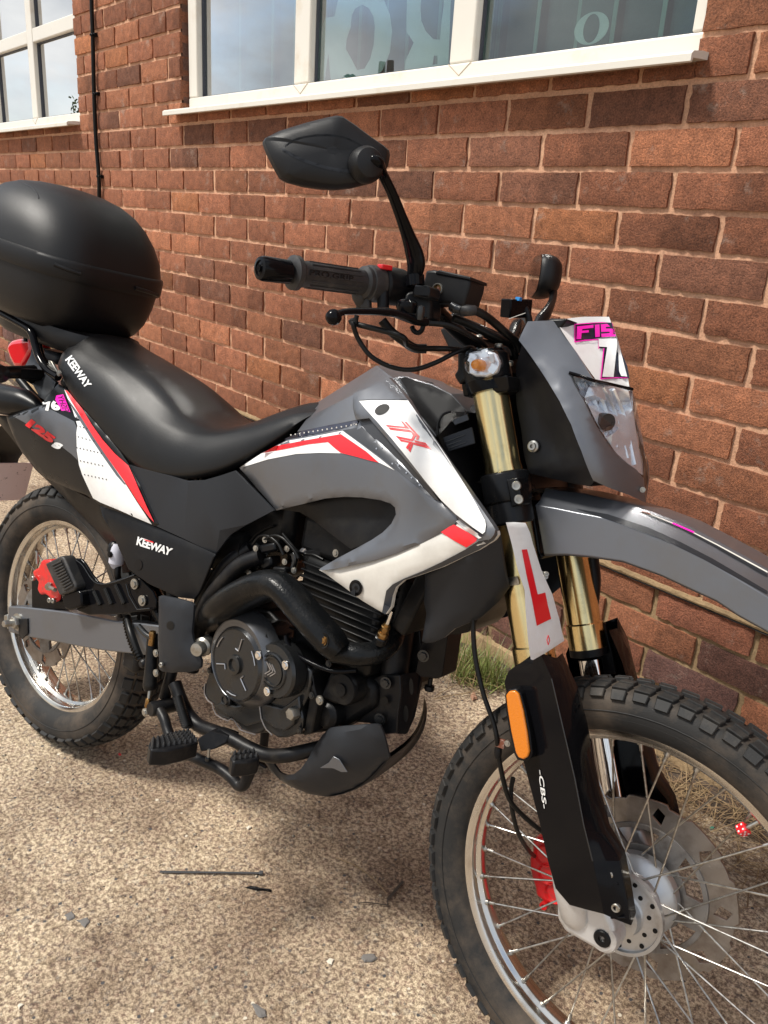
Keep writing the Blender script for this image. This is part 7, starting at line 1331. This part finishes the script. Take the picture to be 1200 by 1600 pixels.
# cylinder with cooling fins, head above
for k in range(11):
    z = .706-k*.0125; f = merge(g_box((.875-k*.0006, -.015, z), (.185, .19, .0035)))
    obj('cooling_fin', *f, 'engd', E_, bevel=.0012)
box('cylinder', (.870, -.015, .635), (.176, .182, .17), 'hose', E_, .01)
box('cylinder_head', (.845, -.02, .755), (.17, .16, .07), 'engd', E_, .012)
prism('head_cover', [(0.7708,-0.1,0.7209),(0.8046,-0.1,0.7435),(0.8161,-0.1,0.7404),(0.8127,-0.1,0.7181),(0.7921,-0.1,0.699),(0.7747,-0.1,0.7024)], .08, 'engd', E_, bevel=.006)
tube('rubber_breather', [(0.7657,-0.09,0.7163),(0.7818,-0.09,0.7329),(0.8027,-0.09,0.7378)], .008, 'edge', E_, n=12)
obj('bolt', *g_bolt([(0.8448,-0.1,0.7392)][0], AX, .005), 'bolt', E_)
# throttle body, connectors and loom
tb_ = tube('intake_boot', [(0.5439,-0.06,0.6488),(0.5958,-0.07,0.672),(0.6445,-0.08,0.6846)], [.045, .042, .040], 'engd', E_, n=28)
lathe('throttle_body', [(.036, 0), (.038, .006), (.032, .01), (.030, .04), (.034, .05)], [(0.6353,-0.07,0.681)][0], (1, 0, -.25), 'engine', E_, 32)
prism('sensor', [(0.6882,-0.125,0.7104),(0.7243,-0.125,0.7268),(0.7307,-0.125,0.7127),(0.6956,-0.125,0.696)], .03, 'black', E_, bevel=.004)
prism('sensor', [(0.6954,-0.12,0.6876),(0.7167,-0.12,0.6983),(0.7234,-0.12,0.6805),(0.7057,-0.12,0.6662),(0.6928,-0.12,0.6712)], .03, 'engd', E_, bevel=.005)
prism('bracket', [(0.748,-0.11,0.7109),(0.758,-0.11,0.7171),(0.7657,-0.11,0.7139),(0.767,-0.11,0.7012),(0.7647,-0.11,0.6853),(0.7566,-0.11,0.6833),(0.7586,-0.11,0.7009),(0.7542,-0.11,0.7083)], .01, 'engine', E_, bevel=.002, label='worn silver bracket')
prism('coil_bracket', [(0.7305,-0.125,0.6832),(0.7578,-0.125,0.6893),(0.7626,-0.125,0.6799),(0.7274,-0.125,0.6701)], .02, 'engd', E_, bevel=.003)
for p in [(0.7477,-0.115,0.7206),(0.7476,-0.115,0.6964),(0.7757,-0.12,0.6894),(0.698,-0.12,0.7236),(0.6882,-0.13,0.7053),(0.662,-0.12,0.6563),(0.672,-0.12,0.6519)]: obj('bolt', *g_bolt(p, OUT, .0042), 'bolt', E_)
tube('wire', [(0.6961,-0.1,0.7482),(0.6696,-0.1,0.7321),(0.6472,-0.1,0.7078),(0.637,-0.1,0.6821),(0.6375,-0.1,0.6615),(0.6439,-0.1,0.6485)], .0022, 'hose', E_, n=8)
tube('wire', [(0.6968,-0.12,0.7235),(0.7174,-0.12,0.7369),(0.7373,-0.12,0.7381),(0.7526,-0.12,0.7327),(0.7714,-0.12,0.723),(0.7818,-0.12,0.7132)], .003, 'hose', E_, n=8)
tube('wire', [(0.7327,-0.115,0.7444),(0.7537,-0.115,0.7325),(0.7726,-0.115,0.7229),(0.7769,-0.1,0.7183),(0.7982,-0.1,0.7224),(0.8204,-0.1,0.7204)], .0026, 'hose', E_, n=8)
tube('wire', [(0.6704,-0.12,0.7071),(0.6844,-0.12,0.7266),(0.7069,-0.12,0.7318),(0.7315,-0.12,0.7245),(0.7462,-0.12,0.7092)], .003, 'hose', E_, n=8)
box('air_box', (.60, 0, .78), (.26, .19, .17), 'engd', B, .02, label='black airbox')
# heat shield over the header pipe
hs = [(0.5642,-0.1,0.51),(0.642,-0.15,0.5731),(0.6797,-0.16,0.6058),(0.7206,-0.164,0.6377),(0.7611,-0.168,0.6629),(0.7916,-0.17,0.671),(0.8178,-0.17,0.6641),(0.8485,-0.168,0.6475),(0.8838,-0.166,0.6292),(0.9115,-0.162,0.6139),(0.9275,-0.156,0.6018)]
tube('heat_shield', hs, [.024, .034, .037, .037, .037, .037, .037, .037, .0365, .036, .030], 'heat', B, n=32, seg=7, flat=.72, label='wide black exhaust heat shield')
o_ = [(0.7027,-0.19,0.6289)][0]; bolt(o_, (-.2, -1, .1), .0058, B, 'brass'); o_ = [(0.9208,-0.192,0.6238)][0]
lathe('screw_recess', [(.012, .0), (.0125, .0025), (.010, .002), (.009, .0)], o_, (-.2, -1, .1), 'heat', B, 24); bolt(Vector(o_)+Vector((0, -.001, 0)), (-.2, -1, .1), .0055, B, 'brass')
hd = [(0.9105,-0.15,0.5942),(0.9332,-0.145,0.5978),(0.9562,-0.135,0.6013),(0.9713,-0.115,0.6065),(0.9772,-0.09,0.618),(0.9664,-0.06,0.6314),(0.9388,-0.03,0.64),(0.8989,0,0.6376)]
pipe = tube('header_pipe', hd, .0195, 'heat', B, n=28, seg=7, label='black header pipe with an oxygen sensor')
tube('exhaust_pipe', [(0.6177,-0.12,0.5622),(0.5585,-0.1,0.508),(0.5238,-0.09,0.4348),(0.484,-0.09,0.4387),(0.3727,-0.09,0.5225)], .02, 'heat', B, n=20)
s0, s1 = Vector([(0.9843,-0.125,0.6404)][0]), Vector([(1.0039,-0.14,0.6935)][0]); sd_ = (s1-s0).normalized(); sl = (s1-s0).length
lathe('sensor_boss', [(.0115, -.012), (.0115, 0), (.0095, .002)], s0, sd_, 'heat', pipe, 24)
lathe('oxygen_sensor', [(.0092, 0), (.0092, .009), (.0085, .010), (.0080, .0125), (.0072, .0125), (.0072, .022), (.0078, .0225), (.0078, .025), (.006, .026), (.0055, .031)], s0, sd_, 'brass', pipe, 20)
tube('sensor_lead', [s0+sd_*.03, s0+sd_*(sl*.8), s1], [.0042, .0036, .0016], 'chrome', pipe, n=12)
# frame: down tube, cradle, engine plate
tube('down_tube', [(0.9594,-0.04,0.7221),(0.9625,-0.04,0.6576),(0.9684,-0.045,0.6059),(0.9764,-0.05,0.5548),(0.9851,-0.05,0.4946)], [.030, .030, .030, .028, .026], 'frame', B, n=20, flat=.8, label='black frame down tube')
tube('frame_rail', [(0.6963,-0.12,0.6924),(0.6576,-0.13,0.6652),(0.625,-0.135,0.6217),(0.5903,-0.13,0.575),(0.5647,-0.12,0.5219),(0.552,-0.11,0.4642),(0.5496,-0.11,0.4111)], .015, 'frame', B, n=16, label='black curved frame rail')
tube('frame_rail', [(0.649,-0.1,0.6937),(0.6078,-0.115,0.6486),(0.5758,-0.115,0.5894),(0.5456,-0.11,0.5355),(0.5352,-0.1,0.4785)], .013, 'frame', B, n=16)
ep = [(0.9311,-0.075,0.547),(0.9974,-0.075,0.5698),(1.0181,-0.05,0.5748),(1.0251,-0.045,0.5669),(1.0251,-0.045,0.5384),(1.0278,-0.05,0.5025),(1.025,-0.05,0.4762),(1.0206,-0.055,0.4622),(0.9868,-0.07,0.452),(0.9535,-0.08,0.462)]
prism('engine_plate', [Vector(p) for p in [(0.92,-0.085,0.5061),(0.9478,-0.085,0.5366),(0.9704,-0.08,0.5595),(1.0037,-0.078,0.5701),(1.0122,-0.078,0.5415),(1.014,-0.078,0.5045),(1.0194,-0.078,0.4705),(0.9917,-0.078,0.4565),(0.9804,-0.078,0.4671),(0.9585,-0.078,0.4635),(0.9264,-0.078,0.4518)]], .006, 'frame', B, bevel=.002)
prism('frame_gusset', [(1.0027,-0.078,0.5697),(1.0124,-0.03,0.57),(1.0172,-0.03,0.5584),(1.0199,-0.035,0.5222),(1.0218,-0.04,0.4895),(1.0254,-0.06,0.4658),(1.0178,-0.075,0.468)], .008, 'frame', B, bevel=.002)
for c_ in ([(0.9875,-0.0865,0.5185),(0.9955,-0.0865,0.5218),(0.9857,-0.0865,0.5264)], [(1.0223,-0.066,0.5539),(1.0262,-0.066,0.5554),(1.0262,-0.066,0.5404)], [(1.0231,-0.068,0.5055),(1.0276,-0.068,0.5093),(1.0272,-0.068,0.492)]):
    c0, cu_, cv_ = [Vector(q) for q in c_]; n_ = 20; obj('plate_hole', [c0]+[c0+(cu_-c0)*math.cos(6.2832*i/n_)+(cv_-c0)*math.sin(6.2832*i/n_) for i in range(n_)], [(0, i+1, (i+1) % n_+1) for i in range(n_)], 'hose', B)
for p in [(0.9845,-0.087,0.5506),(0.9864,-0.087,0.4848)]: bolt(p, (.1, -1, 0), .0078, B, 'engine')
bolt([(1.0388,-0.075,0.617)][0], (.2, -1, 0), .0075, B, 'engine')
# ---- skid plate
sk = [(0.7442,-0.095,0.3125),(0.7602,-0.1,0.3236),(0.7741,-0.104,0.3233),(0.7893,-0.108,0.3134),(0.8077,-0.112,0.3083),(0.8276,-0.116,0.3126),(0.8445,-0.118,0.3234),(0.8603,-0.12,0.3429),(0.8708,-0.12,0.3657),(0.8801,-0.12,0.3926),(0.8949,-0.122,0.4243),(0.9096,-0.124,0.4454),(0.937,-0.124,0.46),(0.9691,-0.122,0.4756),(0.9965,-0.12,0.4884),(1.0047,-0.118,0.4886),(1.0099,-0.114,0.4781),(1.0154,-0.106,0.4569),(1.0216,-0.098,0.4329),(1.0084,-0.09,0.4052),(0.9855,-0.082,0.3674),(0.9565,-0.078,0.3335),(0.9319,-0.078,0.3118),(0.898,-0.08,0.2908),(0.8639,-0.086,0.2815),(0.8221,-0.092,0.279),(0.7789,-0.094,0.2862),(0.7543,-0.094,0.2968)]
skp = sheet('skid_plate', sk, 'dgrey', B, ctrl=[(0.9476,-0.128,0.4256),(0.9048,-0.118,0.3622),(0.965,-0.11,0.3877),(0.8549,-0.106,0.3093)], th=.004, res=.012, roll=.008, label='dark grey plastic skid plate')
fr = [[(1.0216,-0.098,0.4329),(1.0016,-0.087,0.395),(0.9732,-0.08,0.3518),(0.9319,-0.078,0.3118),(0.8903,-0.082,0.2869)], [(1.0223,-0.045,0.4348),(1.0032,-0.04,0.4021),(0.9758,-0.035,0.3607),(0.9344,-0.03,0.3094),(0.8913,-0.03,0.2731)], [(1.0067,0.02,0.4367),(0.9908,0.02,0.398),(0.967,0.02,0.3528),(0.9325,0.02,0.3058),(0.8902,0.02,0.263)], [(0.9832,0.075,0.4513),(0.9828,0.07,0.4135),(0.9668,0.065,0.3685),(0.9404,0.06,0.3224),(0.9042,0.06,0.2757)], [(0.953,0.11,0.4691),(0.972,0.105,0.4428),(0.9757,0.1,0.4059),(0.9631,0.095,0.3617),(0.9354,0.09,0.319)]]
V, F = loft([[Vector(p) for p in r] for r in fr]); V, F = V+[v+Vector((-.005, .002, .004)) for v in V], [q[::-1] for q in F]+[tuple(i+len(V) for i in q) for q in F]
obj('skid_plate_front', V, F, 'dgrey', skp, ang=60, sub=1)
prism('moulded_recess', [(0.9101,-0.128,0.3722),(0.9288,-0.131,0.392),(0.9364,-0.1315,0.4077),(0.9486,-0.13,0.4068),(0.9655,-0.124,0.3888),(0.9542,-0.125,0.3838),(0.9369,-0.127,0.3836)], .002, 'grey', skp, bevel=.0008)
# lower cradle tube, stand, pedal, pegs
tube('cradle_tube', [(0.5193,-0.12,0.3735),(0.5477,-0.125,0.3508),(0.5792,-0.13,0.3333),(0.6113,-0.13,0.3248),(0.6527,-0.13,0.3301),(0.699,-0.128,0.3343),(0.743,-0.124,0.3328),(0.7845,-0.12,0.3368),(0.8216,-0.115,0.352),(0.8584,-0.1,0.3727),(0.9088,-0.08,0.4036)], .0135, 'frame', B, n=18, label='black lower cradle tube')
tube('side_stand', [(.52, .13, .30), (.50, .20, .18), (.47, .245, .07)], .011, 'frame', B, n=12)
box('stand_foot', (.465, .25, .060), (.07, .045, .006), 'frame', B, .002)
lathe('pedal_pivot', [(.0, .014), (.013, .014), (.0148, .010), (.0148, -.04)], [(0.5083,-0.15,0.3235)][0], (-.15, -1, 0), 'frame', B, 28)
tube('brake_pedal', [(0.5198,-0.15,0.3235),(0.5413,-0.155,0.3147),(0.559,-0.16,0.3014),(0.5805,-0.165,0.2902),(0.6092,-0.17,0.2857),(0.6389,-0.17,0.2867),(0.6797,-0.17,0.2915),(0.7192,-0.17,0.2962),(0.7514,-0.17,0.2933),(0.77,-0.17,0.2873),(0.7822,-0.17,0.2931),(0.7881,-0.17,0.3107),(0.7917,-0.168,0.3293),(0.7949,-0.165,0.3445)], .0105, 'frame', B, n=16, label='black rear brake pedal')
pd = slab('pedal_pad', [(0.7775,-0.2118,0.362),(0.772,-0.1957,0.362),(0.7747,-0.1691,0.362),(0.7905,-0.1642,0.362),(0.8067,-0.1666,0.362),(0.8147,-0.1774,0.362),(0.8101,-0.1968,0.362),(0.7952,-0.2216,0.362)], .030, 'frame', B, bevel=.004)
u0, u1, w0, w1 = [Vector(p) for p in [(0.7772,-0.2008,0.362),(0.7901,-0.1675,0.362),(0.7895,-0.2125,0.362),(0.8043,-0.1744,0.362)]]
for i in range(5):
    for j in range(2): p = u0.lerp(u1, i/4).lerp(w0.lerp(w1, i/4), j); obj('tooth', *g_lathe([(.0036, -.003), (.003, .002), (.001, .007)], p, (0, 0, 1), 6), 'grip', pd)
tube('return_spring_boot', [(0.5593,-0.145,0.3671),(0.5798,-0.15,0.3485),(0.6052,-0.155,0.3263)], .0088, 'hose', B, n=16)
for i in range(16): p = Vector([(0.5596,-0.145,0.3656),(0.6052,-0.155,0.3263)][0]).lerp(Vector([(0.5596,-0.145,0.3656),(0.6052,-0.155,0.3263)][1]), i/15); obj('spring_coil', *g_lathe([(.0088, -.0012), (.0105, 0), (.0088, .0012)], p, (.15, 0, -1), 16), 'engd', B)
# foot peg: steel tray with teeth, sticking out from the frame
fp = slab('foot_peg', [(0.6559,-0.2898,0.352),(0.6449,-0.2779,0.352),(0.6391,-0.2608,0.352),(0.6382,-0.2349,0.352),(0.6423,-0.2089,0.352),(0.6499,-0.1977,0.352),(0.6783,-0.2011,0.352),(0.6964,-0.2106,0.352),(0.6945,-0.2395,0.352),(0.6872,-0.2751,0.352),(0.6708,-0.2958,0.352)], .030, 'frame', B, label='toothed black foot peg')
u0, u1, w0, w1 = [Vector(p) for p in [(0.6462,-0.2714,0.352),(0.6558,-0.2011,0.352),(0.6653,-0.2883,0.352),(0.6908,-0.212,0.352)]]
for i in range(9):
    for j in range(5):
        p = u0.lerp(u1, i/8).lerp(w0.lerp(w1, i/8), j/4); obj('tooth', *g_lathe([(.0040, -.003), (.0034, .002), (.0012, .0072)], p, (0, 0, 1), 6), 'grip', fp)
prism('peg_hinge', [(0.6601,-0.18,0.333),(0.6694,-0.17,0.3432),(0.6635,-0.15,0.3438),(0.7014,-0.14,0.3451),(0.7032,-0.145,0.3323),(0.6926,-0.165,0.3217),(0.6745,-0.18,0.3122)], .03, 'frame', B, bevel=.004)
tube('peg_pin', [(0.6902,-0.175,0.3238),(0.6919,-0.175,0.3033)], .0028, 'bolt', B, smooth=False, n=8); obj('pin_head', *g_lathe([(.003, -.005), (.0052, -.002), (.0052, .003), (.003, .005)], [(0.691,-0.175,0.3036)][0], (0, 0, 1), 12), 'engine', B)
# ---- heel plate and rear master cylinder
hp = sheet('heel_guard', [(0.4971,-0.176,0.5577),(0.5051,-0.176,0.5624),(0.5447,-0.176,0.5697),(0.5858,-0.176,0.5755),(0.5947,-0.176,0.5723),(0.5962,-0.175,0.5491),(0.5966,-0.174,0.5213),(0.6025,-0.173,0.5057),(0.6176,-0.172,0.49),(0.6295,-0.171,0.4733),(0.6294,-0.17,0.4607),(0.6185,-0.17,0.4495),(0.5993,-0.171,0.4398),(0.5593,-0.173,0.4234),(0.5334,-0.174,0.4158),(0.5238,-0.175,0.4178),(0.5107,-0.176,0.4841)], 'dgrey', B, ctrl=[(0.5566,-0.182,0.5192),(0.5829,-0.18,0.4753),(0.5489,-0.178,0.4552)], th=.005, res=.012, roll=.006, label='dark grey moulded heel guard')
cc = [(0.5538,-0.184,0.5203),(0.5642,-0.184,0.5239),(0.5522,-0.184,0.5286)]; ring_decal('hole', cc[0], cc[1], cc[2], 1, 'hose', [hp], .001, hp)
for p in [(0.5398,-0.18,0.4348)]: obj('socket_screw', *g_socket(p, OUT, .005), 'bolt', hp)
lathe('rear_set_boss', [(.0, .012), (.012, .011), (.0135, .006), (.0135, -.006), (.018, -.010), (.018, -.03)], [(0.6186,-0.165,0.4942)][0], (.3, -1, 0), 'bolt', B, 24)
mcy = tube('rear_master_cylinder', [(0.458,-0.14,0.4623),(0.4685,-0.145,0.4257),(0.4784,-0.15,0.3928),(0.4835,-0.152,0.365),(0.487,-0.152,0.355)], [.0105, .012, .0125, .0145, .012], 'engd', B, n=20, label='black rear brake master cylinder')
tube('push_rod', [(0.485,-0.152,0.3542),(0.4887,-0.155,0.3375),(0.4895,-0.158,0.3158)], .0035, 'bolt', B, smooth=False, n=8)
obj('clevis', *g_lathe([(.0045, -.010), (.0058, -.008), (.0058, .008), (.0045, .010)], [(0.4896,-0.157,0.3289)][0], (.1, 0, 1), 6), 'brass', B); bolt([(0.4884,-0.16,0.309)][0], OUT, .0062, B)
for p in [(0.4973,-0.16,0.4388),(0.5115,-0.166,0.4037)]: bolt(p, OUT, .0055, B)
tube('banjo', [(0.4205,-0.145,0.4652),(0.4483,-0.15,0.4602),(0.4715,-0.15,0.4587)], [.006, .0065, .006], 'engine', B, n=12); lathe('banjo_bolt', [(.0, .01), (.006, .009), (.0075, .004), (.006, -.006), (.0065, -.02)], [(0.4694,-0.15,0.4638)][0], (0, 0, 1), 'brass', B, 12)
tube('brake_hose', [(0.35,-0.12,0.4567),(0.3855,-0.135,0.4391),(0.4147,-0.14,0.4144),(0.4328,-0.14,0.397)], .0078, 'hose', B, n=14)
for i in range(14): a, b_ = [Vector(q) for q in [(0.3525,-0.12,0.4535),(0.4304,-0.14,0.4001)]]; obj('hose_coil', *g_lathe([(.0078, -.0012), (.0092, 0), (.0078, .0012)], a.lerp(b_, i/13)+Vector((0, -.004*math.sin(math.pi*i/13)-.003, 0)), (b_-a), 14), 'hose', B)
lathe('hose_end', [(.006, -.01), (.0095, -.006), (.0095, .006), (.006, .01)], [(0.4452,-0.14,0.3936)][0], OUT, 'frame', B, 18)
# ---- swing arm, shock, chain side
sa = [(-0.0855,-0.122,0.3356),(-0.0336,-0.122,0.352),(0.033,-0.122,0.3701),(0.1384,-0.122,0.3979),(0.2375,-0.122,0.4207),(0.3128,-0.122,0.436),(0.3947,-0.122,0.4594),(0.4725,-0.122,0.4793),(0.4847,-0.122,0.4166),(0.4071,-0.122,0.3937),(0.2883,-0.122,0.3593),(0.1851,-0.122,0.3331),(0.1166,-0.122,0.3171),(0.0081,-0.122,0.2904),(-0.0729,-0.122,0.2738)]
swv, swf = g_prism(sa, .03); swing = obj('swing_arm', swv, swf, 'grey', B, bevel=.003, label='grey box-section swing arm'); mirror_obj('swing_arm', swv, swf, 'grey', B, bevel=.003)
box('swing_arm_bridge', (.36, 0, .36), (.05, .22, .05), 'frame', B, .01)
obj('axle_nut', *merge(g_lathe([(.0, .026), (.007, .026), (.0085, .022), (.0085, 0)], [(-0.0507,-0.124,0.3074)][0], OUT, 20), g_lathe([(.014, .013), (.0155, .011), (.0155, .002)], [(-0.0389,-0.122,0.312)][0], OUT, 6), g_lathe([(.021, .003), (.021, -.001)], [(-0.0351,-0.122,0.3133)][0], OUT, 28)), 'bolt', swing)
prism('chain_adjuster', [(-0.1057,-0.118,0.3054),(-0.0889,-0.118,0.3135),(-0.0826,-0.118,0.2753),(-0.1035,-0.118,0.2919)], .02, 'bolt', swing, bevel=.002)
prism('adjuster_plate', [(-0.0299,-0.126,0.3233),(0.0055,-0.126,0.3363),(0.013,-0.126,0.3012),(-0.0084,-0.126,0.2797),(-0.0233,-0.126,0.2837)], .004, 'frame', swing, bevel=.001)
tube('rear_shock', [(.40, .0, .76), (.34, .0, .60), (.28, 0, .42)], .022, 'engd', B, n=20)
for i in range(9): obj('shock_coil', *g_lathe([(.026, -.005), (.034, 0), (.026, .005)], Vector((.395, 0, .74)).lerp(Vector((.30, 0, .48)), i/8), (.3, 0, 1), 20), 'frame', B)
rv = lathe('brake_fluid_pot', [(.0, .03), (.010, .03), (.014, .022), (.016, .012), (.016, -.012), (.012, -.018), (.008, -.024)], [(0.2816,-0.11,0.5667)][0], (0, 0, 1), 'pot', B, 24, label='translucent rear brake fluid pot')
lathe('pot_cap', [(.0, .014), (.008, .013), (.013, .008), (.0155, 0), (.0165, -.008)], [(0.2718,-0.11,0.5855)][0], (0, 0, 1), 'black', rv, 24)
bolt([(0.2809,-0.128,0.5744)][0], OUT, .005, B, 'engd')
tube('pot_hose', [(0.2879,-0.11,0.5501),(0.2922,-0.11,0.5268),(0.2959,-0.1,0.5018)], .007, 'hose', B, n=12)
# rear caliper, foot rest bracket, folded passenger peg
rc = prism('brake_caliper', [(-0.002,-0.122,0.4507),(0.0204,-0.122,0.4664),(0.0296,-0.122,0.487),(0.0617,-0.122,0.4983),(0.0787,-0.122,0.4928),(0.0892,-0.122,0.4741),(0.1038,-0.122,0.4524),(0.1122,-0.122,0.4332),(0.111,-0.122,0.4152),(0.0941,-0.122,0.4043),(0.0725,-0.122,0.4106),(0.0558,-0.122,0.4127),(0.0386,-0.122,0.404),(0.0241,-0.122,0.4137),(0.0262,-0.122,0.4324),(0.006,-0.122,0.4396)], .04, 'redp', B, bevel=.006, seg=4, label='red rear brake caliper')
tube('bleed_nipple', [(0.0137,-0.12,0.4731),(0.009,-0.12,0.5007)], .0035, 'bolt', rc, smooth=False, n=8)
for p in [(0.016,-0.128,0.439),(0.0881,-0.128,0.4094),(0.0991,-0.126,0.4119)]: obj('socket_screw', *g_socket(p, OUT, .006), 'bolt', rc)
tube('caliper_stud', [(0.0749,-0.13,0.4408),(0.1369,-0.15,0.4528)], .0045, 'bolt', rc, smooth=False, n=10); lathe('stud_nut', [(.009, -.004), (.0095, .0), (.009, .006)], [(0.0916,-0.135,0.445)][0], (.5, -.8, -.2), 'bolt', rc, 6)
prism('caliper_bracket', [(-0.0106,-0.116,0.4337),(0.1082,-0.116,0.4354),(0.1492,-0.116,0.405),(0.024,-0.116,0.3652),(0.0032,-0.116,0.3615)], .01, 'gloss', B, bevel=.002)
brk = prism('footrest_bracket', [(0.1621,-0.136,0.5194),(0.1659,-0.136,0.5289),(0.1781,-0.136,0.5368),(0.1963,-0.136,0.5405),(0.2121,-0.136,0.5344),(0.2401,-0.136,0.518),(0.2613,-0.136,0.5089),(0.2833,-0.136,0.5117),(0.3262,-0.136,0.5345),(0.38,-0.136,0.5643),(0.3954,-0.136,0.558),(0.4375,-0.136,0.544),(0.4518,-0.136,0.5293),(0.4534,-0.136,0.515),(0.4395,-0.136,0.5037),(0.3397,-0.136,0.462),(0.2432,-0.136,0.428),(0.2036,-0.136,0.4243),(0.1854,-0.136,0.4417),(0.1691,-0.136,0.4834)], .006, 'gloss', B, bevel=.002, label='pressed black footrest bracket with slots')
for a_, b__ in (([(0.2566,-0.138,0.4862),(0.2819,-0.138,0.4647)]), ([(0.292,-0.138,0.5037),(0.3187,-0.138,0.4785)]), ([(0.325,-0.138,0.5223),(0.3582,-0.138,0.4928)])):
    a, b_ = Vector(a_), Vector(b__); obj('slot', *g_tube([a, b_], .0052, 10, smooth=False), 'hose', brk); obj('slot_edge', *g_tube([a+Vector((.004, -.004, .001)), b_+Vector((.004, -.004, .001))], .001, 5, smooth=False), 'engine', brk)
obj('folded_edge', *g_tube([(0.1829,-0.139,0.5351),(0.2094,-0.139,0.5297),(0.2459,-0.139,0.5098),(0.2753,-0.139,0.5087),(0.3193,-0.139,0.5267),(0.3799,-0.139,0.5607)], .0012, 6), 'engine', brk)
obj('folded_edge', *g_tube([(0.3577,-0.139,0.5348),(0.3705,-0.139,0.515),(0.4013,-0.139,0.4941),(0.4393,-0.139,0.5092)], .0012, 6, smooth=False), 'engine', brk)
for p in [(0.3844,-0.14,0.5433),(0.4141,-0.14,0.5175)]: obj('bolt', *g_bolt(p, OUT, .0082), 'bolt', brk)
rp_ = prism('passenger_peg', [(0.1034,-0.16,0.5044),(0.1583,-0.16,0.5388),(0.1687,-0.16,0.5385),(0.2191,-0.16,0.4938),(0.223,-0.16,0.4867),(0.2168,-0.16,0.4765),(0.1735,-0.16,0.4524),(0.165,-0.16,0.4535)], .03, 'grip', B, bevel=.005, seg=3, label='ribbed rubber passenger peg folded up')
for i in range(10):
    a, b_ = Vector([(0.1346,-0.1615,0.5097),(0.1877,-0.1615,0.4707)][0]).lerp(Vector([(0.1346,-0.1615,0.5097),(0.1877,-0.1615,0.4707)][1]), i/9), Vector([(0.1657,-0.1615,0.5295),(0.2152,-0.1615,0.4907)][0]).lerp(Vector([(0.1657,-0.1615,0.5295),(0.2152,-0.1615,0.4907)][1]), i/9); obj('rubber_rib', *g_tube([a, b_], .0024, 8, smooth=False), 'grip', rp_)
prism('peg_pivot', [(0.166,-0.155,0.4509),(0.2218,-0.155,0.4815),(0.2357,-0.155,0.4777),(0.2437,-0.155,0.4513),(0.2044,-0.155,0.4276),(0.1843,-0.155,0.4251)], .03, 'gloss', B, bevel=.004)
tube('sub_frame', [(.02, -.10, .90), (.30, -.105, .80), (.42, -.11, .70), (.47, -.115, .55), (.50, -.115, .42), (.49, -.115, .33)], .012, 'frame', B, n=12)
tube('sub_frame', [(.02, .10, .90), (.30, .105, .80), (.42, .11, .70), (.47, .115, .55), (.50, .115, .42), (.49, .115, .33)], .012, 'frame', B, n=12)
box('frame_spine', (.50, 0, .84), (.50, .09, .07), 'frame', B, .02)
tube('frame_backbone', [(.55, 0, .86), (.85, 0, .93), (1.03, 0, 1.0)], .04, 'frame', B, n=16)
box('radiator_core', (1.045, 0, .78), (.03, .24, .26), 'engd', B, .005, ax=(.95, 0, -.3))

prism('pivot_plate', [(0.4683,-0.055,0.5353),(0.4976,-0.055,0.5976),(0.5859,-0.055,0.639),(0.6544,-0.055,0.656),(0.6643,-0.055,0.6308),(0.5899,-0.055,0.571),(0.5467,-0.055,0.5345),(0.5343,-0.055,0.4926),(0.5277,-0.055,0.4598),(0.5032,-0.055,0.4354),(0.4847,-0.055,0.4521),(0.4686,-0.055,0.5008)], .11, 'engd', B, bevel=.006)
prism('rear_engine_mount', [(0.4972,-0.06,0.4806),(0.5405,-0.06,0.5408),(0.5626,-0.06,0.5332),(0.5504,-0.06,0.4915),(0.5457,-0.06,0.4367),(0.5303,-0.06,0.4348)], .11, 'engd', B, bevel=.006)

tube('case_rim', [(0.8064,-0.15,0.5835),(0.8158,-0.152,0.5715),(0.8399,-0.15,0.5596),(0.8787,-0.146,0.5554),(0.9132,-0.14,0.5565),(0.951,-0.13,0.5703)], .0042, 'gloss', E_, n=10)
prism('crankcase_top', [(0.5425,-0.085,0.4407),(0.5391,-0.085,0.5212),(0.6147,-0.085,0.5687),(0.7026,-0.085,0.5852),(0.7858,-0.085,0.5474),(0.8424,-0.085,0.5232),(0.7595,-0.085,0.5211),(0.6969,-0.085,0.5322),(0.6255,-0.085,0.5156),(0.5799,-0.085,0.4725)], .16, 'engd', E_, bevel=.006)
prism('frame_web', [(0.9218,-0.015,0.6477),(0.9775,-0.015,0.6664),(0.9968,-0.015,0.6103),(1.0054,-0.015,0.5579),(0.9974,-0.015,0.5368),(0.9614,-0.015,0.5327)], .02, 'frame', B, bevel=.003)

# keep to thing > part > sub-part
def depth(o):
    n = 0
    while o.parent: o = o.parent; n += 1
    return n
for o in sorted(bike.children_recursive, key=depth):
    while depth(o) > 2: o.parent = o.parent.parent
